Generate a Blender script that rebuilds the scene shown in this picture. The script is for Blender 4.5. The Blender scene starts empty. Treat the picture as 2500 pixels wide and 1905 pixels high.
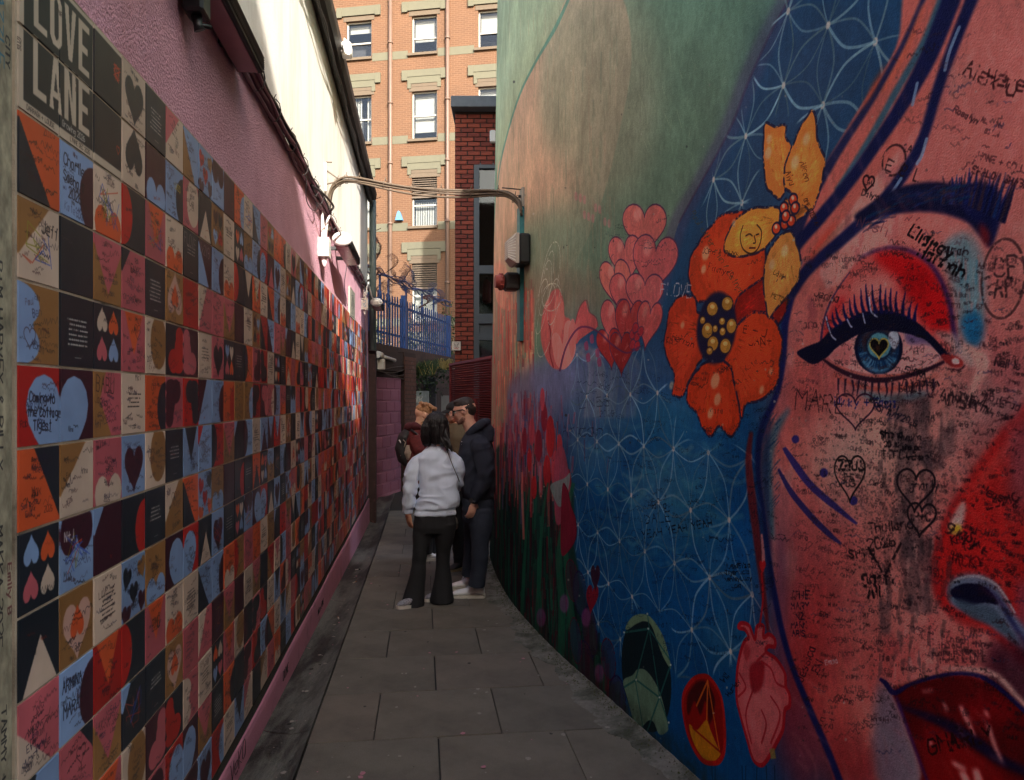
import bpy, bmesh, math, random
import numpy as np
from mathutils import Vector, Matrix
R = math.radians
random.seed(7)
rng = np.random.default_rng(11)

# ---------------------------------------------------------------- camera, light, exposure
SC = bpy.context.scene
EYE = 1.564            # eye height above the paving under the camera
F = 1800.0             # focal length in photograph pixels (2500 wide)
CX, CY = 1250.0, 968.0
cam_d = bpy.data.cameras.new('camera'); cam = bpy.data.objects.new('camera', cam_d)
SC.collection.objects.link(cam); SC.camera = cam
cam.location = (0, 0, EYE); cam.rotation_euler = (R(90), 0, 0)
cam_d.sensor_width = 36; cam_d.lens = 36 * F / 2500; cam_d.shift_y = (CY - 952.5) / 2500
cam_d.clip_start = 0.05; cam_d.clip_end = 400

SUN = Vector((-0.44, 1.0, -0.55)).normalized()     # direction the light travels
sun_el = math.asin(-SUN.z)
W_ = bpy.data.worlds.new('World'); SC.world = W_; W_.use_nodes = True
wn = W_.node_tree.nodes; wl = W_.node_tree.links
for n in list(wn): wn.remove(n)
sky = wn.new('ShaderNodeTexSky'); sky.sky_type = 'NISHITA'; sky.sun_disc = False
sky.sun_elevation = sun_el
sky.sun_rotation = math.atan2(-SUN.x, -SUN.y)
sky.air_density = 1.0; sky.dust_density = 3.5; sky.ozone_density = 0.5
bg = wn.new('ShaderNodeBackground'); bg.inputs[1].default_value = 0.14
wo = wn.new('ShaderNodeOutputWorld')
wl.new(sky.outputs[0], bg.inputs[0]); wl.new(bg.outputs[0], wo.inputs[0])
sd = bpy.data.lights.new('sun', 'SUN'); sd.energy = 3.5; sd.angle = R(0.55); sd.color = (1.0, 0.94, 0.86)
so = bpy.data.objects.new('sun', sd); SC.collection.objects.link(so)
so.rotation_euler = SUN.to_track_quat('-Z', 'Y').to_euler(); so.location = (4, -6, 12)
SC.view_settings.view_transform = 'Standard'; SC.view_settings.look = 'None'
SC.view_settings.exposure = 1.86; SC.view_settings.gamma = 1.0
SC.view_settings.use_curve_mapping = False
SC.render.engine = 'CYCLES'
SC.cycles.max_bounces = 8; SC.cycles.diffuse_bounces = 4; SC.cycles.glossy_bounces = 3
SC.cycles.transmission_bounces = 4; SC.cycles.use_denoising = True
SC.cycles.caustics_reflective = False; SC.cycles.caustics_refractive = False
SC.cycles.sample_clamp_indirect = 6

# ---------------------------------------------------------------- geometry of the alley
KW = 0.1211            # the left wall runs along (-KW, 1)
WL = 0.82              # left wall: X = -WL - KW*Y
NW = math.sqrt(1 + KW * KW)
E2 = Vector((-KW, 1, 0)) / NW; E1 = Vector((1, KW, 0)) / NW     # along / across the left wall
def gz(Y):             # paving height
    return -0.0318 * Y if Y < 10 else -0.318 - 0.012 * (Y - 10)
def at(px, py, Y):
    return Vector(((px - CX) / F * Y, Y, EYE + (CY - py) / F * Y))
def zat(py, Y): return EYE + (CY - py) / F * Y
def leftY(px, off=0.0): return F * (WL - off) / ((CX - KW * F) - px)
def LW(Y, z, off=0.0):  # point on the left wall at depth Y (off = distance in front of it)
    p = Vector((-WL - KW * Y, Y, z)); return p + E1 * off
# mural wall, a gentle curve
_gy = np.array([-3.0, 1.2, 2.5, 3.353, 4.172, 4.881, 5.577, 6.19, 7.148, 8.3, 9.5])
_gx = np.array([2.58, 1.365, 0.988, 0.741, 0.505, 0.298, 0.128, 0.001, -0.138, -0.25, -0.34])
def _spline(xs, ys):
    m = np.gradient(ys, xs)
    def f(x):
        x = np.asarray(x, float); i = np.clip(np.searchsorted(xs, x) - 1, 0, len(xs) - 2)
        h = xs[i+1] - xs[i]; t = (x - xs[i]) / h
        return ((2*t**3-3*t**2+1)*ys[i] + (t**3-2*t**2+t)*h*m[i] + (-2*t**3+3*t**2)*ys[i+1] + (t**3-t**2)*h*m[i+1])
    return f
gX = _spline(_gy, _gx)
Y_NEAR, Y_FAR = 1.25, 8.3
def lean(Y, z):
    t = np.clip((np.asarray(Y, float) - 4.0) / 4.3, 0, 1); return 0.0145 * z * t * t * (3 - 2*t)
_ys = np.linspace(Y_NEAR, Y_FAR, 600); _xs = gX(_ys)
_ss = np.concatenate([[0], np.cumsum(np.hypot(np.diff(_xs), np.diff(_ys)))])
S_LEN = float(_ss[-1])
MZ0, MZ1 = -0.32, 6.4
def MW(px, py):        # photograph pixel -> depth Y and height z on the mural wall
    q = (np.asarray(px, float) - CX) / F; r = (CY - np.asarray(py, float)) / F
    lo = np.full(np.broadcast(q, r).shape, 0.9); hi = np.full(lo.shape, 9.4)
    for _ in range(40):
        m = (lo + hi) / 2; v = gX(m) + lean(m, EYE + r*m) - q*m
        lo = np.where(v > 0, m, lo); hi = np.where(v > 0, hi, m)
    return (lo + hi) / 2, EYE + r * (lo + hi) / 2
def MP(Y, z, off=0.0): # point on (or off mm in front of) the mural wall
    x = float(gX(Y) + lean(Y, z)); d = float(gX(Y + .01) - gX(Y - .01)) / .02
    n = Vector((-1, d, 0)).normalized()      # towards the alley
    return Vector((x, Y, z)) + n * off

# ---------------------------------------------------------------- scene helpers
COL = SC.collection
def tag(o, label=None, cat=None, group=None, kind=None):
    if label: o['label'] = label
    if cat: o['category'] = cat
    if group: o['group'] = group
    if kind: o['kind'] = kind
    return o
def empty(name, loc=(0,0,0), label=None, cat=None, group=None, kind=None):
    o = bpy.data.objects.new(name, None); COL.objects.link(o); o.location = loc; o.empty_display_size = .2
    return tag(o, label, cat, group, kind)
class MB:
    def __init__(s): s.v = []; s.f = []; s.m = []; s.uv = []; s.sm = []
    def add(s, vs, fs, mi=0, uv=None, sm=False):
        b = len(s.v); s.v += [tuple(v) for v in vs]
        for k, f in enumerate(fs):
            s.f.append([b+i for i in f]); s.m.append(mi); s.sm.append(sm)
            s.uv.append(uv[k] if uv else [(0,0)]*len(f))
        return s
    def box(s, c, d, M=None, mi=0, bev=0.0):
        x, y, z = d[0]/2, d[1]/2, d[2]/2
        c = Vector(c)
        if bev > 0 and min(x,y,z) > bev*1.2:
            vs = []; 
            bm = bmesh.new(); bmesh.ops.create_cube(bm, size=1)
            for v in bm.verts: v.co = Vector((v.co.x*2*x, v.co.y*2*y, v.co.z*2*z))
            bmesh.ops.bevel(bm, geom=list(bm.edges), offset=bev, segments=1, affect='EDGES')
            bm.verts.index_update()
            vs = [v.co.copy() for v in bm.verts]; fs = [[v.index for v in f.verts] for f in bm.faces]; bm.free()
        else:
            vs = [Vector((a*x, b*y, e*z)) for a in (-1,1) for b in (-1,1) for e in (-1,1)]
            fs = [(0,1,3,2),(4,6,7,5),(0,4,5,1),(2,3,7,6),(0,2,6,4),(1,5,7,3)]
        vs = [(M @ v if M else v) + c for v in vs]
        return s.add(vs, fs, mi)
    def prism(s, pts, d, mi=0):   # planar polygon pts (3D) extruded by vector d
        n = len(pts); d = Vector(d); a = [Vector(p) for p in pts]; b = [p + d for p in a]
        fs = [list(range(n))[::-1], list(range(n, 2*n))] + [(i, (i+1)%n, n+(i+1)%n, n+i) for i in range(n)]
        return s.add(a + b, fs, mi)
    def tube(s, pts, r, n=8, mi=0, cap=True, sq=None):
        pts = [Vector(p) for p in pts]; rs = r if isinstance(r, (list, tuple)) else [r]*len(pts)
        vs = []; up = None
        for i, p in enumerate(pts):
            t = (pts[min(i+1, len(pts)-1)] - pts[max(i-1, 0)]).normalized()
            if up is None: up = Vector((0,0,1)) if abs(t.z) < .9 else Vector((1,0,0))
            a = (up - t*up.dot(t)).normalized(); up = a; b = t.cross(a)
            rr = rs[i]; ra, rb = rr if isinstance(rr, (list, tuple)) else (rr, rr)
            for k in range(n):
                w = 2*math.pi*k/n; vs.append(p + a*math.cos(w)*ra + b*math.sin(w)*rb)
        m = len(pts); fs = [(i*n+k, i*n+(k+1)%n, (i+1)*n+(k+1)%n, (i+1)*n+k) for i in range(m-1) for k in range(n)]
        s.add(vs, fs, mi, sm=True)
        if cap:
            b0 = len(s.v) - len(vs)
            s.f.append([b0+k for k in range(n)][::-1]); s.m.append(mi); s.sm.append(False); s.uv.append([(0,0)]*n)
            s.f.append([b0+(m-1)*n+k for k in range(n)]); s.m.append(mi); s.sm.append(False); s.uv.append([(0,0)]*n)
        return s
    def ball(s, c, r, M=None, mi=0, n=12, k=8):
        c = Vector(c); r = Vector(r) if isinstance(r, (list, tuple, Vector)) else Vector((r,r,r)); vs = []
        for i in range(1, k):
            th = math.pi*i/k
            for j in range(n):
                ph = 2*math.pi*j/n; v = Vector((r.x*math.sin(th)*math.cos(ph), r.y*math.sin(th)*math.sin(ph), r.z*math.cos(th)))
                vs.append((M @ v if M else v) + c)
        for e in (1, -1):
            v = Vector((0,0,e*r.z)); vs.append((M @ v if M else v) + c)
        T, B = len(vs)-2, len(vs)-1
        fs = [(i*n+j, (i+1)*n+j, (i+1)*n+(j+1)%n, i*n+(j+1)%n) for i in range(k-2) for j in range(n)]
        fs += [(T, j, (j+1)%n) for j in range(n)] + [(B, (k-2)*n+(j+1)%n, (k-2)*n+j) for j in range(n)]
        return s.add(vs, fs, mi, sm=True)
    def mesh(s, name, mats):
        me = bpy.data.meshes.new(name); me.from_pydata(s.v, [], s.f)
        for m in (mats if isinstance(mats, (list, tuple)) else [mats]): me.materials.append(m)
        me.polygons.foreach_set('material_index', s.m); me.polygons.foreach_set('use_smooth', s.sm)
        if any(u[0] != (0,0) or u[-1] != (0,0) for u in s.uv):
            l = me.uv_layers.new(name='UVMap'); l.data.foreach_set('uv', [c for u in s.uv for p in u for c in p])
        me.update(); return me
    def build(s, name, mats, parent=None, label=None, cat=None, group=None, kind=None, recalc=True):
        me = s.mesh(name, mats)
        if recalc:
            bm = bmesh.new(); bm.from_mesh(me); bmesh.ops.recalc_face_normals(bm, faces=bm.faces); bm.to_mesh(me); bm.free()
        return link(name, me, parent, label, cat, group, kind)
def link(name, me, parent=None, label=None, cat=None, group=None, kind=None):
    o = bpy.data.objects.new(name, me); COL.objects.link(o)
    if parent:
        o.parent = parent
        if not parent.parent: o.matrix_parent_inverse = Matrix.Translation(-Vector(parent.location))
    return tag(o, label, cat, group, kind)

# ---------------------------------------------------------------- materials
def srgb(r, g, b):
    return tuple(((c/255)/12.92 if c/255 <= .04045 else ((c/255+.055)/1.055)**2.4) for c in (r, g, b))
def mat(name, col, rough=.8, var=.12, scale=8, bump=0.0, bscale=60, metal=0.0, spec=None, col2=None, c2scale=2.0, c2lo=.45, c2hi=.7, coat=0.0, bdist=.01, stretch=None):
    m = bpy.data.materials.new(name); m.use_nodes = True; nt = m.node_tree; N = nt.nodes; L = nt.links
    b = N['Principled BSDF']; b.inputs['Roughness'].default_value = rough; b.inputs['Metallic'].default_value = metal
    if spec is not None: b.inputs['Specular IOR Level'].default_value = spec
    if coat: b.inputs['Coat Weight'].default_value = coat; b.inputs['Coat Roughness'].default_value = .15
    tc = N.new('ShaderNodeTexCoord'); src = tc.outputs['Object']
    if stretch:
        mp = N.new('ShaderNodeMapping'); mp.inputs['Scale'].default_value = stretch; L.new(src, mp.inputs[0]); src = mp.outputs[0]
    n1 = N.new('ShaderNodeTexNoise'); n1.inputs['Scale'].default_value = scale; n1.inputs['Detail'].default_value = 6; n1.inputs['Roughness'].default_value = .65
    L.new(src, n1.inputs['Vector'])
    rmp = N.new('ShaderNodeMapRange'); rmp.inputs[1].default_value = .25; rmp.inputs[2].default_value = .75
    rmp.inputs[3].default_value = 1 - var; rmp.inputs[4].default_value = 1 + var; L.new(n1.outputs['Fac'], rmp.inputs[0])
    mx = N.new('ShaderNodeMix'); mx.data_type = 'RGBA'; mx.blend_type = 'MULTIPLY'; mx.inputs[0].default_value = 1
    mx.inputs[6].default_value = (*col, 1); L.new(rmp.outputs[0], mx.inputs[7]); out = mx.outputs[2]
    if col2:
        n2 = N.new('ShaderNodeTexNoise'); n2.inputs['Scale'].default_value = c2scale; n2.inputs['Detail'].default_value = 8; n2.inputs['Roughness'].default_value = .7
        L.new(src, n2.inputs['Vector'])
        r2 = N.new('ShaderNodeMapRange'); r2.inputs[1].default_value = c2lo; r2.inputs[2].default_value = c2hi; L.new(n2.outputs['Fac'], r2.inputs[0])
        m2 = N.new('ShaderNodeMix'); m2.data_type = 'RGBA'; L.new(r2.outputs[0], m2.inputs[0]); L.new(out, m2.inputs[6]); m2.inputs[7].default_value = (*col2, 1); out = m2.outputs[2]
    L.new(out, b.inputs['Base Color'])
    rr = N.new('ShaderNodeMapRange'); rr.inputs[3].default_value = max(0, rough-.1); rr.inputs[4].default_value = min(1, rough+.1)
    L.new(n1.outputs['Fac'], rr.inputs[0]); L.new(rr.outputs[0], b.inputs['Roughness'])
    if bump:
        nb = N.new('ShaderNodeTexNoise'); nb.inputs['Scale'].default_value = bscale; nb.inputs['Detail'].default_value = 5
        L.new(src, nb.inputs['Vector'])
        bp = N.new('ShaderNodeBump'); bp.inputs['Strength'].default_value = bump; bp.inputs['Distance'].default_value = bdist
        L.new(nb.outputs['Fac'], bp.inputs['Height']); L.new(bp.outputs[0], b.inputs['Normal'])
    return m
def img_mat(name, img, rough=.6, bump=.2, bscale=150, spec=.5, gain=1.0, bdist=.004, stain=None):
    m = bpy.data.materials.new(name); m.use_nodes = True; nt = m.node_tree; N = nt.nodes; L = nt.links
    b = N['Principled BSDF']; b.inputs['Specular IOR Level'].default_value = spec
    ti = N.new('ShaderNodeTexImage'); ti.image = img; ti.interpolation = 'Linear'
    uv = N.new('ShaderNodeUVMap'); uv.uv_map = 'UVMap'; L.new(uv.outputs[0], ti.inputs[0])
    tc = N.new('ShaderNodeTexCoord'); n1 = N.new('ShaderNodeTexNoise'); n1.inputs['Scale'].default_value = 6; n1.inputs['Detail'].default_value = 8
    L.new(tc.outputs['Object'], n1.inputs['Vector'])
    r = N.new('ShaderNodeMapRange'); r.inputs[1].default_value = .3; r.inputs[2].default_value = .7; r.inputs[3].default_value = .9*gain; r.inputs[4].default_value = 1.08*gain
    L.new(n1.outputs['Fac'], r.inputs[0])
    mx = N.new('ShaderNodeMix'); mx.data_type = 'RGBA'; mx.blend_type = 'MULTIPLY'; mx.inputs[0].default_value = 1; mx.clamp_result = False
    L.new(ti.outputs[0], mx.inputs[6]); L.new(r.outputs[0], mx.inputs[7]); L.new(mx.outputs[2], b.inputs['Base Color'])
    rr = N.new('ShaderNodeMapRange'); rr.inputs[3].default_value = rough-.12; rr.inputs[4].default_value = rough+.12
    L.new(n1.outputs['Fac'], rr.inputs[0]); L.new(rr.outputs[0], b.inputs['Roughness'])
    nb = N.new('ShaderNodeTexNoise'); nb.inputs['Scale'].default_value = bscale; nb.inputs['Detail'].default_value = 4
    L.new(tc.outputs['Object'], nb.inputs['Vector'])
    bp = N.new('ShaderNodeBump'); bp.inputs['Strength'].default_value = bump; bp.inputs['Distance'].default_value = bdist
    L.new(nb.outputs['Fac'], bp.inputs['Height']); L.new(bp.outputs[0], b.inputs['Normal'])
    return m

# ---------------------------------------------------------------- painting by code (hand-painted and printed surfaces)
_G = {'A':"022842 1535",'B':"02082847350535443202",'C':"4738180603123243",'D':"02082846432202",'E':"48080242 0535",'F':"480802 0535",'G':"47381806031232434525",'H':"0802 4842 0545",'I':"2822",'J':"4843321203",'K':"0802 480542",'L':"080242",'M':"0208254842",'N':"02084248",'O':"180603123243463818",'P':"02083847463505",'Q':"180603123243463818 2441",'R':"02083847463505 2542",'S':"47381807063543321203",'T':"0848 2822",'U':"080312324348",'V':"082248",'W':"0812253248",'X':"0842 4802",'Y':"0825 4825 2522",'Z':"08480242",
'0':"180603123243463818",'1':"172822",'2':"07183847460242",'3':"07183847353543321203",'4':"280444 3832",'5':"4808053544321203",'6':"38180603123243443505",'7':"084822",'8':"18070535443212030535473818",'9':"46351506071838474642",
'+':"2327 0545",'&':"42161728371503123244",'.':"2223",'/':"0248",'-':"1535",'!':"2824 2322",'*':"220607182638474622",
'a':"36160503123236 3632",'b':"0802 0516364543321202",'c':"4636160503123243",'d':"4842 4636160503123243",'e':"04444636160503123242",'f':"483822 1636",'g':"46361605041333 46413010",'h':"0802 0516364542",'i':"2622 2728",'j':"36312010",'k':"0802 360432",'l':"2822",'m':"0602 05162622 25364642",'n':"0602 0516364542",'o':"160503123243453616",'p':"0600 0516364544331304",'q':"4640 4536160504133344",'r':"0602 05163646",'s':"45361605143443321203",'t':"2822 1636",'u':"0603123243 4642",'v':"062246",'w':"0612253246",'x':"0642 4602",'y':"0623 4610",'z':"06460242"}
_GL = {k: [[(int(s[i]), int(s[i+1])-2) for i in range(0, len(s), 2)] for s in v.split()] for k, v in _G.items()}
def text_lines(txt, x, y, h, ang=0.0, jit=.25, sx=.8, rnd=random):
    """polylines of a handwritten line; x,y = start of the baseline, h = capital height, y grows downward"""
    out = []; u = h/6; ca, sa = math.cos(ang), math.sin(ang); cx = 0
    for ch in txt:
        if ch == ' ': cx += 4*u*sx; continue
        g = _GL.get(ch)
        if not g: continue
        w = 2.2 if ch in 'iIl.!1' else 5.4
        off = -1.4 if ch in 'iIl.!' else 0
        k = u*(1+rnd.uniform(-jit, jit)*.4)
        for st in g:
            pl = []
            for (a, b) in st:
                lx = cx + ((a+off)*k + rnd.uniform(-jit, jit)*u)*sx; ly = b*k + rnd.uniform(-jit, jit)*u
                pl.append((x + lx*ca + ly*sa, y + lx*sa - ly*ca))
            out.append(pl)
        cx += w*u*sx
    return out
def smooth(pts, n=6, closed=False):
    P = np.array(pts, float); m = len(P)
    if m < 3: return P
    out = []
    rngi = range(m if closed else m-1)
    for i in rngi:
        if closed: p0, p1, p2, p3 = P[(i-1) % m], P[i], P[(i+1) % m], P[(i+2) % m]
        else: p0, p1, p2, p3 = P[max(i-1, 0)], P[i], P[i+1], P[min(i+2, m-1)]
        for t in np.arange(n)/n:
            out.append(.5*((2*p1)+(-p0+p2)*t+(2*p0-5*p1+4*p2-p3)*t*t+(-p0+3*p1-3*p2+p3)*t**3))
    if not closed: out.append(P[-1])
    return np.array(out)
def vnoise(h, w, cell, oct=4, seed=0, ax=1.0, ay=1.0):
    r = np.random.default_rng(seed); out = np.zeros((h, w), np.float32); amp = 1; tot = 0
    for o in range(oct):
        c = max(1.5, cell/2**o); gh, gw = int(h/(c*ay))+3, int(w/(c*ax))+3
        g = r.random((gh, gw)).astype(np.float32)
        y = np.arange(h)/(c*ay); x = np.arange(w)/(c*ax); y0 = y.astype(int); x0 = x.astype(int)
        fy = (y-y0).astype(np.float32)[:, None]; fx = (x-x0).astype(np.float32)[None]; fy = fy*fy*(3-2*fy); fx = fx*fx*(3-2*fx)
        a = g[y0][:, x0]; b = g[y0][:, x0+1]; cc = g[y0+1][:, x0]; d = g[y0+1][:, x0+1]
        out += amp*((a*(1-fx)+b*fx)*(1-fy)+(cc*(1-fx)+d*fx)*fy); tot += amp; amp *= .55
    return out/tot
class Canvas:
    def __init__(s, w, h, col=(128,128,128)):
        s.w, s.h = w, h; s.a = np.empty((h, w, 3), np.float32); s.a[:] = np.array(col, np.float32)/255
    def _box(s, x0, y0, x1, y1):
        return max(0, int(x0)), max(0, int(y0)), min(s.w, int(x1)+2), min(s.h, int(y1)+2)
    def blend(s, x0, y0, m, col, a=1.0):
        h, w = m.shape; r = s.a[y0:y0+h, x0:x0+w]; m = (m*a)[..., None]
        c = np.array(col, np.float32)/255 if not isinstance(col, np.ndarray) else col
        r += (c - r)*m
    def mask(s, P, soft=1.0):
        soft = soft if soft <= 1.5 or soft > 25 else 1+(soft-1)*.5
        P = np.asarray(P, float); pad = soft*2+2
        x0, y0, x1, y1 = s._box(P[:,0].min()-pad, P[:,1].min()-pad, P[:,0].max()+pad, P[:,1].max()+pad)
        if x1 <= x0+1 or y1 <= y0+1: return None
        h, w = y1-y0, x1-x0; M = np.zeros((h, w), bool); Q = np.roll(P, -1, 0)
        for (ax, ay), (bx, by) in zip(P, Q):
            if ay == by: continue
            if ay > by: ax, ay, bx, by = bx, by, ax, ay
            r0 = max(0, int(math.ceil(ay-y0-.5))); r1 = min(h, int(math.ceil(by-y0-.5)))
            if r1 <= r0: continue
            yy = np.arange(r0, r1)+.5+y0; xi = ax+(yy-ay)*(bx-ax)/(by-ay)-x0
            k = np.clip(np.ceil(xi-.5).astype(int), 0, w)
            rows = np.arange(r0, r1); M[rows] ^= np.arange(w)[None] >= k[:, None]
        m = M.astype(np.float32)
        r = max(1, int(round(soft)))
        if soft < 1.6: m = .35*m+.65*_bblur(m, 1)
        else:
            for _ in range(2): m = _bblur(m, r)
        return x0, y0, m
    def fill(s, P, col, a=1.0, soft=1.0, noise=0.0, ncell=12, sm=0, edge=None, ew=2):
        if sm: P = smooth(P, sm, True)
        r = s.mask(P, soft)
        if r is None: return
        x0, y0, m = r
        if noise:
            n = vnoise(m.shape[0], m.shape[1], ncell, 3, int(abs(x0*7+y0*13)) % 9999, 1, 2.0); m = np.clip(m*(1+noise*(n-.5)*2), 0, 1)
        s.blend(x0, y0, m, col, a)
        if edge is not None: s.line(np.vstack([P, P[:1]]), edge, ew)
    def line(s, P, col, w=2.0, a=1.0, soft=.8, rough=0.0):
        P = np.asarray(P, float)
        if len(P) < 2: return
        ws = w if hasattr(w, '__len__') else [w]*len(P); W = max(ws)/2+soft+1
        x0, y0, x1, y1 = s._box(P[:,0].min()-W, P[:,1].min()-W, P[:,0].max()+W, P[:,1].max()+W)
        if x1 <= x0+1 or y1 <= y0+1: return
        M = np.zeros((y1-y0, x1-x0), np.float32)
        for i in range(len(P)-1):
            (ax, ay), (bx, by) = P[i], P[i+1]; wi = (ws[i]+ws[i+1])/4
            u0, v0, u1, v1 = s._box(min(ax,bx)-W, min(ay,by)-W, max(ax,bx)+W, max(ay,by)+W)
            u0 = max(u0, x0); v0 = max(v0, y0); u1 = min(u1, x1); v1 = min(v1, y1)
            if u1 <= u0 or v1 <= v0: continue
            X = np.arange(u0, u1)[None]+.5-ax; Y = np.arange(v0, v1)[:, None]+.5-ay; dx, dy = bx-ax, by-ay
            L = dx*dx+dy*dy+1e-9; t = np.clip((X*dx+Y*dy)/L, 0, 1); d = np.hypot(X-t*dx, Y-t*dy)
            c = np.clip((wi+soft/2-d)/soft, 0, 1); sub = M[v0-y0:v1-y0, u0-x0:u1-x0]; np.maximum(sub, c, out=sub)
        if rough:
            n = vnoise(M.shape[0], M.shape[1], 5, 2, int(abs(x0*3+y0*5)) % 9999); M *= np.clip((n-.5)*6+.5+(1-rough), 0, 1)
        s.blend(x0, y0, M, col, a)
    def to_image(s, name):
        im = bpy.data.images.new(name, s.w, s.h, alpha=False); im.colorspace_settings.name = 'sRGB'
        px = np.ones((s.h, s.w, 4), np.float32); px[..., :3] = np.clip(s.a[::-1], 0, 1); im.pixels.foreach_set(px.ravel()); im.update(); im.pack(); return im
def _bblur(m, r):
    k = 2*r+1
    p = np.pad(m, ((0,0),(r+1,r)), mode='edge'); c = np.cumsum(p, 1, dtype=np.float64); m = ((c[:, k:]-c[:, :-k])/k).astype(np.float32)
    p = np.pad(m, ((r+1,r),(0,0)), mode='edge'); c = np.cumsum(p, 0, dtype=np.float64); return ((c[k:]-c[:-k])/k).astype(np.float32)
def heart_pts(cx, cy, w, h, rot=0.0, n=28):
    t = np.linspace(0, 2*math.pi, n, endpoint=False)
    x = 16*np.sin(t)**3/32; y = -(13*np.cos(t)-5*np.cos(2*t)-2*np.cos(3*t)-np.cos(4*t))/29 + .03
    x, y = x*w, y*h; c, s_ = math.cos(rot), math.sin(rot)
    return np.stack([cx+x*c-y*s_, cy+x*s_+y*c], 1)
def ell(cx, cy, rx, ry, rot=0.0, n=32, a0=0, a1=2*math.pi):
    t = np.linspace(a0, a1, n, endpoint=False); c, s_ = math.cos(rot), math.sin(rot)
    return np.stack([cx+rx*np.cos(t)*c-ry*np.sin(t)*s_, cy+rx*np.cos(t)*s_+ry*np.sin(t)*c], 1)

# ---------------------------------------------------------------- the painted mural (flat paint on the curved wall), in metres along / up the wall
PXM = 460.0
def paint_mural():
    H_ = int((MZ1-MZ0)*PXM); W_c = int(S_LEN*PXM)
    C = Canvas(W_c, H_, (124, 150, 126)); rn = random.Random(5)
    K_ = 2500/2205.0
    def M(P):
        P = np.asarray(P, float); Y, z = MW(P[:,0]*K_, P[:,1]*K_)
        return np.stack([np.interp(Y, _ys, _ss)*PXM, (MZ1-z)*PXM], 1)
    def F(P, col, a=1.0, soft=1.5, sm=6, noise=0.0, ncell=14, dens=1):
        P = smooth(P, sm, True) if sm else np.asarray(P, float)
        C.fill(M(P), col, a, soft, noise, ncell)
    def band(P, w, n=6):
        w0 = w if hasattr(w, '__len__') else [w]*len(P)
        Q = smooth([(p[0], p[1]) for p in P], n); ww = np.interp(np.linspace(0, len(P)-1, len(Q)), range(len(P)), w0)
        d = np.gradient(Q, axis=0); d /= (np.linalg.norm(d, axis=1, keepdims=True)+1e-9); nn = np.stack([-d[:,1], d[:,0]], 1)
        return np.vstack([Q+nn*ww[:,None]/2, (Q-nn*ww[:,None]/2)[::-1]])
    def B(P, w, col, a=1.0, soft=1.2, noise=0.0): F(band(P, w), col, a, soft, 0, noise)
    def L(P, w, col, a=1.0, rough=0.0, n=5): C.line(M(smooth(P, n) if n > 1 else P), col, w, a, 1.0, rough)
    def HT(cx, cy, w, h, col, a=1.0, rot=0.0, edge=None, ew=4, soft=1.2):
        P = M(heart_pts(cx, cy, w, h, rot, 40)); C.fill(P, col, a, soft)
        if edge is not None: C.line(np.vstack([P, P[:1]]), edge, ew)
    def T(txt, x, y, h, ang=0.0, col=(22,18,22), w=2.4, a=.8, sx=.8, jit=.25, rough=.25):
        for pl in text_lines(txt, x, y, h, ang, jit, sx, rn):
            C.line(M(pl), col, (w*.62+.25)*(1+rn.uniform(-.15,.25)), a, .9, rough)
    def blob(x, y, rx, ry, col, a=1.0, soft=40, rot=0.0): F(ell(x, y, rx, ry, rot, 24), col, a, soft, 0)
    # --- ground colours, soft
    blob(1700, 120, 360, 330, (104,142,122), .8, 120); blob(1420, 250, 260, 300, (122,142,118), .8, 100)
    F([(1060,-40),(1240,-40),(1222,0),(1175,90),(1120,200),(1090,300),(1074,380),(1066,300)], (160,168,136), 1, 3)
    F([(1228,-10),(1330,-20),(1360,120),(1330,300),(1290,450),(1240,560),(1160,640),(1070,650),(1070,390),(1082,330),(1115,215),(1150,140),(1195,62)], (196,160,134), .9, 3)
    blob(1290, 200, 130, 260, (150,148,124), .75, 60); blob(1180, 480, 80, 160, (204,170,142), .6, 40)
    blob(1250, 560, 160, 120, (120,140,118), .8, 50); blob(1200, 640, 110, 60, (150,130,112), .7, 40)
    B([(1228,-10),(1195,62),(1150,140),(1115,215),(1082,330),(1070,410)], [6,7,5,4,3,2], (96,136,118), .8)
    for i in range(520):   # vertical dry-brush streaks
        x = rn.uniform(1066, 1330); y = rn.uniform(0, 640); l = rn.uniform(20, 110)
        c = rn.choice([(120,128,104),(168,150,126),(140,140,116),(180,146,122),(104,120,102)])
        B([(x, y), (x+rn.uniform(-2,2), y+l)], rn.uniform(.6, 2.6)*(x-1020)/160, c, rn.uniform(.08,.28), 2)
    # pink / cream streaks, far end
    for i in range(420):
        x = rn.uniform(1062, 1150); y = rn.uniform(600, 980); l = rn.uniform(20, 140)
        c = rn.choice([(206,122,108),(216,172,136),(190,96,88),(150,110,100),(128,140,130),(170,60,60),(222,190,150)])
        B([(x, y), (x+rn.uniform(-3,3), y+l)], rn.uniform(.8, 3.5)*(x-1030)/70, c, rn.uniform(.3,.8), 1.5)
    F([(1060,600),(1095,590),(1110,700),(1100,860),(1085,1000),(1060,1000)], (206,128,112), .35, 18)
    # --- blue hair that spreads over the lower wall
    hair_l = [(1760,-60),(1700,0),(1655,80),(1610,180),(1580,260),(1545,330),(1500,410),(1462,480),(1440,560),(1412,650),(1385,715),(1350,748),(1318,740),(1285,712),(1255,704),(1228,725),(1205,780),(1170,830),(1140,880),(1110,960),(1090,1100),(1095,1300),(1110,1480),(1200,1720)]
    F(hair_l+[(1800,1720),(1860,1400),(1700,900),(1800,500),(2060,0),(2100,-80)], (38,84,118), 1, 2)
    up = smooth(hair_l, 6)
    B([(1700,-5),(1655,80),(1610,180),(1580,260),(1545,330),(1500,410),(1462,480),(1440,560),(1412,650),(1385,715)], [40,44,46,44,40,36,40,36,30,20], (102,88,116), .55, 16)
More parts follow.
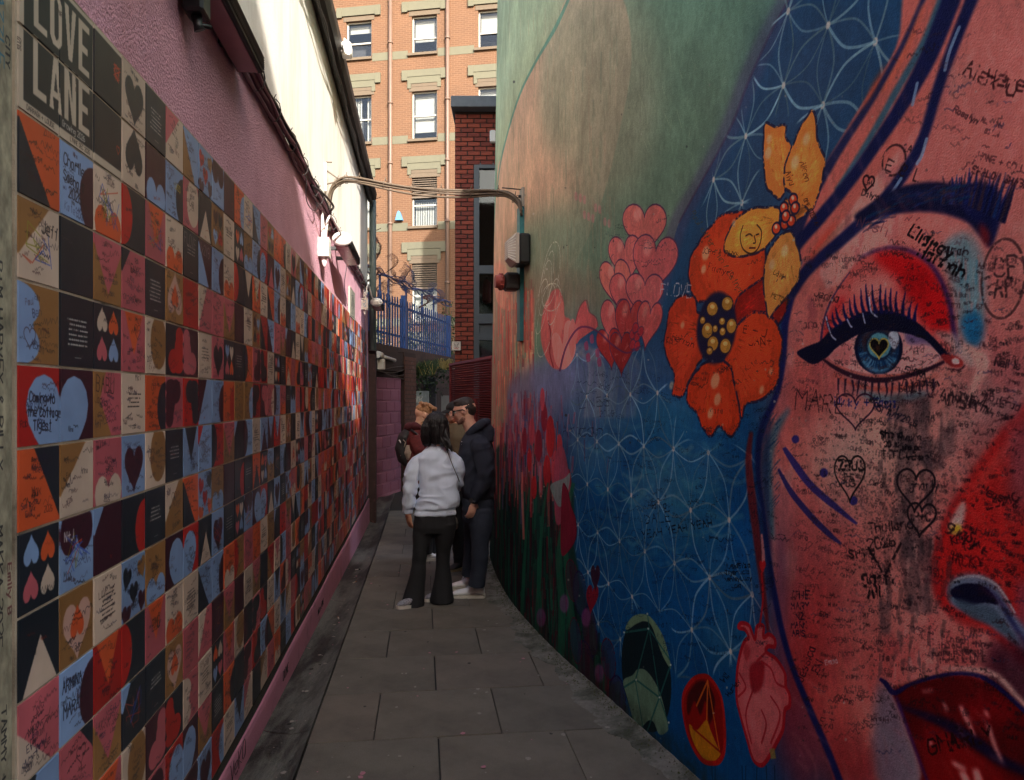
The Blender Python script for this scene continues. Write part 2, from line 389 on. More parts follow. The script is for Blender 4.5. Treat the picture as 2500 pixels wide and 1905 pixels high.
    B([(1700,-5),(1655,80),(1610,180),(1580,260),(1545,330),(1500,410),(1462,480)], [5,6,6,6,5,5,4], (92,66,88), .6, 2)
    F([(1700,0),(1960,0),(1900,170),(1790,330),(1700,520),(1500,700),(1460,640),(1520,420),(1600,240)], (66,86,112), .75, 60)
    F([(1230,720),(1330,760),(1420,760),(1500,760),(1500,960),(1300,1000),(1200,960),(1150,900)], (84,104,140), .85, 70)
    F([(1300,900),(1650,900),(1700,1200),(1740,1680),(1500,1720),(1260,1300)], (14,92,146), .85, 60)
    F([(1600,1350),(1720,1420),(1800,1700),(1400,1720),(1420,1500)], (16,84,134), .8, 60)
    for i in range(260):   # brushed water bands
        x = rn.uniform(1180,1640); y = rn.uniform(740,1600); l = rn.uniform(20,90); cc = rn.choice([(60,130,150),(30,80,130),(110,150,170),(20,60,110),(130,140,160),(24,100,160)])
        B([(x,y),(x+l*.5,y+rn.uniform(4,22)),(x+l,y+rn.uniform(20,60))], rn.uniform(2,8), cc, rn.uniform(.05,.2), 5)
    for i in range(900):
        x = rn.uniform(1160,1700); y = rn.uniform(760,1680); l = rn.uniform(20,90)
        B([(x,y),(x+rn.uniform(-1,1),y+l)], rn.uniform(.5,1.6), rn.choice([(16,40,70),(70,130,160),(12,60,110),(90,150,170)]), rn.uniform(.06,.3), 1)
    for (x,y,r) in [(1270,860,60),(1330,900,40),(1520,1000,50),(1420,1080,70),(1560,1230,40)]: blob(x, y, r, r*1.1, (120,150,168), .3, 30)
    for (x,y,rx,ry,c,al) in [(1150,860,60,70,(124,124,150),.85),(1120,940,40,60,(120,104,130),.7),(1190,820,50,60,(130,134,166),.7),(1240,800,60,50,(136,138,170),.5),(1100,1010,26,50,(90,70,90),.7),(1290,980,50,50,(90,130,160),.5),(1440,900,70,50,(60,126,150),.5),(1500,1100,60,90,(60,130,156),.45),(1350,1180,60,70,(40,100,140),.5),(1420,1010,60,30,(110,160,170),.4),(1600,1180,40,90,(10,96,160),.6),(1480,1300,60,60,(20,104,166),.5),(1640,1500,40,120,(14,110,170),.5),(1560,1380,50,60,(90,130,140),.3)]: blob(x,y,rx,ry,c,al,30)
    for i in range(90):
        x = rn.uniform(1250,1560); y = 900+rn.uniform(0,330); w = rn.uniform(30,80); B([(x,y),(x+w*.5,y+rn.uniform(10,22)),(x+w,y+rn.uniform(-4,8))], rn.uniform(4,12), rn.choice([(110,160,164),(60,130,156),(150,170,170),(30,84,130),(80,140,170)]), rn.uniform(.12,.34), 3)
    # purple-blue cloud with cream swirls
    for i in range(36):
        x = 1215+i*3.2; B([(x,760+rn.uniform(-10,20)),(x+20,740+rn.uniform(0,30)),(x+50,790),(x+40,900)], rn.uniform(3,8), rn.choice([(150,150,176),(190,176,176),(110,120,156),(170,160,150)]), .22, 6)
    # seed-of-life line pattern
    masks = [np.zeros((C.h, C.w), np.float32) for _ in range(2)]
    for P, v in (([(1240,760),(1420,760),(1440,860),(1500,960),(1600,960),(1640,1000),(1650,1180),(1690,1420),(1640,1380),(1560,1440),(1460,1460),(1440,1330),(1360,1320),(1330,1420),(1250,1250),(1225,1000),(1230,860)], 1.0),
                 ([(1720,-30),(2000,-30),(1930,150),(1835,310),(1760,400),(1740,300),(1700,250),(1650,260),(1640,340),(1600,450),(1500,520),(1545,340),(1600,230),(1650,100)], 1.0)):
        r = C.mask(M(smooth(P, 5, True)), 8)
        if r:
            mask = masks[1 if P[0][0] == 1240 else 0]; x0, y0, m = r; sub = mask[y0:y0+m.shape[0], x0:x0+m.shape[1]]; np.maximum(sub, m*v, out=sub)
    for k, (ox, oy, rot, x_lo, x_hi, y_lo, y_hi, col, al) in enumerate([(400, 300, .42, 400, 2100, 500, 2000, (158,190,196), .85), (1100, 1500, .02, 900, 2600, 1300, 2700, (150,184,200), .8)]):
        lay = Canvas(4, 4); lay.w, lay.h = C.w, C.h; lay.a = C.a.copy(); mask = masks[k]
        c, s_ = math.cos(rot), math.sin(rot); a_ = (.25, .30)[k]*PXM
        for i in range(-18, 19):
            for j in range(-18, 19):
                gx = (i + .5*(j & 1))*a_; gy = j*a_*.866
                cx = ox+gx*c-gy*s_; cy = oy+gx*s_+gy*c
                if not (0 < cx < C.w and 0 < cy < C.h) or mask[int(cy), int(cx)] < .02 and mask[min(C.h-1,int(cy+a_*.7)), int(cx)] < .02 and mask[max(0,int(cy-a_*.7)), int(cx)] < .02: continue
                for q in range(6):
                    a0 = rot + q*math.pi/3
                    ex, ey = cx+a_*math.cos(a0), cy+a_*math.sin(a0)
                    for sg in (1, -1):
                        if q >= 3: continue
                        bx, by = (cx+ex)/2 - math.sin(a0)*a_*.16*sg, (cy+ey)/2 + math.cos(a0)*a_*.16*sg
                        pl = smooth([(cx,cy),((cx+bx)/2*1-math.sin(a0)*a_*.025*sg,(cy+by)/2+math.cos(a0)*a_*.025*sg),(bx,by),((ex+bx)/2-math.sin(a0)*a_*.025*sg,(ey+by)/2+math.cos(a0)*a_*.025*sg),(ex,ey)], 4)
                        fk = rn.uniform(.62,1.08); cc = tuple(int(v*fk) for v in col)
                        lay.line(pl, cc, rn.uniform(2.4,4.6) if not k else rn.uniform(2.4,5.0), al*rn.uniform(.6,1), 1.0, 0)
                lay.fill(ell(cx, cy, 5, 6, 0, 8), (216,204,190), .8)
        C.a += (lay.a-C.a)*mask[..., None]
    del lay, masks
    # --- green / maroon thicket, lower far end
    F([(1060,990),(1120,960),(1200,960),(1235,1060),(1240,1200),(1300,1420),(1400,1720),(1150,1700),(1050,1300)], (26,62,54), .93, 14)
    for i in range(900):
        y = rn.uniform(900,1560); xr = 1068 + max(0,(y-1180))*.42; x = rn.uniform(xr-10, xr+145 if y > 1000 else 1205); l = rn.uniform(30,150)
        c = rn.choice([(30,92,70),(20,52,46),(84,30,44),(60,24,38),(40,110,86),(120,40,52),(18,30,34),(22,70,60)]) if y > 1020 else rn.choice([(150,50,58),(190,90,90),(110,40,60),(90,90,120),(170,66,70),(210,130,116)])
        B([(x,y),(x+rn.uniform(-5,5),y+l)], rn.uniform(1,6)*(.4+(x-1040)/200), c, rn.uniform(.2,.75), 1.5)
    for i in range(420):
        x = 1095+abs(rn.gauss(0,60)); y = rn.uniform(840,1010); l = rn.uniform(14,70); B([(x,y),(x+rn.uniform(-4,4),y+l)], rn.uniform(1,4.5), rn.choice([(150,50,66),(186,84,96),(110,44,70),(110,110,140),(170,150,160),(80,90,130),(200,110,110)]), rn.uniform(.2,.6), 1.5)
    for x, y, w, h in [(1145,930,12,60),(1160,960,14,70),(1172,900,14,60),(1185,940,18,90),(1196,1010,18,80),(1178,1015,16,70),(1150,1050,12,50),(1168,860,10,50),(1205,960,12,50),(1225,1040,10,60),(1140,990,10,50),(1130,950,9,60)]:
        F(ell(x,y,w/2,h/2,0,20), rn.choice([(176,46,52),(190,70,78),(140,40,58),(186,80,92)]), .9, 2)
    F([(1195,990),(1210,960),(1222,1000),(1230,1080),(1215,1120),(1196,1120)], (172,84,104), .85, 3)
    for P, w in (([(1150,1520),(1158,1300),(1168,1120),(1180,1040)],[12,9,6,4]),([(1200,1560),(1210,1340),(1205,1180),(1235,1040)],[18,15,12,8]),([(1260,1640),(1240,1420),(1222,1240),(1214,1120)],[20,16,12,6]),([(1120,1400),(1130,1200),(1140,1050)],[8,6,4])):
        B(P, w, (36,104,78), .75, 3)
    F([(1186,1044),(1215,1030),(1228,1020),(1220,1070),(1205,1092),(1192,1070)], (130,158,152), .8, 1.5)
    F([(1212,1042),(1222,1054),(1230,1090),(1240,1120),(1240,1160),(1222,1190),(1208,1190),(1208,1100)], (130,34,56), .95, 2)
    B([(1212,1042),(1222,1054),(1230,1090),(1240,1120),(1240,1160),(1222,1190)], 1.2, (70,20,40), .8)
    for (x,y,w,h) in [(1232,1250,26,90),(1250,1280,28,100),(1270,1360,30,110),(1262,1440,34,120),(1310,1420,30,90),(1330,1500,34,90),(1290,1530,34,100),(1350,1590,34,100),(1240,1380,24,100)]:
        F(ell(x,y,w/2,h/2,-.1,20), rn.choice([(60,58,84),(76,44,62),(50,60,90),(70,50,80)]), .6, 6)
        P = ell(x,y,w/2,h/2,-.1,24); L(P, 5, rn.choice([(36,26,70),(96,30,52)]), .8, .1, 1)
    HT(1275,1285,26,66,(140,28,48),.95,.1); HT(1282,1240,20,60,(70,30,50),.9)
    for (x,y) in [(1165,1330),(1262,1330),(1290,1450),(1215,1300)]: blob(x,y,10,20,(176,90,160),.5,5)
    # --- left tulip with pale hearts
    F([(1165,700),(1172,660),(1182,640),(1190,626),(1204,624),(1214,650),(1216,680),(1228,690),(1228,730),(1222,780),(1200,796),(1180,780),(1166,740)], (206,112,108), .95, 3)
    F([(1186,700),(1200,640),(1212,650),(1214,700),(1200,730)], (222,146,132), .6, 6)
    F([(1188,730),(1197,716),(1206,726),(1212,740),(1216,700),(1226,690),(1236,706),(1240,750),(1230,780),(1212,796),(1196,780)], (228,156,146), .95, 1.5)
    B([(1180,690),(1186,720),(1184,760),(1192,792)], 2.5, (160,60,66), .9)
    F([(1238,700),(1246,668),(1256,652),(1262,650),(1268,672),(1282,684),(1286,704),(1270,716),(1250,730),(1240,740)], (208,106,106), .95, 2)
    B([(1238,700),(1246,668),(1256,650),(1264,648),(1270,672),(1284,684),(1288,704)], 2, (150,70,80), .7)
    F([(1224,720),(1230,690),(1236,688),(1240,700),(1246,684),(1248,700),(1240,740),(1230,770)], (214,130,124), .85, 2)
    # white chalk loops
    for (cx,cy,rx,ry) in [(1186,590,22,70),(1174,620,14,60),(1192,650,14,50),(1166,660,14,60),(1176,690,22,80),(1188,640,26,30),(1180,600,12,60)]:
        L(ell(cx,cy,rx*.8,ry,.15,28), 3.5, (206,204,184), .75, .2, 1)
    # --- cluster of pink hearts
    ed = (104,64,88); mid = (198,100,102)
    for (x,y,w,h,rt,cc) in [(1388,485,74,112,.0,(212,122,112)),(1347,550,56,104,-.1,(212,122,116)),(1410,560,76,130,.12,(206,112,110)),(1326,605,52,110,-.15,(214,128,116)),(1348,628,56,96,.05,(206,110,108)),(1388,630,64,100,.05,(210,116,114)),(1326,690,50,112,-.05,(210,112,110)),(1356,690,50,110,.1,(190,78,76)),(1398,690,42,100,.15,(206,104,100)),(1312,742,42,84,-.1,(178,64,62)),(1338,752,40,90,.0,(166,56,56))]:
        HT(x,y,w*1.28,h*1.06,cc,1,rt,ed,3.6)
        for q in range(16):
            a_ = rn.uniform(0,6.28); B([(x+w*.5*math.cos(a_)*.8,y+h*.3*math.sin(a_)),(x+w*.5*math.cos(a_)*.4,y+h*.3*math.sin(a_)*.4+6)], [3,1], rn.choice([(226,146,136),(186,92,92),(214,120,116)]), rn.uniform(.2,.5), 1.5)
        F(ell(x-w*.2,y-h*.2,w*.12,h*.14,.2,12), (236,176,160), .5, 6)
    for (x,y) in [(1362,720),(1368,706),(1372,725),(1380,714),(1362,742),(1372,745)]: F(ell(x,y,6,11,.2,14), (186,64,74), 1, 1.2); L(ell(x,y,6,11,.2,14), 3, ed, .8, 0, 1)
    B([(1205,800),(1218,750),(1240,712),(1262,704),(1290,716),(1318,742),(1350,760),(1380,745)], 4, (110,58,96), .85, 2)
    for (x,y) in [(1270,725),(1258,740),(1282,755),(1262,765),(1286,775)]: F([(x,y),(x+7,y-5),(x+9,y+12),(x+2,y+14)], (170,84,116), .8, 2)
    for (x,y,n) in [(1238,415,3),(1280,440,2),(1256,455,3),(1300,470,2)]:
        for i in range(n): F([(x+i*9,y+i*4),(x+i*9+5,y+i*4),(x+i*9+5,y+i*4+16),(x+i*9,y+i*4+14)], (186,134,128), .7, 2)
    # --- face
    face = [(2240,-60),(2110,-40),(2070,60),(1990,220),(1900,340),(1800,450),(1730,560),(1700,650),(1690,760),(1668,860),(1640,930),(1632,1010),(1645,1100),(1662,1220),(1680,1320),(1705,1420),(1745,1520),(1800,1690),(1820,1740),(2300,1740),(2300,-60)]
    F(face, (214,128,116), 1, 3)
    fm = C.mask(M(smooth(face, 4, True)), 3)
    if fm:
        x0, y0, mk = fm; hh, ww = mk.shape; reg = C.a[y0:y0+hh, x0:x0+ww]
        for seed, cell, col, th, k_ in ((31,150,(240,186,168),.54,.75),(32,110,(186,84,84),.56,.6),(33,40,(238,196,180),.56,.55),(34,26,(170,84,92),.58,.5),(35,200,(150,120,134),.60,.5)):
            n_ = vnoise(hh, ww, cell, 5, seed, 1, 1.6); w_ = (np.clip((n_-th)*7, 0, 1)*k_*mk)[..., None]; reg += (np.array(col, np.float32)/255-reg)*w_
    F([(1960,-40),(2110,-40),(2000,230),(1870,400),(1760,540),(1690,560),(1740,420),(1840,250),(1930,100)], (210,120,106), 1, 3)
    F([(2100,0),(2240,0),(2240,500),(1900,500),(1990,260)], (224,138,126), .8, 40)
    blob(2140,640,120,220,(212,140,128),.7,60); blob(1760,860,100,90,(196,90,86),.7,50); blob(1960,1000,210,160,(214,150,136),.7,80)
    blob(1840,1010,90,90,(246,224,200),1,45); blob(1930,960,80,60,(238,206,180),.8,36)
    blob(1790,1250,120,200,(196,96,92),.8,80); blob(1720,1500,60,220,(176,44,48),.85,50); blob(1770,1330,30,120,(190,50,54),.7,34); blob(1890,1250,110,200,(204,120,110),.6,80)
    blob(1800,1560,50,150,(200,96,88),.7,50); blob(1680,1200,24,200,(120,90,110),.6,30); blob(2110,980,80,130,(210,140,126),.6,60)
    blob(2180,940,60,160,(150,118,128),.8,50); blob(2060,900,40,60,(232,196,180),.7,30)
    blob(1682,1330,12,190,(120,80,110),.5,16); blob(1730,1610,24,110,(130,66,84),.5,20); blob(1830,1640,60,70,(150,40,46),.7,30); blob(1900,1430,60,50,(196,60,62),.6,30)
    # nose
    F([(2240,900),(2180,900),(2120,980),(2075,1050),(2040,1110),(2018,1170),(2010,1230),(2022,1290),(2060,1330),(2130,1360),(2240,1420)], (204,44,42), .97, 6)
    B([(2182,915),(2120,985),(2075,1052),(2040,1112),(2016,1172),(2009,1232),(2022,1290),(2062,1334),(2130,1364)], [4,7,9,10,12,12,11,9,6], (160,22,28), .75, 6)
    B([(2190,940),(2140,1000),(2100,1060)], [10,22,14], (226,110,100), .6, 8)
    blob(2150,1060,60,90,(220,70,58),.6,40); blob(2190,1200,40,160,(196,66,60),.6,30); blob(2200,1000,26,120,(130,110,122),.7,24)
    F([(2042,1140),(2052,1110),(2072,1080),(2080,1090),(2074,1130),(2060,1150)], (228,206,190), .9, 4); F(ell(2058,1140,14,10,-.3,16), (226,196,60), .95, 4)
    F([(2040,1262),(2052,1246),(2080,1236),(2120,1240),(2150,1262),(2176,1310),(2220,1370),(2220,1410),(2160,1370),(2110,1330),(2060,1310),(2042,1290)], (120,150,170), .95, 5)
    F([(2046,1278),(2060,1262),(2090,1256),(2125,1266),(2150,1300),(2120,1298),(2080,1304)], (14,18,50), 1, 2)
    F([(2050,1290),(2100,1300),(2140,1310),(2190,1380),(2140,1350),(2090,1330)], (84,108,122), .9, 3)
    B([(2120,1262),(2150,1290),(2180,1340),(2220,1400)], [4,8,10,12], (30,36,90), .8, 4)
    B([(2046,1258),(2070,1244),(2110,1242),(2150,1264),(2186,1320)], [3,5,6,6,4], (196,206,206), .85, 2)
    B([(2200,1250),(2205,1330),(2215,1400)], 16, (90,110,150), .6, 10)
    # philtrum shade and lips
    blob(2150,1180,50,90,(206,34,36),.3,40); blob(2000,1500,60,30,(170,60,70),.6,20)
    F([(2120,1420),(2160,1380),(2240,1420),(2240,1600),(2180,1530),(2130,1470)], (64,26,44), .8, 16)
    F([(1890,1480),(1918,1480),(1948,1560),(1990,1690),(1900,1700),(1880,1600)], (120,122,140), .75, 14)
    F([(1922,1490),(1950,1474),(2000,1462),(2060,1452),(2110,1462),(2150,1482),(2240,1560),(2300,1740),(2000,1740),(1985,1660),(1960,1590),(1940,1530)], (98,12,16), 1, 3)
    F([(1990,1560),(2080,1600),(2180,1680),(2240,1740),(2020,1740)], (150,24,24), .8, 14)
    blob(2130,1530,60,30,(150,20,26),.8,20)
    B([(1894,1462),(1906,1470),(1926,1492),(1960,1474),(2020,1456),(2080,1450),(2130,1466),(2205,1530),(2260,1590)], [6,10,12,8,8,9,10,10,10], (30,26,80), .95, 2)
    B([(2030,1440),(2080,1440),(2130,1448),(2160,1466),(2190,1500),(2240,1550)], [3,10,12,12,10,8], (228,186,170), .95, 3)
    B([(1935,1520),(1990,1540),(2050,1566),(2110,1605),(2160,1640),(2230,1670)], [6,16,24,26,22,18], (26,22,58), .92, 5)
    B([(1930,1500),(1948,1550),(1970,1610),(2000,1690)], [6,6,5,5], (70,40,110), .9, 3)
    for P, w in (([(2030,1510),(2040,1530)],[4,8]),([(2068,1520),(2082,1550),(2100,1585)],[8,10,4]),([(2120,1530),(2130,1545)],[8,6]),([(2128,1560),(2140,1600),(2158,1640)],[8,10,4]),([(2000,1596),(2008,1604)],[6,8]),([(2050,1640),(2064,1650),(2080,1655)],[6,12,8]),([(2100,1655),(2110,1690)],[14,20]),([(2070,1660),(2090,1700)],[14,18]),([(1985,1490),(2010,1486)],[5,6])):
        B(P, w, (244,170,160), .9, 3)
    # jaw outline and dark hair edge
    B([(1700,640),(1690,700),(1686,780),(1672,850),(1648,905),(1634,960),(1634,1030),(1644,1100),(1654,1190),(1668,1280),(1684,1360),(1708,1440),(1745,1530),(1780,1610),(1815,1700)], [22,16,12,12,14,12,9,8,8,12,12,12,13,14,15], (26,34,92), .95, 3)
    B([(1700,880),(1668,930),(1652,1000),(1656,1080),(1664,1160)], [6,20,24,20,8], (66,120,134), .75, 8)
    B([(1650,900),(1640,980),(1642,1080),(1650,1180),(1662,1290)], [26,34,30,24,12], (24,40,84), .6, 6)
    B([(1618,930),(1612,990),(1620,1080),(1630,1160),(1642,1260),(1654,1360)], [8,14,18,16,12,6], (120,34,36), .85, 4)
    B([(1640,1150),(1644,1200),(1642,1230)], [4,7,4], (230,150,140), .8, 2)
    L([(1640,1235),(1643,1290),(1634,1360)], 5, (180,40,44), .9)
    for i in range(60):
        x = rn.uniform(1640,1672); y = rn.uniform(900,1100); L([(x,y),(x+10,y-12)], 2.2, (36,66,96), .5, .2, 1)
    # strands over the forehead
    navy = (28,34,80)
    B([(1996,-20),(1948,90),(1880,210),(1802,330),(1738,440),(1700,540),(1672,650)], [9,11,13,17,26,30,26], (38,44,84), .95, 4)
    B([(2030,-10),(1990,90),(1928,200),(1866,310),(1800,410)], [16,15,14,12,7], (54,108,126), .85, 4)
    B([(2052,-10),(2000,120),(1940,230),(1880,320),(1830,390),(1765,470),(1715,530),(1690,580)], [40,36,28,24,24,26,22,22], navy, 1, 3)
    B([(2096,-10),(2060,80),(2020,190),(1990,290),(1955,360),(1900,435),(1820,510),(1740,580),(1700,640)], [26,24,22,20,24,26,24,24,20], navy, 1, 3)
    B([(1905,140),(1880,190),(1860,230)], [2,12,3], (196,90,60), .7, 6); B([(1990,10),(1950,110),(1900,200)], [8,12,6], (222,120,90), .75, 5)
    for P in ([(1995,300),(1985,335),(1975,352)],[(2065,60),(2045,110),(2035,150)],[(1940,385),(1920,415),(1900,440)],[(1880,440),(1850,470)],[(1965,225),(1975,180)]): L(P, 5, (150,176,200), .8)
    B([(1800,480),(1770,520),(1745,560)], [4,14,8], (210,70,50), .6, 6); B([(1850,450),(1800,500),(1750,550)], [3,8,4], (150,110,90), .6, 5)
    # brow
    F([(1840,466),(1872,440),(1912,414),(1950,400),(2000,392),(2050,396),(2100,408),(2128,428),(2142,460),(2140,500),(2130,528),(2108,506),(2084,480),(2046,464),(2000,456),(1950,458),(1900,466),(1860,480)], (22,24,60), 1, 3)
    F([(2060,410),(2110,392),(2150,410),(2160,450),(2140,520),(2126,530),(2110,490),(2080,460)], (24,30,76), .95, 3)
    F([(1900,430),(1960,412),(2040,410),(2100,428),(2060,432),(1980,428)], (36,60,104), .6, 8)
    for i in range(34):
        x = 2030+i*4.0+rn.uniform(-3,3); y = 430+max(0,(x-2080))*.5; k = i/33
        B([(x,y+10),(x+2+k*14,y-24-14*k),(x+2+k*30+rn.uniform(-6,6),y-30-46*k-rn.uniform(0,20))], [9,5,1.0], rn.choice([(22,24,60),(28,40,96),(34,60,110),(60,44,60)]), .95, 1.2)
    for i in range(70):
        t = rn.random(); x = 1850+t*230; y = 470-66*math.sin(min(1,t*1.4)*1.57)+rn.uniform(-2,34); B([(x,y+4),(x+14,y-5),(x+rn.uniform(26,44),y-9)], [2,4.5,1], rn.choice([(22,24,60),(34,50,104),(70,50,60),(20,60,90),(30,30,70)]), rn.uniform(.5,.9), 1.3)
    F([(2108,480),(2130,500),(2128,532),(2116,520)], (150,36,34), .8, 5)
    # eyelid, eye
    F([(1765,742),(1775,690),(1800,630),(1832,580),(1868,548),(1915,534),(1960,542),(2000,566),(2028,607),(2046,660),(2056,716),(2044,760),(1990,712),(1930,686),(1870,684),(1810,708)], (222,112,104), .97, 4)
    F([(1880,552),(1915,540),(1960,546),(2000,572),(2030,612),(2046,664),(2052,712),(2020,720),(1985,690),(1960,640),(1930,600)], (206,26,30), .95, 12)
    F([(1770,740),(1780,690),(1800,650),(1822,640),(1800,690),(1784,730)], (206,60,62), .8, 6); blob(1880,620,46,26,(232,160,146),.7,16); blob(1975,610,30,40,(180,16,24),.6,14)
    B([(1850,556),(1885,540),(1921,533),(1960,541),(2000,565),(2027,606),(2046,658),(2054,712),(2066,752)], [3,5,6,7,8,9,10,10,7], (56,36,96), .95, 2.5)
    B([(1768,736),(1772,700),(1784,660),(1804,622),(1830,586)], [5,4,4,3,2], (70,50,90), .9, 2)
    F([(2030,530),(2075,500),(2106,530),(2120,600),(2118,690),(2100,740),(2074,720),(2060,650),(2042,590)], (124,164,168), .9, 12)
    for i in range(60): x = rn.uniform(2050,2118); y = rn.uniform(540,690); B([(x,y),(x+rn.uniform(-3,3),y+rn.uniform(20,60))], rn.uniform(1.5,5), rn.choice([(140,184,190),(70,140,160),(170,180,176),(206,140,130)]), rn.uniform(.2,.55), 2)
    F([(2070,690),(2100,668),(2118,700),(2108,744),(2082,736)], (26,112,156), .85, 6)
    F([(1784,768),(1800,748),(1830,728),(1870,712),(1930,706),(1986,722),(2014,748),(2026,766),(2010,784),(1975,797),(1930,806),(1870,804),(1815,790)], (236,176,166), 1, 1.5)
    F([(1784,768),(1800,748),(1826,732),(1836,760),(1826,788),(1808,786)], (206,120,116), .7, 6); F([(1950,716),(1986,722),(2014,748),(1990,740),(1956,740)], (104,92,140), .8, 5)
    F(ell(1892,750,52,56,0,40), (14,20,50), 1, 1.5); F(ell(1892,752,44,47,0,40), (34,74,112), 1, 3); F(ell(1894,738,38,34,0,30), (84,50,50), .85, 5)
    for i in range(46): a0 = rn.uniform(.2,2.94); L([(1892+26*math.cos(a0),752+28*math.sin(a0)),(1892+42*math.cos(a0),752+45*math.sin(a0))], 2, rn.choice([(90,150,180),(20,50,90),(130,180,200)]), .5, .1, 1)
    B([(1856,772),(1868,790),(1892,799),(1916,790),(1930,772)], [3,6,8,6,3], (120,180,204), .85, 2.5)
    F(ell(1893,744,30,31,0,30), (14,44,76), .95, 2.5); F(ell(1893,744,25,27,0,30), (120,184,190), .9, 2)
    HT(1893,746,40,44,(10,9,14),1,0,(206,190,96),2.2); blob(1890,750,5,6,(120,70,40),.7,3)
    F([(1916,716),(1932,714),(1936,736),(1926,752),(1914,736)], (214,222,226), .92, 2)
    F([(1716,759),(1738,746),(1762,737),(1773,728),(1789,711),(1815,693),(1855,674),(1894,669),(1934,674),(1973,693),(1999,716),(2025,742),(2044,764),(2066,786),(2046,786),(2025,766),(2006,744),(1984,728),(1941,716),(1892,711),(1850,720),(1826,733),(1800,750),(1780,770),(1752,784),(1730,774)], (15,17,48), 1, 1.5)
    F([(2010,716),(2040,740),(2064,768),(2100,792),(2112,770),(2080,744),(2050,716)], (206,190,178), .7, 5)
    cv = lambda q: ((1850+q[0]/3.36)/K_, (450+q[1]/3.36)/K_)
    for b_, t_ in (((600,1195),(568,1075)),((650,1170),(612,1050)),((690,1150),(640,1010)),((745,1125),(700,975)),((790,1110),(752,935)),((830,1090),(790,900)),((880,1075),(845,850)),((930,1065),(886,815)),((975,1060),(938,815)),((1020,1060),(1008,820)),((1060,1060),(1052,850)),((1100,1065),(1092,850)),((1145,1075),(1140,870)),((1190,1085),(1212,880)),((1240,1110),(1262,960)),((1285,1130),(1312,975))):
        B([cv(b_), cv(((b_[0]+t_[0])/2-10, (b_[1]+t_[1])/2+12)), cv(t_)], [9,5.5,1], (22,24,82), 1, 1.2)
    for q in (((560,1090),(600,1230),(640,1275)),((735,1110),(760,1160),(772,1170)),((860,1060),(880,1140)),((915,930),(930,1040),(980,1090))): L([cv(p) for p in q], 2.6, (206,212,228), .85)
    B([(1770,772),(1802,794),(1842,811),(1894,819),(1947,811),(1999,795),(2034,778)], [4,9,11,11,10,9,6], (52,26,44), .95, 2)
    B([(1800,786),(1850,805),(1892,810),(1940,806),(1985,792)], 2.6, (206,110,90), .7, 1.5); B([(1795,806),(1850,832),(1910,838),(1970,828),(2020,806)], [3,6,7,6,3], (196,84,60), .7, 3)
    F([(1850,842),(1920,852),(1980,842),(2000,850),(1950,866),(1880,862)], (100,150,160), .85, 5)
    for i in range(15): x = 1806+i*14.5; yy = 818+9*math.sin(i/4.7); B([(x,yy-4),(x+rn.uniform(-3,3),yy+16),(x+rn.uniform(-5,5),yy+30)], [5,3.4,1], (34,22,48), .9, 1.2)
    F([(2026,764),(2050,764),(2072,776),(2070,790),(2046,788)], (176,60,56), .9, 2); F(ell(2058,778,9,7,.2,12), (232,206,196), .95, 2)
    B([(2040,794),(2066,796),(2078,786)], [2,4,2], (50,20,30), .9, 1.5)
    F([(2076,742),(2105,752),(2126,772),(2128,800),(2108,832),(2082,880),(2090,826),(2102,796),(2094,770)], (240,186,168), .95, 4)
    for i in range(420):   # loose brushwork over the skin
        x, y = rn.uniform(1690,2200), rn.uniform(60,1640)
        if x < 1700+max(0,(500-y))*.5 or 1700 < x < 2120 and 500 < y < 850: continue
        l = rn.uniform(20,80); a0 = rn.uniform(.6,1.5); B([(x,y),(x+l*.5*math.cos(a0)+4,y+l*.5*math.sin(a0)),(x+l*math.cos(a0),y+l*math.sin(a0))], rn.uniform(2,9), rn.choice([(236,160,146),(190,96,92),(222,120,104),(240,184,168),(170,110,120)]), rn.uniform(.06,.2), 2.5)
    # strokes on the cheek
    B([(1688,964),(1712,1000),(1745,1044),(1790,1084),(1845,1128)], [8,15,15,14,5], (62,54,120), .95, 2)
    B([(1676,1010),(1704,1060),(1745,1110),(1785,1150),(1812,1172)], [5,12,13,12,4], (54,48,104), .95, 2)
    for (x,y,r) in [(1713,946,8),(1774,1018,9),(1838,1078,9)]: F(ell(x,y,r,r*1.1,0,9), (62,54,124), .95, 2)
    # worn grey patches
    for (x,y,w,h) in [(1950,1030,20,180),(1985,930,14,140),(2000,1020,10,160),(1975,1240,34,160),(1905,1330,12,70),(2010,980,26,60),(1940,950,30,60),(2040,950,16,60),(1960,880,46,60),(1960,1160,26,90)]:
        F([(x-w,y-h/2),(x+w,y-h/2),(x+w*.9,y+h/2),(x-w*.8,y+h/2)], (96,80,82), .62, 5, 0, .8, 8)
    for i in range(150):
        x = rn.uniform(1890,2050); y = rn.uniform(880,1440); F([(x,y),(x+rn.uniform(3,12),y+rn.uniform(-3,3)),(x+rn.uniform(2,10),y+rn.uniform(10,50)),(x-2,y+rn.uniform(10,40))], rn.choice([(60,50,54),(90,74,78),(220,170,156),(50,44,48)]), rn.uniform(.15,.5), 2, 0, 1.2, 5)
    # --- flowers
    dk = (40,36,66)
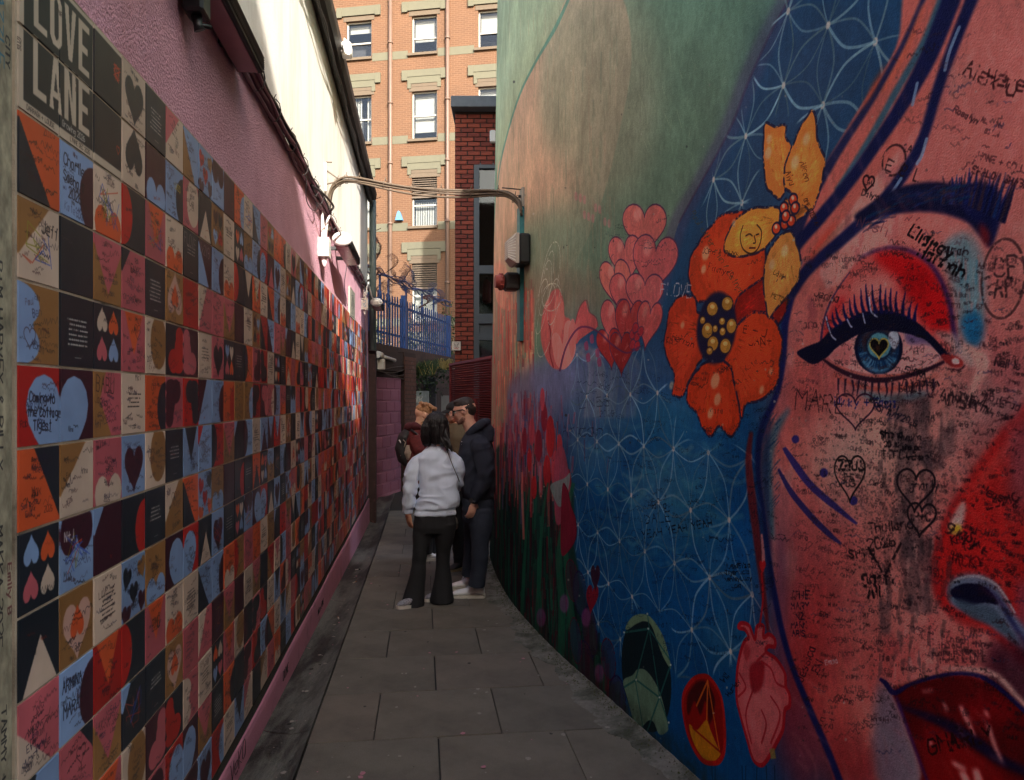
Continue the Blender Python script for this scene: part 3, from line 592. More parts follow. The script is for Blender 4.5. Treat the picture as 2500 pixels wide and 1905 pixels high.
    def petal(P, col, hi=None, ew=5, a=1.0):
        P = np.array(P, float); c = P.mean(0); Q = smooth(P, 8, True); tt = np.arange(len(Q)); Q = c+(Q-c)*(1+.012*np.sin(tt*.55)+.008*np.sin(tt*1.1+1))[:,None]
        F(Q, col, a, 1.6, 0); C.line(np.vstack([M(Q), M(Q[:1])]), dk, ew*.8, .85, 1.0, .1)
        F(c+(P-c)*.62, tuple(min(255, int(v*1.12+10)) for v in col), .55, 8)
        ctr = np.array((1543,706) if col[1] < 100 else (1696,468), float)
        for q in range(150):
            v = Q[rn.randrange(len(Q))]*1.0; v = c+(v-c)*rn.uniform(.3,.88); d_ = (v-ctr)/ (np.linalg.norm(v-ctr)+1e-6); l = rn.uniform(6,20); tq = np.linalg.norm(v-ctr)/90; k_ = rn.choice([.55,.7,.8] if tq < .6 else [.8,1.15,1.3,1.45,1.1]); cc = tuple(max(0,min(255,int(x_*k_+rn.uniform(-8,8)))) for x_ in col)
            e_ = c+(v-c)*.8; B([tuple(e_-d_*l*.5), tuple(e_+d_*l*.5)], [rn.uniform(1.5,4.5), .8], cc, rn.uniform(.25,.6), 1.2)
        if hi: 
            for (x,y,r) in hi: F(ell(x,y,r*.5,r,.2,14), (244,214,170), .6, 4)
    RO = (206,78,42)
    petal([(1486,560),(1500,530),(1520,500),(1548,468),(1580,456),(1622,462),(1640,500),(1652,560),(1650,620),(1620,655),(1580,668),(1545,664),(1522,650),(1500,648),(1484,610)], RO, [(1520,545,16),(1515,580,10)], 7)
    petal([(1590,640),(1640,600),(1672,560),(1694,600),(1690,680),(1640,720),(1600,720),(1580,690)], (150,40,30), None, 6)
    petal([(1590,700),(1630,670),(1668,690),(1684,730),(1680,780),(1672,830),(1640,860),(1606,872),(1596,900),(1566,870),(1556,800),(1570,740)], RO, [(1640,840,10),(1660,800,8)], 7)
    petal([(1436,700),(1444,660),(1470,636),(1496,642),(1502,670),(1520,690),(1516,760),(1500,790),(1484,820),(1470,852),(1448,850),(1452,810),(1436,770),(1430,740)], (202,74,44), [(1446,830,9),(1470,700,8)], 7)
    petal([(1508,790),(1540,776),(1572,790),(1584,840),(1594,890),(1590,920),(1574,940),(1560,928),(1548,918),(1530,940),(1512,920),(1500,890),(1480,866),(1482,830)], (204,72,38), [(1540,820,18),(1545,860,14),(1530,890,12)], 7)
    F(ell(1543,706,42,78,.1,30), dk, 1, 5)
    for (x,y,rx,ry) in [(1534,665,12,16),(1566,654,12,16),(1523,712,12,18),(1535,740,12,17),(1562,745,12,17),(1575,702,11,17),(1513,690,6,9),(1555,692,7,9),(1540,708,6,9),(1556,714,7,10),(1528,756,7,9)]:
        F(ell(x,y,rx,ry,.1,20), (186,138,64), 1, 1.5); F(ell(x,y-ry*.3,rx*.4,ry*.3,0,10), (236,206,140), .8, 2); L(ell(x,y,rx,ry,.1,20), 3, (60,40,50), .9, 0, 1)
    OY = (226,140,70)
    petal([(1648,266),(1668,272),(1692,270),(1692,296),(1704,316),(1704,350),(1694,396),(1682,428),(1664,418),(1650,400),(1644,350),(1644,300)], OY, [(1654,330,14),(1656,300,10)], 6)
    petal([(1748,238),(1758,262),(1760,300),(1776,340),(1774,370),(1762,420),(1748,450),(1722,452),(1706,420),(1690,400),(1690,360),(1708,310),(1726,270)], (232,146,72), [(1736,300,14),(1712,350,16)], 6)
    petal([(1680,452),(1650,446),(1618,450),(1590,468),(1568,500),(1560,540),(1584,552),(1620,548),(1652,530),(1672,500)], (230,156,72), [(1580,480,8)], 6)
    petal([(1700,498),(1714,520),(1724,560),(1720,600),(1702,630),(1676,660),(1656,684),(1648,650),(1644,600),(1652,550),(1672,516)], (220,152,80), [(1690,540,14),(1662,570,12)], 6)
    petal([(1690,430),(1720,440),(1740,452),(1724,470),(1700,476)], OY, None, 5)
    for (x,y) in [(1708,430),(1712,448),(1688,448),(1672,492),(1690,482),(1704,476),(1692,466)]:
        F(ell(x,y,9,13,.2,18), (214,84,50), 1, 1.5); F(ell(x-1,y-4,3,5,0,10), (240,220,190), .8, 2); L(ell(x,y,9,13,.2,18), 3.5, dk, .9, 0, 1)
    # little ink face on the left petal (plain doodle)
    L([(1600,486),(1594,510),(1600,536),(1618,546),(1634,532),(1640,500),(1630,484)], 3, (60,40,30), .85); L([(1606,508),(1614,504),(1620,508)], 3, (60,40,30), .9); L([(1628,506),(1634,504)], 3, (60,40,30), .9); L([(1624,508),(1627,522),(1622,524)], 2.6, (60,40,30), .9); L([(1614,534),(1626,534)], 3.4, (90,40,30), .9)
    # --- green oval, red oval, anatomical heart
    ov = ell(1392,1452,52,126,-.12,40)
    F(ov, (22,44,50), 1, 2, 0)
    F([(1347,1350),(1362,1328),(1384,1322),(1404,1332),(1428,1370),(1442,1420),(1444,1440),(1426,1410),(1404,1350),(1388,1338),(1370,1344),(1352,1356)], (128,156,124), .95, 1.5)
    F([(1342,1466),(1362,1454),(1372,1442),(1388,1442),(1406,1462),(1424,1500),(1438,1560),(1436,1576),(1420,1582),(1408,1556),(1396,1552),(1380,1566),(1366,1556),(1350,1500)], (126,158,132), .95, 1.5)
    for P in ([(1394,1320),(1398,1352),(1368,1466),(1390,1600)],[(1344,1362),(1398,1354),(1442,1420)],[(1398,1354),(1420,1500),(1440,1560)],[(1344,1480),(1370,1464),(1420,1502)],[(1420,1502),(1388,1590)],[(1444,1432),(1420,1502)]): L(P, 5, (48,106,100), .85, 0, 1)
    for (x,y) in [(1344,1362),(1396,1354),(1370,1464),(1420,1502),(1444,1432),(1394,1322),(1440,1556)]: F(ell(x,y,2,2.4,0,8), (214,220,210), .9, 1)
    ov = smooth([(1490,1466),(1510,1456),(1530,1462),(1552,1500),(1560,1560),(1560,1610),(1552,1636),(1536,1644),(1510,1636),(1486,1596),(1472,1540),(1472,1496)], 6, True)
    F(ov, (150,24,20), 1, 2, 0); F([(1484,1560),(1500,1572),(1512,1560),(1522,1550),(1530,1572),(1546,1610),(1552,1624),(1536,1640),(1512,1630),(1492,1596)], (196,136,32), .95, 1.5)
    F([(1500,1470),(1522,1470),(1540,1510),(1528,1560),(1520,1510),(1508,1540),(1496,1510),(1482,1540),(1480,1500)], (70,18,20), .9, 3)
    for P in ([(1524,1466),(1522,1548)],[(1524,1466),(1550,1620)],[(1492,1568),(1554,1622)],[(1524,1466),(1500,1520)]): L(P, 4.5, (206,110,40) if P[0][0] == 1524 else (150,30,20), .85, 0, 1)
    C.line(np.vstack([M(ov), M(ov[:1])]), (180,36,30), 9, .95)
    hp = [(1596,1400),(1604,1380),(1612,1372),(1604,1356),(1590,1352),(1596,1342),(1612,1346),(1620,1364),(1626,1376),(1630,1350),(1644,1348),(1644,1372),(1656,1366),(1668,1376),(1668,1392),(1654,1392),(1650,1404),(1672,1420),(1690,1450),(1692,1478),(1700,1496),(1700,1520),(1690,1530),(1686,1570),(1672,1600),(1656,1630),(1640,1648),(1622,1636),(1608,1590),(1594,1540),(1586,1500),(1588,1440)]
    F(hp, (206,104,106), 1, 1.5); F([(1600,1500),(1640,1480),(1680,1500),(1676,1560),(1650,1610),(1626,1600)], (216,126,124), .7, 8)
    F([(1614,1440),(1630,1424),(1646,1430),(1640,1480),(1620,1490)], (150,30,40), .85, 3); F([(1600,1400),(1606,1385),(1616,1400),(1608,1424)], (170,50,56), .7, 3)
    Q = smooth(hp, 6, True); C.line(np.vstack([M(Q), M(Q[:1])]), (176,34,44), 7, .95)
    for P in ([(1640,1425),(1660,1440),(1672,1470),(1690,1480)],[(1620,1490),(1606,1540),(1618,1600)],[(1660,1500),(1680,1540),(1660,1600)],[(1592,1450),(1606,1480),(1590,1500)],[(1650,1404),(1630,1424)],[(1640,1530),(1650,1560),(1640,1600)]): L(P, 4, (176,40,50), .85)
    B([(1662,1612),(1666,1634)], 11, (150,136,80), .9, 1.5)
    for x in (1598,1606,1630,1650,1668,1540,1533): L([(x,1650),(x+rn.uniform(-2,2),1700)], 2.5, (16,40,60), .7, 0, 1)
    HT(1642,1218,14,30,(190,40,44),.95)
    # --- graffiti
    T('Alex u',2072,160,34,.42,(60,26,28),3.4); T('Here',2124,176,30,.26,(60,26,28),3.4)
    T('Ellamay',1955,505,26,.55,(16,12,16),5,.95); T('&',1996,520,22,.3,(16,12,16),5); T('Hannah',1976,548,26,.5,(16,12,16),5,.95)
    T('CP',2142,596,40,-.06,(60,40,42),4); T('AP',2140,640,38,-.06,(60,40,42),4); L(ell(2160,600,46,86,.1,30), 3, (60,40,42), .7, .1, 1)
    T('Sarah',2022,540,18,.2,(40,28,34),2.6); T('Nash',1845,486,24,.35,(120,70,76),2.6,.7); T('Jenna',1752,636,16,.3,(50,26,34),2.2)
    T('E 8 L',1905,366,26,.35,(50,26,30),3); T('24',1946,326,14,.1,(50,26,30),2.4); L(ell(1925,345,24,34,.3,24), 3, (50,26,30), .8, .1, 1)
    HT(1870,392,24,34,(206,112,104),0,.2,(60,30,34),3); T('J+L',1862,398,10,.1,(60,30,34),2); T('Dalym',1855,420,12,.3,(30,20,26),2.4)
    T('SHONE + CCUICH',2095,338,14,.3,(96,52,54),2.2); T('SHALOM SHABAT',2092,372,15,.28,(66,34,40),2.4); T('AL + INA',2112,262,10,.3,(110,60,60),2); T('SIMON',2120,286,10,.3,(110,60,60),2); T('Rosalyn',2052,240,13,.5,(80,44,48),2.2)
    T('Nicky + Emma',1798,874,17,.02,(40,44,110),3,.95); HT(1842,878,82,78,(0,0,0),0,0,(70,40,60),2.6)
    T('MARE',1712,880,40,.12,(50,26,32),3.4); T('WALSALL',1870,862,15,.45,(20,30,50),3); T('NSI 14/1/2026',1880,850+30,13,.4,(30,26,40),2.6)
    T('ELORA',1948,802,13,.25,(20,16,24),2.8); T('DYL & anyte',1940,838,22,.25,(44,26,34),2.6); T('gnarly',1984,828,11,.1,(20,16,24),2.4)
    T('AMBRA',2020,868,32,.2,(52,32,36),3.4); T('AMBER',2040,852+8,22,.25,(70,50,54),2.6); T('mojigrad',2120,858,15,.35,(70,44,50),2.4); T('INHA',1968,908,20,.03,(70,56,58),2.8); T('Neil is',2142,786,16,.18,(46,30,36),2.8)
    T('Thailand',1872,1148,20,-.12,(36,24,28),3.4); T('2026',1870,1184,22,-.15,(36,24,28),3.6); L([(1870,1180),(1905,1240),(1940,1170)], 4, (30,20,26), .85, .2, 1)
    HT(1830,1020,66,100,(0,0,0),0,0,(40,30,32),2.8); T('ZEUS',1806,1012,20,.02,(30,24,26),5,.9); T('THE',1816,1032,11,0,(40,30,32),2.4); T('PUG',1812,1048,14,0,(40,30,32),3)
    T('Shona',1896,942,14,.0,(16,12,18),4,.95); T('07/10/23',1936,948,9,.0,(30,22,28),2.2); T('30cm',1904,962,11,0,(16,12,18),3.4); T('TTFC',1898,988,18,0,(26,20,24),3.4); T('phoebe',1944,968,9,0,(16,12,18),3.6); T('+',1966,978,8,0,(16,12,18),3); T('Archie *',1950,990,10,0,(16,12,18),3.4)
    HT(1972,1046,82,92,(0,0,0),0,.05,(40,30,36),3); T('gnarly',1958,1054,17,0,(40,30,36),2.8); HT(1984,1112,62,72,(0,0,0),0,.1,(40,30,36),3); T('P+C',1968,1122,18,0,(40,30,36),3); T('guapy e',2038,1138,22,.6,(50,26,30),3.6)
    T('Weast & Tom',2112,1062,18,.4,(60,26,30),2.8); T('Lozic',2126,1098,24,-.3,(60,26,30),2.8); T('KEV C',2050,1172,16,-.2,(60,20,26),2.8); T('JACKY',2040,1214,22,.12,(90,20,26),3)
    T('Ali',1870,1286,22,0,(20,16,20),6,.9); T('Sarn',1858,1262,24,-.1,(30,22,26),6,.85,rough=.7); T('Swing',1830,1202,18,-.1,(30,22,26),4,.8,rough=.6)
    T('GNARLY',2002,1625,34,-.22,(40,10,14),5,.9); T('the more things',2020,1396,12,-.04,(80,44,50),2.2); T('are powerful',2022,1412,12,-.04,(80,44,50),2.2); T('there is LOVE',2022,1428,12,-.04,(80,44,50),2.2)
    T('Jessica',1728,1470,18,-1.2,(50,26,36),2.8); T('LEXI',1756,1460,16,-1.1,(60,26,36),2.6); T('THE',1708,1290,18,0,(36,24,44),3); T('MARY',1704,1312,14,0,(36,24,44),3); T('NZ',1714,1334,14,0,(36,24,44),3); T('MARK',1704,1352,12,0,(36,24,44),3); T('ARIS',1706,1370,12,0,(36,24,44),3); T('Emma',1778,1432,10,-.2,(220,190,190),2)
    T('Lexi,Eliza',1566,1224,10,-.05,(10,14,24),2.8,.95); T('Tigerlucia',1562,1238,9,-.05,(10,14,24),2.4); T('Ashley,Lucy',1560,1252,9,-.05,(10,14,24),2.4); T('Lola',1576,1266,9,-.05,(10,14,24),2.4)
    T('YEAH YEAH YEAH',1384,1160,16,-.18,(8,16,30),3.6,.95); T('DALE',1390,1128,20,-.1,(8,16,30),3,.9); T('Hiya',1404,1095,14,0,(8,16,30),2.6); T('Arcan',1210,1000-60,26,0,(24,24,44),3,.8); T('LINES',1248,880,22,-.1,(24,24,44),2.6,.7)
    T('FLOVE',1422,634,26,.12,(206,196,200),3.2,.9,.6); T('JAN+',1612,744,18,0,(60,20,24),2.8); T('E + J',1600,716,16,.2,(60,20,24),2.6); T('JOPE + RHYS',1510,545,11,.12,(60,24,24),2.2); T('Palmyra',1524,580,13,.3,(70,24,24),2.2)
    T('Hernan',1446,730,12,.4,(60,20,24),2.2); T('TM',1432,738,13,.2,(60,20,24),2.2); T('Alya',1690,372,14,1.2,(100,56,30),2); T('Alison',1722,350,13,1.3,(110,56,30),2); T('ONE STEP AT',1730,430,9,1.15,(70,36,24),2); T('Cailin',1664,590,10,.5,(90,56,30),2); T('METOME',1660,640,10,.4,(90,56,30),2)
    T('Paul luther Kain & Esther',1486,460,13,1.02,(90,80,60),2,.8); T('Will',1560,1470,12,-.9,(8,14,24),2.6); T('Hurley',1570,1500,11,-.9,(8,14,24),2.4)
    for i in range(420):  # small scrawls
        zone = rn.random()
        if zone < .58: x, y = rn.uniform(1700,2200), rn.uniform(560,1620)
        elif zone < .7: x, y = rn.uniform(1900,2200), rn.uniform(60,560)
        elif zone < .92: x, y = rn.uniform(1230,1660), rn.uniform(780,1330)
        elif zone < .96: x, y = rn.uniform(1440,1680), rn.uniform(500,930)
        else: x, y = rn.uniform(1300,1430), rn.uniform(460,760)
        h = rn.uniform(3.5,10); n = rn.randint(3,9); ang = rn.uniform(-.3,.55); pl = [(x,y)]; ca, sa = math.cos(ang), math.sin(ang)
        for k in range(n*2): pl.append((x+(k+1)*h*.4*ca+rn.uniform(-h,h)*.3, y-(k+1)*h*.4*sa+rn.uniform(-h,h)*.7))
        blue = x < 1690
        C.line(M(smooth(pl, 2)), rn.choice([(12,20,36),(24,34,60),(20,20,30)]) if blue else rn.choice([(40,22,28),(70,34,40),(30,20,24),(90,44,52),(50,50,80)]), rn.uniform(1.0,2.0), rn.uniform(.25,.65), 1, .5)
    words = ['LOVE','Jack','Amy','Ben','Sam','2026','Liam','Eva','Mia','Tom','Lucy','Paul','Kate','Anna','Leo','Max','T+J','E+A','Josh','Lea','CAT','Joe','2025','Nina','Dan','Ella','Rob','Meg']
    words += ['Alice & Bob','Chris','Sophie','Emma+Jay','Dublin','Zoe','Oscar','L.F.','Marta','Pia','J & K','Ciara','Sean','Aoife','love u','4EVER','Hugo','Noah','Ines','Rita','K+D','Tara','Gemma','BFF','Cork','Matt','Holly','Erin','MAY 24','Owen','Ruth','E.T','Nick']
    for i in range(800):
        if rn.random() < .72: x, y = rn.uniform(1700,2190), rn.uniform(540,1600)
        else: x, y = rn.uniform(1250,1660), rn.uniform(780,1420)
        T(rn.choice(words), x, y, abs(rn.gauss(0,5))+4.5, rn.gauss(.12,.25), rn.choice([(40,24,30),(60,34,40),(24,20,26)]) if x > 1680 else (12,22,40), rn.uniform(1.3,2.1), rn.uniform(.3,.65), rough=.5)
    for i in range(2600): # ink speckles of worn writing on the cheek
        x = rn.gauss(1930,80); y = rn.gauss(1080,150)
        if x < 1700 or x > 2190: continue
        C.fill(M(ell(x,y,rn.uniform(.6,2.4),rn.uniform(.6,2.6),0,5)), (46,36,38), rn.uniform(.3,.8), 1)
    for i in range(60):
        x, y = rn.uniform(1320,1500), rn.uniform(60,420); L([(x,y),(x+rn.uniform(-12,16),y+rn.uniform(10,60))], 1.6, (176,186,150), rn.uniform(.15,.5), .3)
    # dry paint noise over everything
    for i in range(260):  # chips and scuffs down to the render
        x, y = rn.uniform(1090,2200), rn.uniform(150,1660); C.fill(M(ell(x,y,rn.uniform(.8,3),rn.uniform(.8,3.5),0,6)), rn.choice([(196,188,170),(60,58,58),(150,140,130)]), rn.uniform(.3,.8), 1)
    n1 = vnoise(C.h, C.w, 9, 3, 3, 1, 2.4)[..., None]; n2 = vnoise(C.h, C.w, 160, 4, 4)[..., None]; n3 = vnoise(C.h, C.w, 3, 2, 8)[..., None]
    C.a *= (1+.16*(n1-.5)+.22*(n2-.5)+.14*(n3-.5))
    C.a = np.clip(C.a, 0, 1); lum = C.a.mean(2, keepdims=True); C.a = np.clip(lum+(C.a-lum)*1.05, 0, 1)   # stronger pigments
    C.a = np.clip(C.a**1.12*1.06, 0, .97)
    # grime along the foot of the wall
    zz = MZ1-(np.arange(C.h)+.5)/PXM; Yc = np.interp((np.arange(C.w)+.5)/PXM, _ss, _ys); g0 = -0.0318*Yc
    dz = zz[:, None]-g0[None]; gr = np.clip((.16-dz)/.16, 0, 1)*np.clip(vnoise(C.h, C.w, 24, 4, 6)*2.2-.5, 0, 1)
    C.a += (np.array((44,50,42), np.float32)/255-C.a)*(gr[..., None]*.85)
    return C

# ---------------------------------------------------------------- ground, paving, gutter
def AL(v, w, z): # alley frame: v across, w along the left wall
    p = E1*v + E2*w; return Vector((p.x, p.y, z))
M_soil = mat('ground_asphalt', srgb(92,88,82), .9, .2, 5, .3, 80)
gm = MB()
gm.add([(-60,-40,-1.0),(60,-40,-1.0),(60,90,-1.0),(-60,90,-1.0)], [(0,1,2,3)])
gys = [-12,-3,0,3,6,8,10,13,20,40]
vs = []; 
for y in gys: vs += [(-9,y,gz(y)-.06),(9,y,gz(y)-.06)]
gm.add(vs, [(2*i,2*i+1,2*i+3,2*i+2) for i in range(len(gys)-1)])
gm.build('ground', M_soil, kind='structure')
M_joint = mat('paving_joint', srgb(46,44,42), .95, .3, 12)
pb = MB(); vs = []
for w in np.arange(-3, 18.1, .5):
    for v in (-.556, 2.2): p = AL(v, w, 0); vs.append((p.x, p.y, gz(p.y)-.013))
n = len(vs)//2; pb.add(vs, [(2*i,2*i+1,2*i+3,2*i+2) for i in range(n-1)])
pave = pb.build('pavement', M_joint, kind='structure')
def slab_mat(name, c, st):
    return mat(name, srgb(*c), .8, .42, 210, .5, 320, col2=srgb(*st), c2scale=2.2, c2lo=.42, c2hi=.75, bdist=.004)
SL = [slab_mat('paving_slab_brown', (119,112,99), (88,81,72)), slab_mat('paving_slab_grey', (115,109,97), (84,78,70)), slab_mat('paving_slab_rosy', (120,111,98), (90,82,74))]
slabs = {}
def slab_mesh(k, L, D):
    key = (k, round(L,2), round(D,2))
    if key in slabs: return slabs[key]
    m = MB(); x, y, b, t = L/2-.0035, D/2-.003, .0025, .03
    P = [(-x,-y,-t),(x,-y,-t),(x,y,-t),(-x,y,-t),(-x,-y,-b),(x,-y,-b),(x,y,-b),(-x,y,-b),(-x+b,-y+b,0),(x-b,-y+b,0),(x-b,y-b,0),(-x+b,y-b,0)]
    m.add(P, [(0,1,5,4),(1,2,6,5),(2,3,7,6),(3,0,4,7),(4,5,9,8),(5,6,10,9),(6,7,11,10),(7,4,8,11),(8,9,10,11)])
    slabs[key] = m.mesh('paving_slab', SL[k]); return slabs[key]
rs = random.Random(3)
DW = .629; yaw = math.atan2(E1.y, E1.x)
for k in range(-5, 15):
    w0 = 3.66 + k*DW
    e = sorted([(.078 if k % 2 else -.24)/NW + .6305*j for j in range(-3, 5)])
    e = [-.556] + [x for x in e if x > -.556+.12]
    for a, b in zip(e[:-1], e[1:]):
        c = AL((a+b)/2, w0+DW/2, 0)
        if a/1 > gX(min(max(c.y, -3), 9.4)) + KW*c.y + .25 or c.y > 12.6: continue
        o = link('paving_slab', slab_mesh(rs.choice((0,0,1,1,2)), b-a, DW), pave)
        c.z = gz(c.y) + rs.uniform(-.0015, .0012); o.location = c
        slope = -.0318 if c.y < 10 else -.012
        o.rotation_euler = (math.atan(slope) + rs.uniform(-.002,.002), rs.uniform(-.002,.002), yaw)
# gutter channel along the tiled wall
M_gut = mat('gutter_concrete', srgb(100,100,92), .55, .45, 60, .5, 160, col2=srgb(34,31,28), c2scale=2.4, c2lo=.42, c2hi=.56, stretch=(2.0,.35,1), bdist=.008)
gu = MB(); prof = [(-.84,.012),(-.795,.010),(-.775,.0),(-.72,-.012),(-.66,-.02),(-.60,-.012),(-.562,-.002),(-.560,-.03)]
ws = [-3] + [x for j in range(0, 12) for x in (1.1+j*1.36-.004, 1.1+j*1.36+.004)] + [17.5]
vs = []
for i, w in enumerate(ws):
    for v, dz in prof: p = AL(v, w, 0); vs.append((p.x, p.y, gz(p.y)+dz))
npf = len(prof)
for i in range(len(ws)-1):
    if i % 2 == 0:
        gu.add(vs[i*npf:(i+2)*npf], [(j, j+1, npf+j+1, npf+j) for j in range(npf-1)])
gu.build('gutter_channel', M_gut, kind='structure')
# cement fillet along the foot of the mural wall
M_fil = mat('fillet_cement', srgb(128,124,114), .9, .3, 30, .8, 90, col2=srgb(70,72,58), c2scale=4, c2lo=.45, c2hi=.62, bdist=.012)
fi = MB(); vs = []; ny = 160
for i in range(ny):
    Y = 1.0 + (9.0-1.0)*i/(ny-1); n = vnoise_w = .06 + .035*math.sin(Y*5.1) + .02*math.sin(Y*17) + .012*math.sin(Y*41)
    g = gz(Y)
    for k, (o_, dz) in enumerate([(-.03,.035),(.004,.03),(.02,.016+.004*math.sin(Y*30)),(.045+n*.3,.010+.003*math.sin(Y*53)),(.075+n,.0015),(.08+n,-.01)]):
        p = MP(Y, 0, o_); vs.append((p.x, p.y, g+dz+.002*math.sin(Y*77+k)))
fi.add(vs, [(i*6+j, i*6+j+1, (i+1)*6+j+1, (i+1)*6+j) for i in range(ny-1) for j in range(5)])
fi.build('cement_fillet', M_fil, kind='structure')

# ---------------------------------------------------------------- mural building
Cm = paint_mural(); IM_m = Cm.to_image('mural_paint'); del Cm
M_mural = img_mat('mural_paint', IM_m, .82, .7, 200, .12, 1.3, .006)
M_render = mat('green_render', srgb(130,150,130), .85, .1, 5, .3, 140)
mural = empty('mural_building', (1.6, 4.5, 0), 'tall building with a mural of a woman\'s face and orange flowers on its curved wall', 'building')
HB = 12.0
mb = MB(); vs = []; uv = []; NYm, zs = 90, [MZ0, 0, .5, 1, 1.5, 2, 2.5, 3, 3.5, 4, 4.35, 4.7, 5, 5.5, 6, MZ1]
Ys = np.linspace(Y_NEAR, Y_FAR, NYm)
for Y in Ys:
    s = np.interp(Y, _ys, _ss)
    for z in zs: vs.append(MP(Y, z)); uv.append((s/S_LEN, (z-MZ0)/(MZ1-MZ0)))
nz = len(zs); fs = [(i*nz+j, (i+1)*nz+j, (i+1)*nz+j+1, i*nz+j+1) for i in range(NYm-1) for j in range(nz-1) if Ys[i] >= 3.9 or zs[j+1] <= 4.7]
mb.add(vs, fs, 0, [[uv[k] for k in f] for f in fs], sm=True)
mb.build('painted_wall', M_mural, mural, label='wall painted with a woman\'s face, orange flowers, pink hearts and blue hair, covered in handwriting', recalc=False)
ub = MB(); YS_, HL = 3.9, 4.7     # unseen low wing in front, tall block behind, heights set for the sunlit strip
for i in range(NYm-1):
    a, b = MP(Ys[i], MZ1), MP(Ys[i+1], MZ1)
    if Ys[i] >= YS_: ub.add([a, b, (b.x, b.y, HB), (a.x, a.y, HB)], [(0,1,2,3)], sm=True)
    p = MP(Ys[i], HL); q = MP(Ys[i+1], HL)
    if Ys[i] < YS_: ub.add([p, q, (9, q.y, HL), (9, p.y, HL)], [(0,1,2,3)])
    else: ub.add([(a.x, a.y, HB), (b.x, b.y, HB), (9, b.y, HB), (9, a.y, HB)], [(0,1,2,3)])
f1 = MP(Y_FAR, 6.4); f0 = MP(Y_FAR, 0); n0 = MP(Y_NEAR, 0); ys_ = Ys[[i for i in range(NYm) if Ys[i] >= YS_][0]]; s0 = MP(ys_, HL); s1 = MP(ys_, MZ1)
ub.add([(f0.x, f0.y, MZ0-.3), (f1.x, f1.y, 6.4), (f1.x, f1.y, HB), (9, Y_FAR+.4, HB), (9, Y_FAR+.4, MZ0-.3)], [(0,1,2,3,4)])
ub.add([(n0.x, n0.y, MZ0-.3), (n0.x, n0.y, HL), (9, Y_NEAR, HL), (9, Y_NEAR, MZ0-.3)], [(0,1,2,3)])
ub.add([s0, s1, (s1.x, s1.y, HB), (9, ys_, HB), (9, ys_, HL)], [(0,1,2,3,4)])
ub.add([(9, Y_NEAR, MZ0-.3), (9, Y_FAR+.4, MZ0-.3), (9, Y_FAR+.4, HB), (9, ys_, HB), (9, ys_, HL), (9, Y_NEAR, HL)], [(0,1,2,3,4,5)])
ub.build('wall', M_render, mural)

# ---------------------------------------------------------------- left building: pink wall with painted tiles
TP = 96; NCOL = 54; NROW = 14; TY0 = 1.4643; TPY = .1688; TZ1 = 2.479; TPZ = .170
PAL = {'K':(40,46,54),'O':(224,96,52),'R':(192,44,38),'P':(204,102,110),'C':(218,194,172),'T':(156,112,66),'B':(140,170,212),'M':(70,34,46),'W':(212,168,150)}
ROWS = [  # background, shape, second colour for every tile that can be read; '' = as the series goes on
 ['S','S','K.','ChK','Kq','PbC','BaT','Bx','BwM','M.','OzB','C.','BaK','P.','T4','O.','OzK','Cq','PhK','CbT','MaB','Tx','R.','KzO'],
 ['S','S','K.','CHK','MmB','BzK','PEC','K^C','T4','Cq','K4','TmB','BzK','RlB','M^P','BhM','Cq','T4','K^C','BzK','RlB','MvP','Cq','O.'],
 ['OaK','BzM','CmO','KLR','PvO','CmO','Kq','MaB','BzM','CmO','KLR','KvC','OvC','Cq','OaK','BzM','CmO','K.','BmB','CmO','Cq','BzK','OLR','K.'],
 ['TbC','K.','TVP','PcK','Kq','Tn','R.','CbP','P.','TVP','M.','Cq','T4','RaK','BaM','P.','TVP','McB','K^C','Cq','KvC','TmB','OaR','P.'],
 ['T3B','Kq','K4','PvO','CET','KdR','MeP','Cq','PhK','K4','Kq','OLK','PdM','ReK','Cq','K4','Kq','O^C','P.','OdK','MeP','Kq','Bx','Kq'],
 ['RrB','MlB','TgP','Cq','OzK','PDM','RFK','MbB','BzM','OzR','T.','TzB','RDK','MFP','PzC','BLM','PmO','Kq','BwK','OEP','RLK','KEC','OzK','Kq'],
 ['OAK','TbC','PmC','BhM','CET','Kq','BvK','BcR','RLK','TVP','KcB','BLM','Cq','B^M','MvB','RvB','Cq','Tn','K.','Cq','BvK','OgM','MgB','Cq'],
 ['K4','BwM','McB','KzR','Kq','CbT','OaK','Bx','TmB','M.','KzR','Kq','O^K','K4','TwB','K.','BzK','MLK','CnK','K4','BwM','P.','Mq','PbC'],
 ['K^C','Tn','Cq','Bx','TmB','MrB','RlB','K^C','BhM','Kq','K4','BwM','MrB','RlB','K^C','BhM','Kq','Bx','PmC','OEK','CLT','B^K','Tx','Cq'],
 ['PkC','BzM','RvO','KLR','PvO','CmO','Cq','BaK','BzM','OmC','TLR','P.','O.','Cq','T.','KcB','R.','PVT','KvC','BaK','OLT','RmM','CvM','B.'],
 ['KgB','PtK','TVP','KcB','Kq','Tn','P.','CbP','M.','TVP','M.','Cq','TVP','K.','RaT','CvP','BLK','P.','CET','OzK','Kq','MmB','T3B','R.'],
 ['Bx','OaP','PvO','CET','MdP','KeR','P3C','Cq','K4','PvO','CET','KLM','PDK','KeR','Cq','BvK','OdM','P3C','Kq','K4','TmB','R.','CbT','Kq'],
 ['Cq','MrB','BaK','KdR','PDM','RrB','MlB','TVP','Kq','OzK','K.','PDM','RdK','BzM','OaK','Cq','BvK','TbC','P.','KLR','BhM','Mq','OmC','C.'],
 ['Tn','Kq','RlB','O.','KaO','TbC','BwM','BhM','RzB','Cq','BvK','PbC','K.','TbC','P.','OmC','Kq','B.','RzM','CET','K4','P.','TVP','MlB'],
]
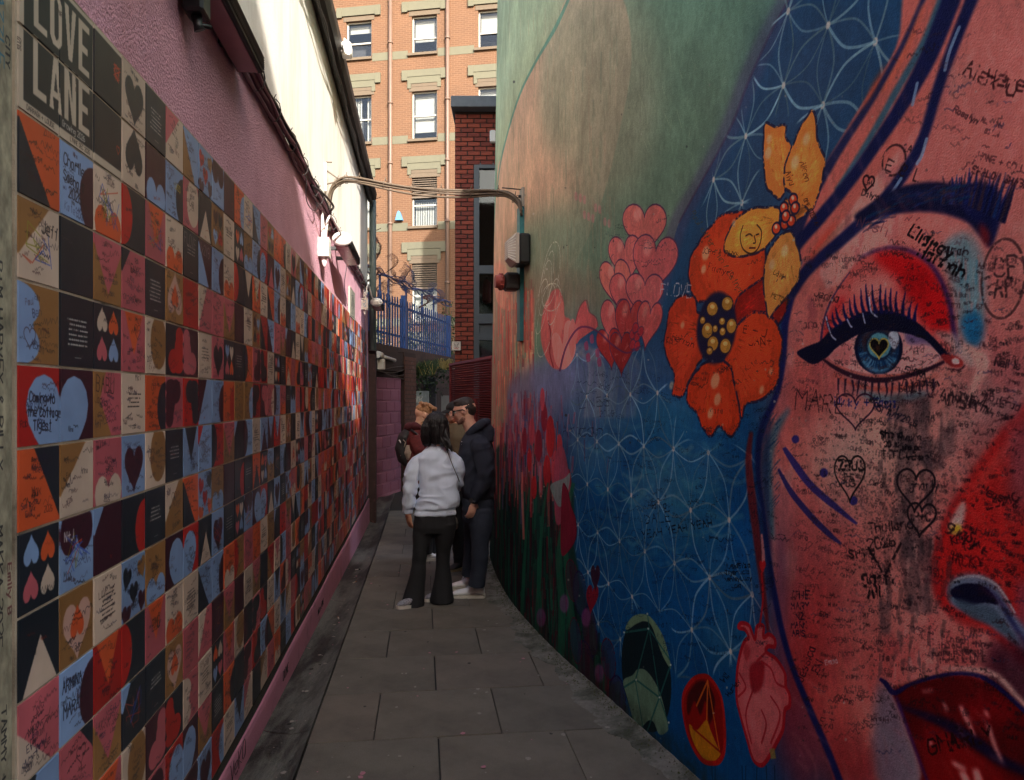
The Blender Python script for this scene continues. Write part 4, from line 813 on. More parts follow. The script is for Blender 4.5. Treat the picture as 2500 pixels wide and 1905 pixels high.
def paint_tiles():
    C = Canvas(NCOL*TP, NROW*TP, (40,40,44)); rn = random.Random(21)
    words = ['Jack','Amy+Leo','2026','LOVE','Eva','TOM','Mia*','A+J','Ella','Sam & Joe','M.K','Lucy','Ben','Kate+Dan','Rob','E+Y','Nina','Max','CAT','Liam','Paul','S+T','Anna','2025','Josh']
    def sh(cx, cy, code, c2, bgk):
        X = lambda P: np.array([(cx+p[0]*TP, cy+p[1]*TP) for p in P]); col = PAL.get(c2)
        f = lambda P, c=None, sm=0, s=.9: C.fill(X(P), c or col, 1, s, sm=sm)
        E = lambda x, y, rx, ry: ell(cx+x*TP, cy+y*TP, rx*TP, ry*TP, 0, 28)
        H = lambda x, y, w, h, c, r=0.0: C.fill(heart_pts(cx+x*TP, cy+y*TP, w*TP, h*TP, r), c, 1, .9)
        if code == 'h': H(.5,.5,.78,.8,col)
        elif code == 'H': H(.5,.42,.72,.8,col,math.pi)
        elif code in '4x':
            cs = [PAL[k] for k in ('O','B','C','P')] if bgk == 'K' else [PAL[k] for k in (('M','O','R','K','T') if bgk == 'B' else ('B','M','R','K'))]
            rn.shuffle(cs)
            if bgk == 'B':
                for (x,y,r) in [(.2,.28,.3),(.82,.22,-.3),(.48,.58,0),(.18,.9,.2),(.84,.8,.2)]: H(x,y,.36,.4,cs[int(x*37)%5],r)
            else:
                for i,(x,y) in enumerate([(.3,.27),(.7,.29),(.29,.72),(.7,.72)]): H(x,y,.36,.4,cs[i],0 if (i in (0,3)) == (rn.random()<.5) else math.pi)
        elif code == 'n':
            H(.5,.5,.82,.86,PAL['W'],math.pi if rn.random()<.7 else 0.0); H(.5,.5,.4,.48,PAL['O'],math.pi)
        elif code == 'v': f([(.12,0),(.88,0),(.5,.72)])
        elif code == 'V': f([(0,0),(1,0),(1,.12),(.5,.86),(0,.12)])
        elif code == '^': f([(.1,1),(.92,1),(.52,.32)])
        elif code == 'a': f([(0,.05),(0,1),(.74,1)])
        elif code == 'A': f([(.36,0),(1,0),(1,1),(.98,.95)])
        elif code == 'b': f([(.74,0),(1,0),(1,1),(0,1),(0,.72)]) if c2 in 'CT' else f([(.6,0),(1,0),(1,1),(0,1),(0,.95)])
        elif code == 'c': f([(0,0),(.34,0),(0,.42)])
        elif code == 't': f([(.6,0),(1,0),(1,.42)])
        elif code == 'k': f([(0,.34),(.78,1),(0,1)])
        elif code == 'g': f([(.42,0),(1,0),(1,1),(.62,1),(.22,.42)])
        elif code == 'z': C.fill(E(1.0,.6,.44,.5), col, 1, .9)
        elif code == 'L': C.fill(E(0,.48,.42,.52), col, 1, .9)
        elif code == 'E': C.fill(E(.62,.42,.4,.5), col, 1, .9)
        elif code == 'r': H(1.0,.66,1.66,1.5,col)
        elif code == 'l': H(0.0,.66,1.66,1.5,col)
        elif code == 'm': H(.5,.94,.94,1.0,col)
        elif code == 'w': H(.48,.1,.96,1.1,col,math.pi)
        elif code == '3': C.fill(E(0,.28,.5,.28), col, 1, .9); C.fill(E(0,.76,.5,.27), col, 1, .9); f([(0,.2),(.3,.3),(.36,.52),(.3,.8),(0,.9)])
        elif code in 'deDF':
            P = [(.78,.22,.22,.2),(.74,.5,.25,.3),(.42,.72,.28,.24),(.7,.8,.3,.16)]
            if code in 'eF': P = [(1-a,b,c,d) for a,b,c,d in P]
            if code in 'DF': P = [(1-a,1-b,c,d) for a,b,c,d in P]
            for p in P: C.fill(E(*p), col, 1, .9)
    for c in range(NCOL):
        for r in range(NROW):
            d = ROWS[r][c] if c < len(ROWS[r]) else ''
            if not d:
                q = ROWS[(r*5+c*3) % NROW]; d = q[2+(c*7+r*5) % 22]
                if rn.random() < .3: d = rn.choice(['P.','R.','O.','OzK','PvO','R.','PmO','OmC','TLR'])
            x0, y0 = c*TP, r*TP
            if d == 'S': d = 'K.'; sign = True
            else: sign = False
            bgk, code = d[0], d[1] if len(d) > 1 else '.'
            bc = np.array(PAL[bgk], float)*rn.uniform(.92,1.06)
            sub = Canvas(TP, TP, bc); keep = C.a[y0:y0+TP, x0:x0+TP]; keep[:] = sub.a
            # paint into an isolated tile so shapes stop at its edge
            T_ = Canvas(TP, TP, bc); big = C; Cc = T_
            C, ox, oy = T_, 0, 0
            if code == 'q':
                lc = (206,200,190) if bgk in 'KM' else (52,44,44); nl = rn.randint(3,6)
                for k in range(nl):
                    y = TP*(.34+k*.07); x = TP*rn.uniform(.2,.3)
                    while x < TP*rn.uniform(.66,.8):
                        l = rn.uniform(2,7); C.line([(x,y),(x+l,y)], lc, 2.1, .8, .6, .2); C.line([(x+l*.3,y-1.5),(x+l*.3,y+1)], lc, 1.1, .7); x += l+1.8
                C.line([(TP*.42,TP*.87),(TP*.6,TP*.87)], lc, 1.4, .7)
            elif code != '.':
                sh(0, 0, code, d[2] if len(d) > 2 else 'C', bgk)
            dark = bgk in 'KM'
            for k in range(0 if sign else (rn.randint(1,4) if dark else (rn.randint(13,22) if c < 18 else rn.randint(6,10)))):   # visitors' handwriting
                col = rn.choice([(24,22,28),(40,34,40),(30,30,60),(60,30,34)]) if not dark else rn.choice([(24,26,34),(90,84,84),(150,50,40),(20,22,28)])
                x, y, h = rn.uniform(3,TP*.66), rn.uniform(9,TP-4), rn.choice((4.5,5.5,6.5,8,11)); ang = rn.uniform(-.25,.3)
                if rn.random() < .5:
                    for pl in text_lines(rn.choice(words), x, y, h, ang, .35, .75, rn): C.line(pl, col, rn.uniform(.75,1.25), rn.uniform(.45,.85), .7)
                else:
                    n = rn.randint(8,26); pl = [(x,y)]
                    for q in range(n): pl.append((x+(q+1)*h*.22, y-(q+1)*h*.22*ang+rn.uniform(-h,h)*.45))
                    C.line(pl, col, rn.uniform(.8,1.4), rn.uniform(.4,.8), .8)
            if not dark and rn.random() < .25: hp = heart_pts(rn.uniform(20,76), rn.uniform(20,76), 26, 26); C.line(np.vstack([hp,hp[:1]]), (60,30,34), 1.4, .7)
            if rn.random() < .05:
                for k in range(5): C.line([(rn.uniform(10,86),rn.uniform(20,80)) for _ in range(4)], rn.choice([(206,60,40),(210,80,50),(60,90,190),(150,150,50)]), 1.6, .8)
            C = big; C.a[y0:y0+TP, x0:x0+TP] = T_.a
    # the LOVE LANE sign over the first tiles of the two top rows
    q = lambda P: np.array([(a*TP, b*TP) for a, b in P]); cr = (206,190,168); blk = (38,44,48)
    C.fill(q([(0,0),(3,0),(3,2),(0,2)]), blk, 1, .6); C.a[0:2*TP, 2*TP:3*TP] = np.array((46,46,50))/255*1.0
    C.fill(q([(0,0),(.13,0),(.13,2),(0,2)]), cr); C.fill(q([(0,1.87),(3,1.87),(3,2),(0,2)]), cr); C.fill(q([(0,0),(3,0),(3,.06),(0,.06)]), cr)
    def letter(ch, x, y, w, h):
        t = .115
        P = lambda pts: C.fill(q([(x+a*w, y+b*h) for a, b in pts]), cr, 1, .8)
        tw, th = t/w, t/h*.9
        if ch == 'L': P([(0,0),(tw,0),(tw,1-th),(1,1-th),(1,1),(0,1)])
        if ch == 'E': P([(0,0),(1,0),(1,th),(tw,th),(tw,.44),(.85,.44),(.85,.44+th),(tw,.44+th),(tw,1-th),(1,1-th),(1,1),(0,1)])
        if ch == 'V': P([(0,0),(tw,0),(.5,.72),(1-tw,0),(1,0),(.66,1),(.34,1)])
        if ch == 'A': P([(.33,0),(.67,0),(1,1),(1-tw,1),(.72,.78),(.28,.78),(tw,1),(0,1)]); C.fill(q([(x+.36*w,y+.64*h),(x+.64*w,y+.64*h),(x+.5*w,y+.28*h)]), blk, 1, .8)
        if ch == 'N': P([(0,0),(tw,0),(1-tw,.6),(1-tw,0),(1,0),(1,1),(1-tw,1),(tw,.4),(tw,1),(0,1)])
        if ch == 'O': P([(.25,0),(.75,0),(1,.14),(1,.86),(.75,1),(.25,1),(0,.86),(0,.14)]); C.fill(q([(x+(tw)*w,y+.2*h),(x+.45*w,y+th*h),(x+.55*w,y+th*h),(x+(1-tw)*w,y+.2*h),(x+(1-tw)*w,y+.8*h),(x+.55*w,y+(1-th)*h),(x+.45*w,y+(1-th)*h),(x+tw*w,y+.8*h)]), blk, 1, .8)
    for i, ch in enumerate('LOVE'): letter(ch, .34+i*.4, .15, .33, .74)
    for i, ch in enumerate('LANE'): letter(ch, .34+i*.4, .985, .33, .72)
    for pl in text_lines('Growing 2026', 1.08*TP, 1.83*TP, 8, 0, .2, .8, rn): C.line(pl, (220,216,206), 1.3, .9)
    for (tx, x, y, h, n) in [('ANTHONY',.07,.4,6,1),('SUZI',.07,1.3,6,1),('DARRAGH + LOUISE',.2,1.96,6,0),('LYNNE DEC 2025',1.3,1.96,6,0),('KAY',.4,.5,6,1),('CONOR',.86,.4,6,0),('FLATSO 99',1.52,1.2,6,1)]:
        for pl in text_lines(tx, x*TP, y*TP, h, -1.57 if n else 0, .25, .8, rn): C.line(pl, (60,52,50), 1.1, .8)
    for k in range(8): C.line([((2.66+rn.uniform(0,.28))*TP, (.25+rn.uniform(0,.3))*TP) for _ in range(5)], (206,66,38), 1.4, .9)
    hp = heart_pts(2.86*TP, 1.55*TP, 11, 13); C.line(np.vstack([hp,hp[:1]]), (206,66,38), 1.6, .9)
    # particular writing
    for (tx, c, r, x, y, h, col) in [('Charlie',1,2,.1,.3,15,(24,22,30)),('Sasha *',1,2,.1,.52,13,(24,22,30)),('2026',1,2,.24,.72,14,(24,22,30)),('Jeff',0,3,.55,.34,15,(40,34,36)),('E+Y',3,3,.36,.36,14,(60,24,30)),('Coming to',0,5,.25,.44,11,(36,36,50)),('the Cottage',0,5,.2,.62,11,(36,36,50)),('Tigest',0,5,.34,.8,12,(36,36,50)),('BABU',2,5,.08,.3,24,(70,40,34)),('N+J',1,7,.12,.3,13,(214,208,204)),('ARMINA',1,9,.08,.3,15,(20,24,40)),('MARA',1,9,.1,.66,17,(20,24,40)),('FLOVE',6,2,.06,.3,22,(150,146,140)),('Vx2Y8',7,2,.06,.3,22,(150,140,140)),('LASS',5,1,.5,.4,12,(190,160,40)),('C+B',6,1,.4,.5,14,(60,50,46)),('EMO',4,9,.3,.5,20,(40,30,26))]:
        for pl in text_lines(tx, (c+x)*TP, (r+y)*TP, h, .05, .2, .75, rn): C.line(pl, col, 1.9, .9)
    n1 = vnoise(C.h, C.w, 40, 4, 5)[..., None]; C.a *= (1+.14*(n1-.5))
    return C
Ct = paint_tiles(); IM_t = Ct.to_image('tile_print'); del Ct
M_tile = img_mat('tile_glaze', IM_t, .38, .06, 60, .3, .70, .002)
M_grout = mat('tile_grout', srgb(170,156,134), .9, .25, 20, .3, 200, col2=srgb(96,86,72), c2scale=5, c2lo=.5, c2hi=.7)
M_pink = mat('pink_roughcast', srgb(218,164,180), .88, .08, 3, 1.0, 110, col2=srgb(196,142,150), c2scale=1.4, c2lo=.45, c2hi=.75, bdist=.022)
M_pinks = mat('pink_skirting_paint', srgb(184,122,140), .7, .12, 6, .4, 90, col2=srgb(120,86,92), c2scale=5, c2lo=.55, c2hi=.75, bdist=.006)
M_white = mat('white_render', srgb(240,234,222), .85, .05, 3, .55, 130, col2=srgb(206,196,178), c2scale=1.6, c2lo=.48, c2hi=.75, bdist=.010, stretch=(1.6,1.6,.45))
M_black = mat('black_plastic', srgb(30,30,32), .42, .15, 20)
M_moss_shade = mat('mossy_shadow_gap', srgb(54,56,46), .95, .4, 30, .6, 120, col2=srgb(34,32,30), c2scale=12)
left = empty('pink_and_white_building', (-3, 5, 0), 'low building with roughcast pink wall, sunlit white upper wall and rows of printed tiles', 'building')
LZ = 3.09; WT = 4.62; YE = 11.1
def lbox(y0, y1, z0, z1, o0, o1, m=None):
    m = m or MB(); P = [LW(y0,z0,o0), LW(y1,z0,o0), LW(y1,z0,o1), LW(y0,z0,o1)]
    return m.prism(P, (0,0,z1-z0))
lbox(-3, YE, -.6, LZ, -4, 0).build('lower_wall', M_pink, left, label='roughcast pink lower wall')
lbox(-3, YE, LZ+.002, WT, -4, -.012).build('upper_wall', M_white, left, label='smooth white upper wall in sunlight')
M_roof = mat('roof_felt', srgb(60,58,58), .9, .2, 4)
lbox(-3, YE+.05, WT+.003, WT+.10, -4, .05).build('roof', M_roof, left)
lbox(TY0-.005, TY0+NCOL*TPY+.004, TZ1-NROW*TPZ-.004, TZ1+.004, .0015, .0118).build('tile_backing', M_grout, left)
lbox(TY0-.005, YE, -.55, TZ1-NROW*TPZ-.006, .0015, .004).build('dark_gap', M_moss_shade, left)  # moss under the tiles, the strip's shadow put into its dark colour
sk = MB(); vs = []
for i, Y in enumerate(np.linspace(-2.5, YE, 60)):
    g = gz(Y); z1 = .030 + .006*math.sin(Y*3)
    for o_, z in ((.0,-.7),(.024,-.7),(.022,g+.02),(.018,z1-.03),(.012,z1-.006),(.0,z1)): vs.append(LW(Y, z, o_))
sk.add(vs, [(i*6+j, i*6+(j+1)%6, (i+1)*6+(j+1)%6, (i+1)*6+j) for i in range(59) for j in range(6)] + [(0,1,2,3,4,5), tuple(59*6+j for j in range(6))])
sk.build('skirting', M_pinks, left, label='pink painted skirting under the tiles')
def tile_geo(c, r, m):
    y0 = TY0 + c*TPY; y1 = y0 + TPY; z1 = TZ1 - r*TPZ; z0 = z1 - TPZ; g = .0026; b = .0013
    rr = random.Random(c*31+r); o = .0150 + rr.uniform(-.0009, .0009); gy = g/NW
    P = [LW(y0+gy,z0+g,.011), LW(y1-gy,z0+g,.011), LW(y1-gy,z1-g,.011), LW(y0+gy,z1-g,.011),
         LW(y0+gy+b,z0+g+b,o), LW(y1-gy-b,z0+g+b,o+rr.uniform(-.0007,.0007)), LW(y1-gy-b,z1-g-b,o), LW(y0+gy+b,z1-g-b,o+rr.uniform(-.0007,.0007))]
    u0, u1, v0, v1 = c/NCOL, (c+1)/NCOL, 1-(r+1)/NROW, 1-r/NROW; e = .0004
    uvp = [(u0+e,v0+e),(u1-e,v0+e),(u1-e,v1-e),(u0+e,v1-e)]; fs = [(0,1,5,4),(1,2,6,5),(2,3,7,6),(3,0,4,7),(4,5,6,7)]
    m.add(P, fs, 0, [[uvp[i % 4] for i in f] for f in fs]); return m
sizes = []
for c in range(NCOL):
    for r in range(NROW):
        Y = TY0+(c+.5)*TPY; z = TZ1-(r+.5)*TPZ; p = LW(Y, z)
        px = CX + F*p.x/p.y; py = CY - F*(z-EYE)/p.y; h = F*TPZ/p.y; w = F*WL*TPY/p.y**2
        vis = -h/2 < py < 1905+h/2
        sizes.append((w*h*(1 if vis else 0), c, r))
sizes.sort(reverse=True); rest = MB()
for k, (s, c, r) in enumerate(sizes):
    if k < 298 and s > 0: tile_geo(c, r, MB()).build('tile', M_tile, left)
    else: tile_geo(c, r, rest)
rest.build('far_tiles', M_tile, left, kind='stuff')
# gutter, wires along the eaves and the downpipe at the end
M_gutm = mat('black_gutter', srgb(44,38,34), .6, .3, 10, .2, 50, col2=srgb(92,76,60), c2scale=6, c2lo=.55)
g_ = MB(); vs = []; npf = 7
for i, Y in enumerate(np.linspace(-2.5, YE+.1, 40)):
    for o_, z in ((-.01,WT-.10),(.03,WT-.12),(.09,WT-.11),(.115,WT-.05),(.12,WT+.02),(.10,WT+.035),(-.01,WT+.03)): vs.append(LW(Y, z+.004*math.sin(Y*2.3), o_))
g_.add(vs, [(i*7+j, i*7+(j+1)%7, (i+1)*7+(j+1)%7, (i+1)*7+j) for i in range(39) for j in range(7)] + [tuple(range(7)), tuple(39*7+j for j in range(7))])
g_.build('roof_gutter', M_gutm, left)
M_grn = mat('grey_green_pipe', srgb(92,104,102), .5, .15, 8)
MB().tube([LW(YE-.05, 2.25, .07), LW(YE-.05, 4.5, .07)], .052, 10).build('downpipe', M_grn, left)
lbox(YE+.003, YE+.22, -.6, 2.55, -.6, .11).build('end_pier', mat('dark_pier', srgb(64,46,44), .9, .35, 10, .5, 60, col2=srgb(110,66,72), c2scale=5, c2lo=.58, c2hi=.7), left)
rw = random.Random(8)
def wavy(y0, y1, z, off, amp, n, seed, dz=0.0):
    r = random.Random(seed); ph = [r.uniform(0,6) for _ in range(6)]; pts = []
    for i in range(n+1):
        Y = y0+(y1-y0)*i/n
        pts.append(LW(Y, z+dz*i/n+amp*(math.sin(Y*4.1+ph[0])+.6*math.sin(Y*9.7+ph[1])+.4*math.sin(Y*17+ph[2]))*.5, off+amp*.6*(math.sin(Y*5.3+ph[3])+.5*math.sin(Y*13+ph[4]))*.5))
    return pts
M_cab = mat('black_cable', srgb(40,36,36), .5, .2, 20); M_cabp = mat('painted_pink_cable', srgb(120,74,88), .6, .2, 20); M_cabg = mat('weathered_grey_cable', srgb(98,84,70), .6, .2, 20)
ev = empty('eaves_cables', LW(3, WT-.16, .05), 'thin black cables sagging under the roof gutter of the white wall', 'cables')
for k in range(4): MB().tube(wavy(1.0, YE, WT-.13-.03*k, .03+.015*k, .018, 90, 40+k), .008, 5).build('cable', M_cab, ev)
lc = empty('ledge_cables', LW(3, LZ, .03), 'bundle of black and pink cables along the joint of the pink and white walls', 'cables', 'cables of the left wall')
cabs = [(.014,LZ-.01,.020,M_cab),(.012,LZ+.022,.018,M_cab),(.013,LZ-.035,.016,M_cabp),(.009,LZ+.004,.045,M_cab),(.010,LZ-.055,.013,M_cabp),(.008,LZ+.045,.012,M_cab),(.011,LZ-.018,.038,M_cabp)]
for k, (r_, z, o_, m_) in enumerate(cabs):
    MB().tube(wavy(1.6 if k % 3 else 1.2, 10.9 if k % 2 else 10.2, z, o_+.006, .012+.004*(k%3), 120, 60+k), r_, 6).build('cable', m_, lc)
for Y in np.arange(1.9, 10.8, .42):
    a = random.Random(int(Y*100)); t = MB(); c = LW(Y+a.uniform(-.1,.1), LZ-.008, .03); pts = [c+E1*.036*math.cos(w)+Vector((0,0,.062*math.sin(w))) for w in np.linspace(0, 2*math.pi, 11)]
    t.tube(pts, .003, 4).tube([c+Vector((0,0,.06)), c+Vector((0,0,.085))+E1*.012], .0025, 4).build('cable_tie', M_cab, lc)
# loose loop
pts = [LW(5.2, LZ-.03, .03), LW(5.4, LZ-.05, .10), LW(5.65, LZ-.06, .13), LW(5.9, LZ-.03, .09), LW(6.1, LZ+.0, .04)]
MB().tube([Vector(p) for p in smooth([tuple(p) for p in pts], 5)], .009, 6).build('cable', M_cab, lc)
hw = MB(); rr_ = random.Random(5)
for tx, Y, z, h in (('VeKO',3.05,-.045,.075),('DUNE',4.2,-.06,.05),('Nico LOVE',5.6,-.1,.045)):
    for pl in text_lines(tx, 0, 0, h, 0, .2, 1.0, rr_): hw.tube([LW(Y+a, z-b, .0245) for a, b in pl], .0016, 3, cap=False)
hw.build('handwriting', M_black, left, kind='stuff')
# end pier of the tiled wall, edge of the frame
def paint_post():
    C = Canvas(220, 2600, (140,134,112)); rn = random.Random(4)
    for (tx, y, h, col, x) in [('OVATAZZLE',420,30,(60,110,130),150),('R+M HARVEY & BILLY',900,26,(40,40,40),150),('Chloe ME *',1080,24,(60,50,48),100),('MAKKA 2025',1290,26,(36,36,36),150),('TAMMY + Lydia xx',1560,24,(40,40,40),170),('JACK & BONNIE',1500,22,(44,44,44),90),('AND FREYA WHEN 2026 - MS98 INS John',2250,24,(30,30,30),150),('THE HOLTS MEIER',2480,34,(160,36,36),150),('FREYA + Valentin',2590,26,(34,34,34),170),('MATT + JO',700,22,(50,50,50),90),('Lina 26',1900,22,(50,50,50),90),('Sofia *',2200,24,(50,50,50),95),('CITY',560,20,(50,50,50),190),('Emily B',1350,20,(90,50,50),200)]:
        for pl in text_lines(tx, x, y, h, 1.57, .2, .8, rn): C.line(pl, col, 3.4, .9)
    C.a *= (1+.7*(vnoise(C.h, C.w, 26, 4, 2)[..., None]-.5)); return C
IM_p = paint_post().to_image('post_writing'); M_post = img_mat('post_paint', IM_p, .8, .5, 90, .3)
pm = MB(); y0, y1 = 1.30, 1.458
P = [LW(y0,-.4,.007), LW(y1,-.4,.007), LW(y1,3.0,.007), LW(y0,3.0,.007), LW(y0,-.4,0), LW(y1,-.4,0), LW(y1,3.0,0), LW(y0,3.0,0)]
fs = [(0,1,2,3),(1,5,6,2),(0,3,7,4),(3,2,6,7)]
pm.add(P, fs, 0, [[(.0,0),(1,0),(1,1),(.0,1)],[(.9,0),(1,0),(1,1),(.9,1)],[(0,0),(0,1),(.1,1),(.1,0)],[(0,1),(1,1),(1,1),(0,1)]])
pm.build('concrete_post', M_post, label='pale concrete post covered in handwritten names at the near end of the tiles', cat='post', recalc=False)

# ---------------------------------------------------------------- tall orange brick building at the end of the view
FM = .17; FN = math.sqrt(1+FM*FM); FU = Vector((1,-FM,0))/FN; FO = Vector((-FM,-1,0))/FN
def fpt(u, z, off=0.0): return Vector((0,28,0)) + FU*u + FO*off + Vector((0,0,z))
def fpx(px, py=None):
    q = (px-CX)/F; Y = 28/(1+FM*q); u = q*Y*FN
    return u if py is None else (u, EYE+(CY-py)/F*Y)
def brick_mat(name, c1, c2, mortar, bw, rh, ms, rough=.85, bump=.5, uvn='UVMap'):
    m = bpy.data.materials.new(name); m.use_nodes = True; N = m.node_tree.nodes; L = m.node_tree.links; b = N['Principled BSDF']; b.inputs['Roughness'].default_value = rough
    uv = N.new('ShaderNodeUVMap'); uv.uv_map = uvn; t = N.new('ShaderNodeTexBrick'); L.new(uv.outputs[0], t.inputs[0])
    t.inputs['Color1'].default_value = (*c1,1); t.inputs['Color2'].default_value = (*c2,1); t.inputs['Mortar'].default_value = (*mortar,1)
    t.inputs['Scale'].default_value = 1; t.inputs['Brick Width'].default_value = bw; t.inputs['Row Height'].default_value = rh; t.inputs['Mortar Size'].default_value = ms; t.inputs['Mortar Smooth'].default_value = .2; t.inputs['Bias'].default_value = -.1
    n = N.new('ShaderNodeTexNoise'); n.inputs['Scale'].default_value = .7; n.inputs['Detail'].default_value = 8; L.new(uv.outputs[0], n.inputs[0])
    r = N.new('ShaderNodeMapRange'); r.inputs[3].default_value = .8; r.inputs[4].default_value = 1.2; L.new(n.outputs['Fac'], r.inputs[0])
    x = N.new('ShaderNodeMix'); x.data_type = 'RGBA'; x.blend_type = 'MULTIPLY'; x.inputs[0].default_value = 1; L.new(t.outputs['Color'], x.inputs[6]); L.new(r.outputs[0], x.inputs[7]); L.new(x.outputs[2], b.inputs['Base Color'])
    bp = N.new('ShaderNodeBump'); bp.invert = True; bp.inputs['Strength'].default_value = bump; bp.inputs['Distance'].default_value = .01; L.new(t.outputs['Fac'], bp.inputs['Height']); L.new(bp.outputs[0], b.inputs['Normal'])
    return m
M_fac = brick_mat('orange_brick', srgb(97,67,45), srgb(89,61,41), srgb(107,80,59), .225, .075, .012)
M_stone = mat('pale_green_stone', srgb(92,90,74), .85, .1, 3, .2, 30)
M_sill = mat('sill_stone', srgb(92,80,66), .9, .12, 5, .3, 30)
M_wfr = mat('white_window_frame', srgb(156,154,148), .5, .05, 3)
M_in = mat('dark_interior', srgb(60,60,62), .9, .2, 2)
M_blind = mat('pale_blind', srgb(150,150,144), .8, .05, 4)
M_pipe = mat('brown_drainpipe', srgb(98,78,66), .55, .12, 4)
M_lou = mat('grey_louvre', srgb(96,84,72), .6, .15, 4)
def glass_mat(name, tint, gloss=.2, rough=.03):
    m = bpy.data.materials.new(name); m.use_nodes = True; N = m.node_tree.nodes; L = m.node_tree.links; N.remove(N['Principled BSDF']); o = N['Material Output']
    t = N.new('ShaderNodeBsdfTransparent'); t.inputs[0].default_value = (*tint,1); g = N.new('ShaderNodeBsdfGlossy'); g.inputs['Roughness'].default_value = rough; g.inputs[0].default_value = (.9,.95,1,1)
    lw = N.new('ShaderNodeLayerWeight'); lw.inputs[0].default_value = gloss; x = N.new('ShaderNodeMixShader'); L.new(lw.outputs['Fresnel'], x.inputs[0]); L.new(t.outputs[0], x.inputs[1]); L.new(g.outputs[0], x.inputs[2]); L.new(x.outputs[0], o.inputs[0]); return m
M_gl = glass_mat('window_glass', (.97,.98,.98), .28)
fac = empty('orange_brick_building', fpt(-2,0), 'tall sunlit orange brick building with sash windows closing the view', 'building')
cols = [(fpx(845),fpx(907)), (fpx(1005),fpx(1067)), (fpx(1167),fpx(1232)), (fpx(690),fpx(750)), (fpx(1325),fpx(1388))]
zf = lambda y: EYE+(CY-y)/F*28.57
rows = [(-160,-75),(37,129),(222,339),(433,552),(643,785),(862,985)]
wins = [(c, r, u0, u1, zf(y1), zf(y0)) for c, (u0,u1) in enumerate(cols) for r, (y0,y1) in enumerate(rows)]
us = sorted({-16.0, 12.0} | {round(u,4) for c in cols for u in c}); zs_ = sorted({-1.0, 21.5} | {round(zf(y),4) for r in rows for y in r})
fw = MB(); D = .16
for i in range(len(us)-1):
    for j in range(len(zs_)-1):
        uc, zc = (us[i]+us[i+1])/2, (zs_[j]+zs_[j+1])/2
        if any(w[2]<uc<w[3] and w[4]<zc<w[5] for w in wins): continue
        q = [(us[i],zs_[j]),(us[i+1],zs_[j]),(us[i+1],zs_[j+1]),(us[i],zs_[j+1])]
        fw.add([fpt(*p) for p in q], [(0,1,2,3)], 0, [q])
for (c, r, u0, u1, z0, z1) in wins:
    P = [(u0,z0),(u1,z0),(u1,z1),(u0,z1)]
    for k in range(4):
        a, b = P[k], P[(k+1)%4]; fw.add([fpt(*a), fpt(*b), fpt(*b,-D), fpt(*a,-D)], [(0,1,2,3)], 0, [[(a[0],a[1]),(b[0]+(.0 if k%2==0 else D),b[1]),(b[0]+D,b[1]+D),(a[0]+D,a[1]+D)]])
fw.build('wall', M_fac, fac, recalc=False)
MB().prism([fpt(-16,-1,-3), fpt(12,-1,-3), fpt(12,-1,-.9), fpt(-16,-1,-.9)], (0,0,22.4)).build('interior', M_in, fac)
def fbox(m, u0, u1, z0, z1, o0, o1, mi=0, bev=0):
    return m.prism([fpt(u0,z0,o0), fpt(u1,z0,o0), fpt(u1,z0,o1), fpt(u0,z0,o1)], (0,0,z1-z0), mi)
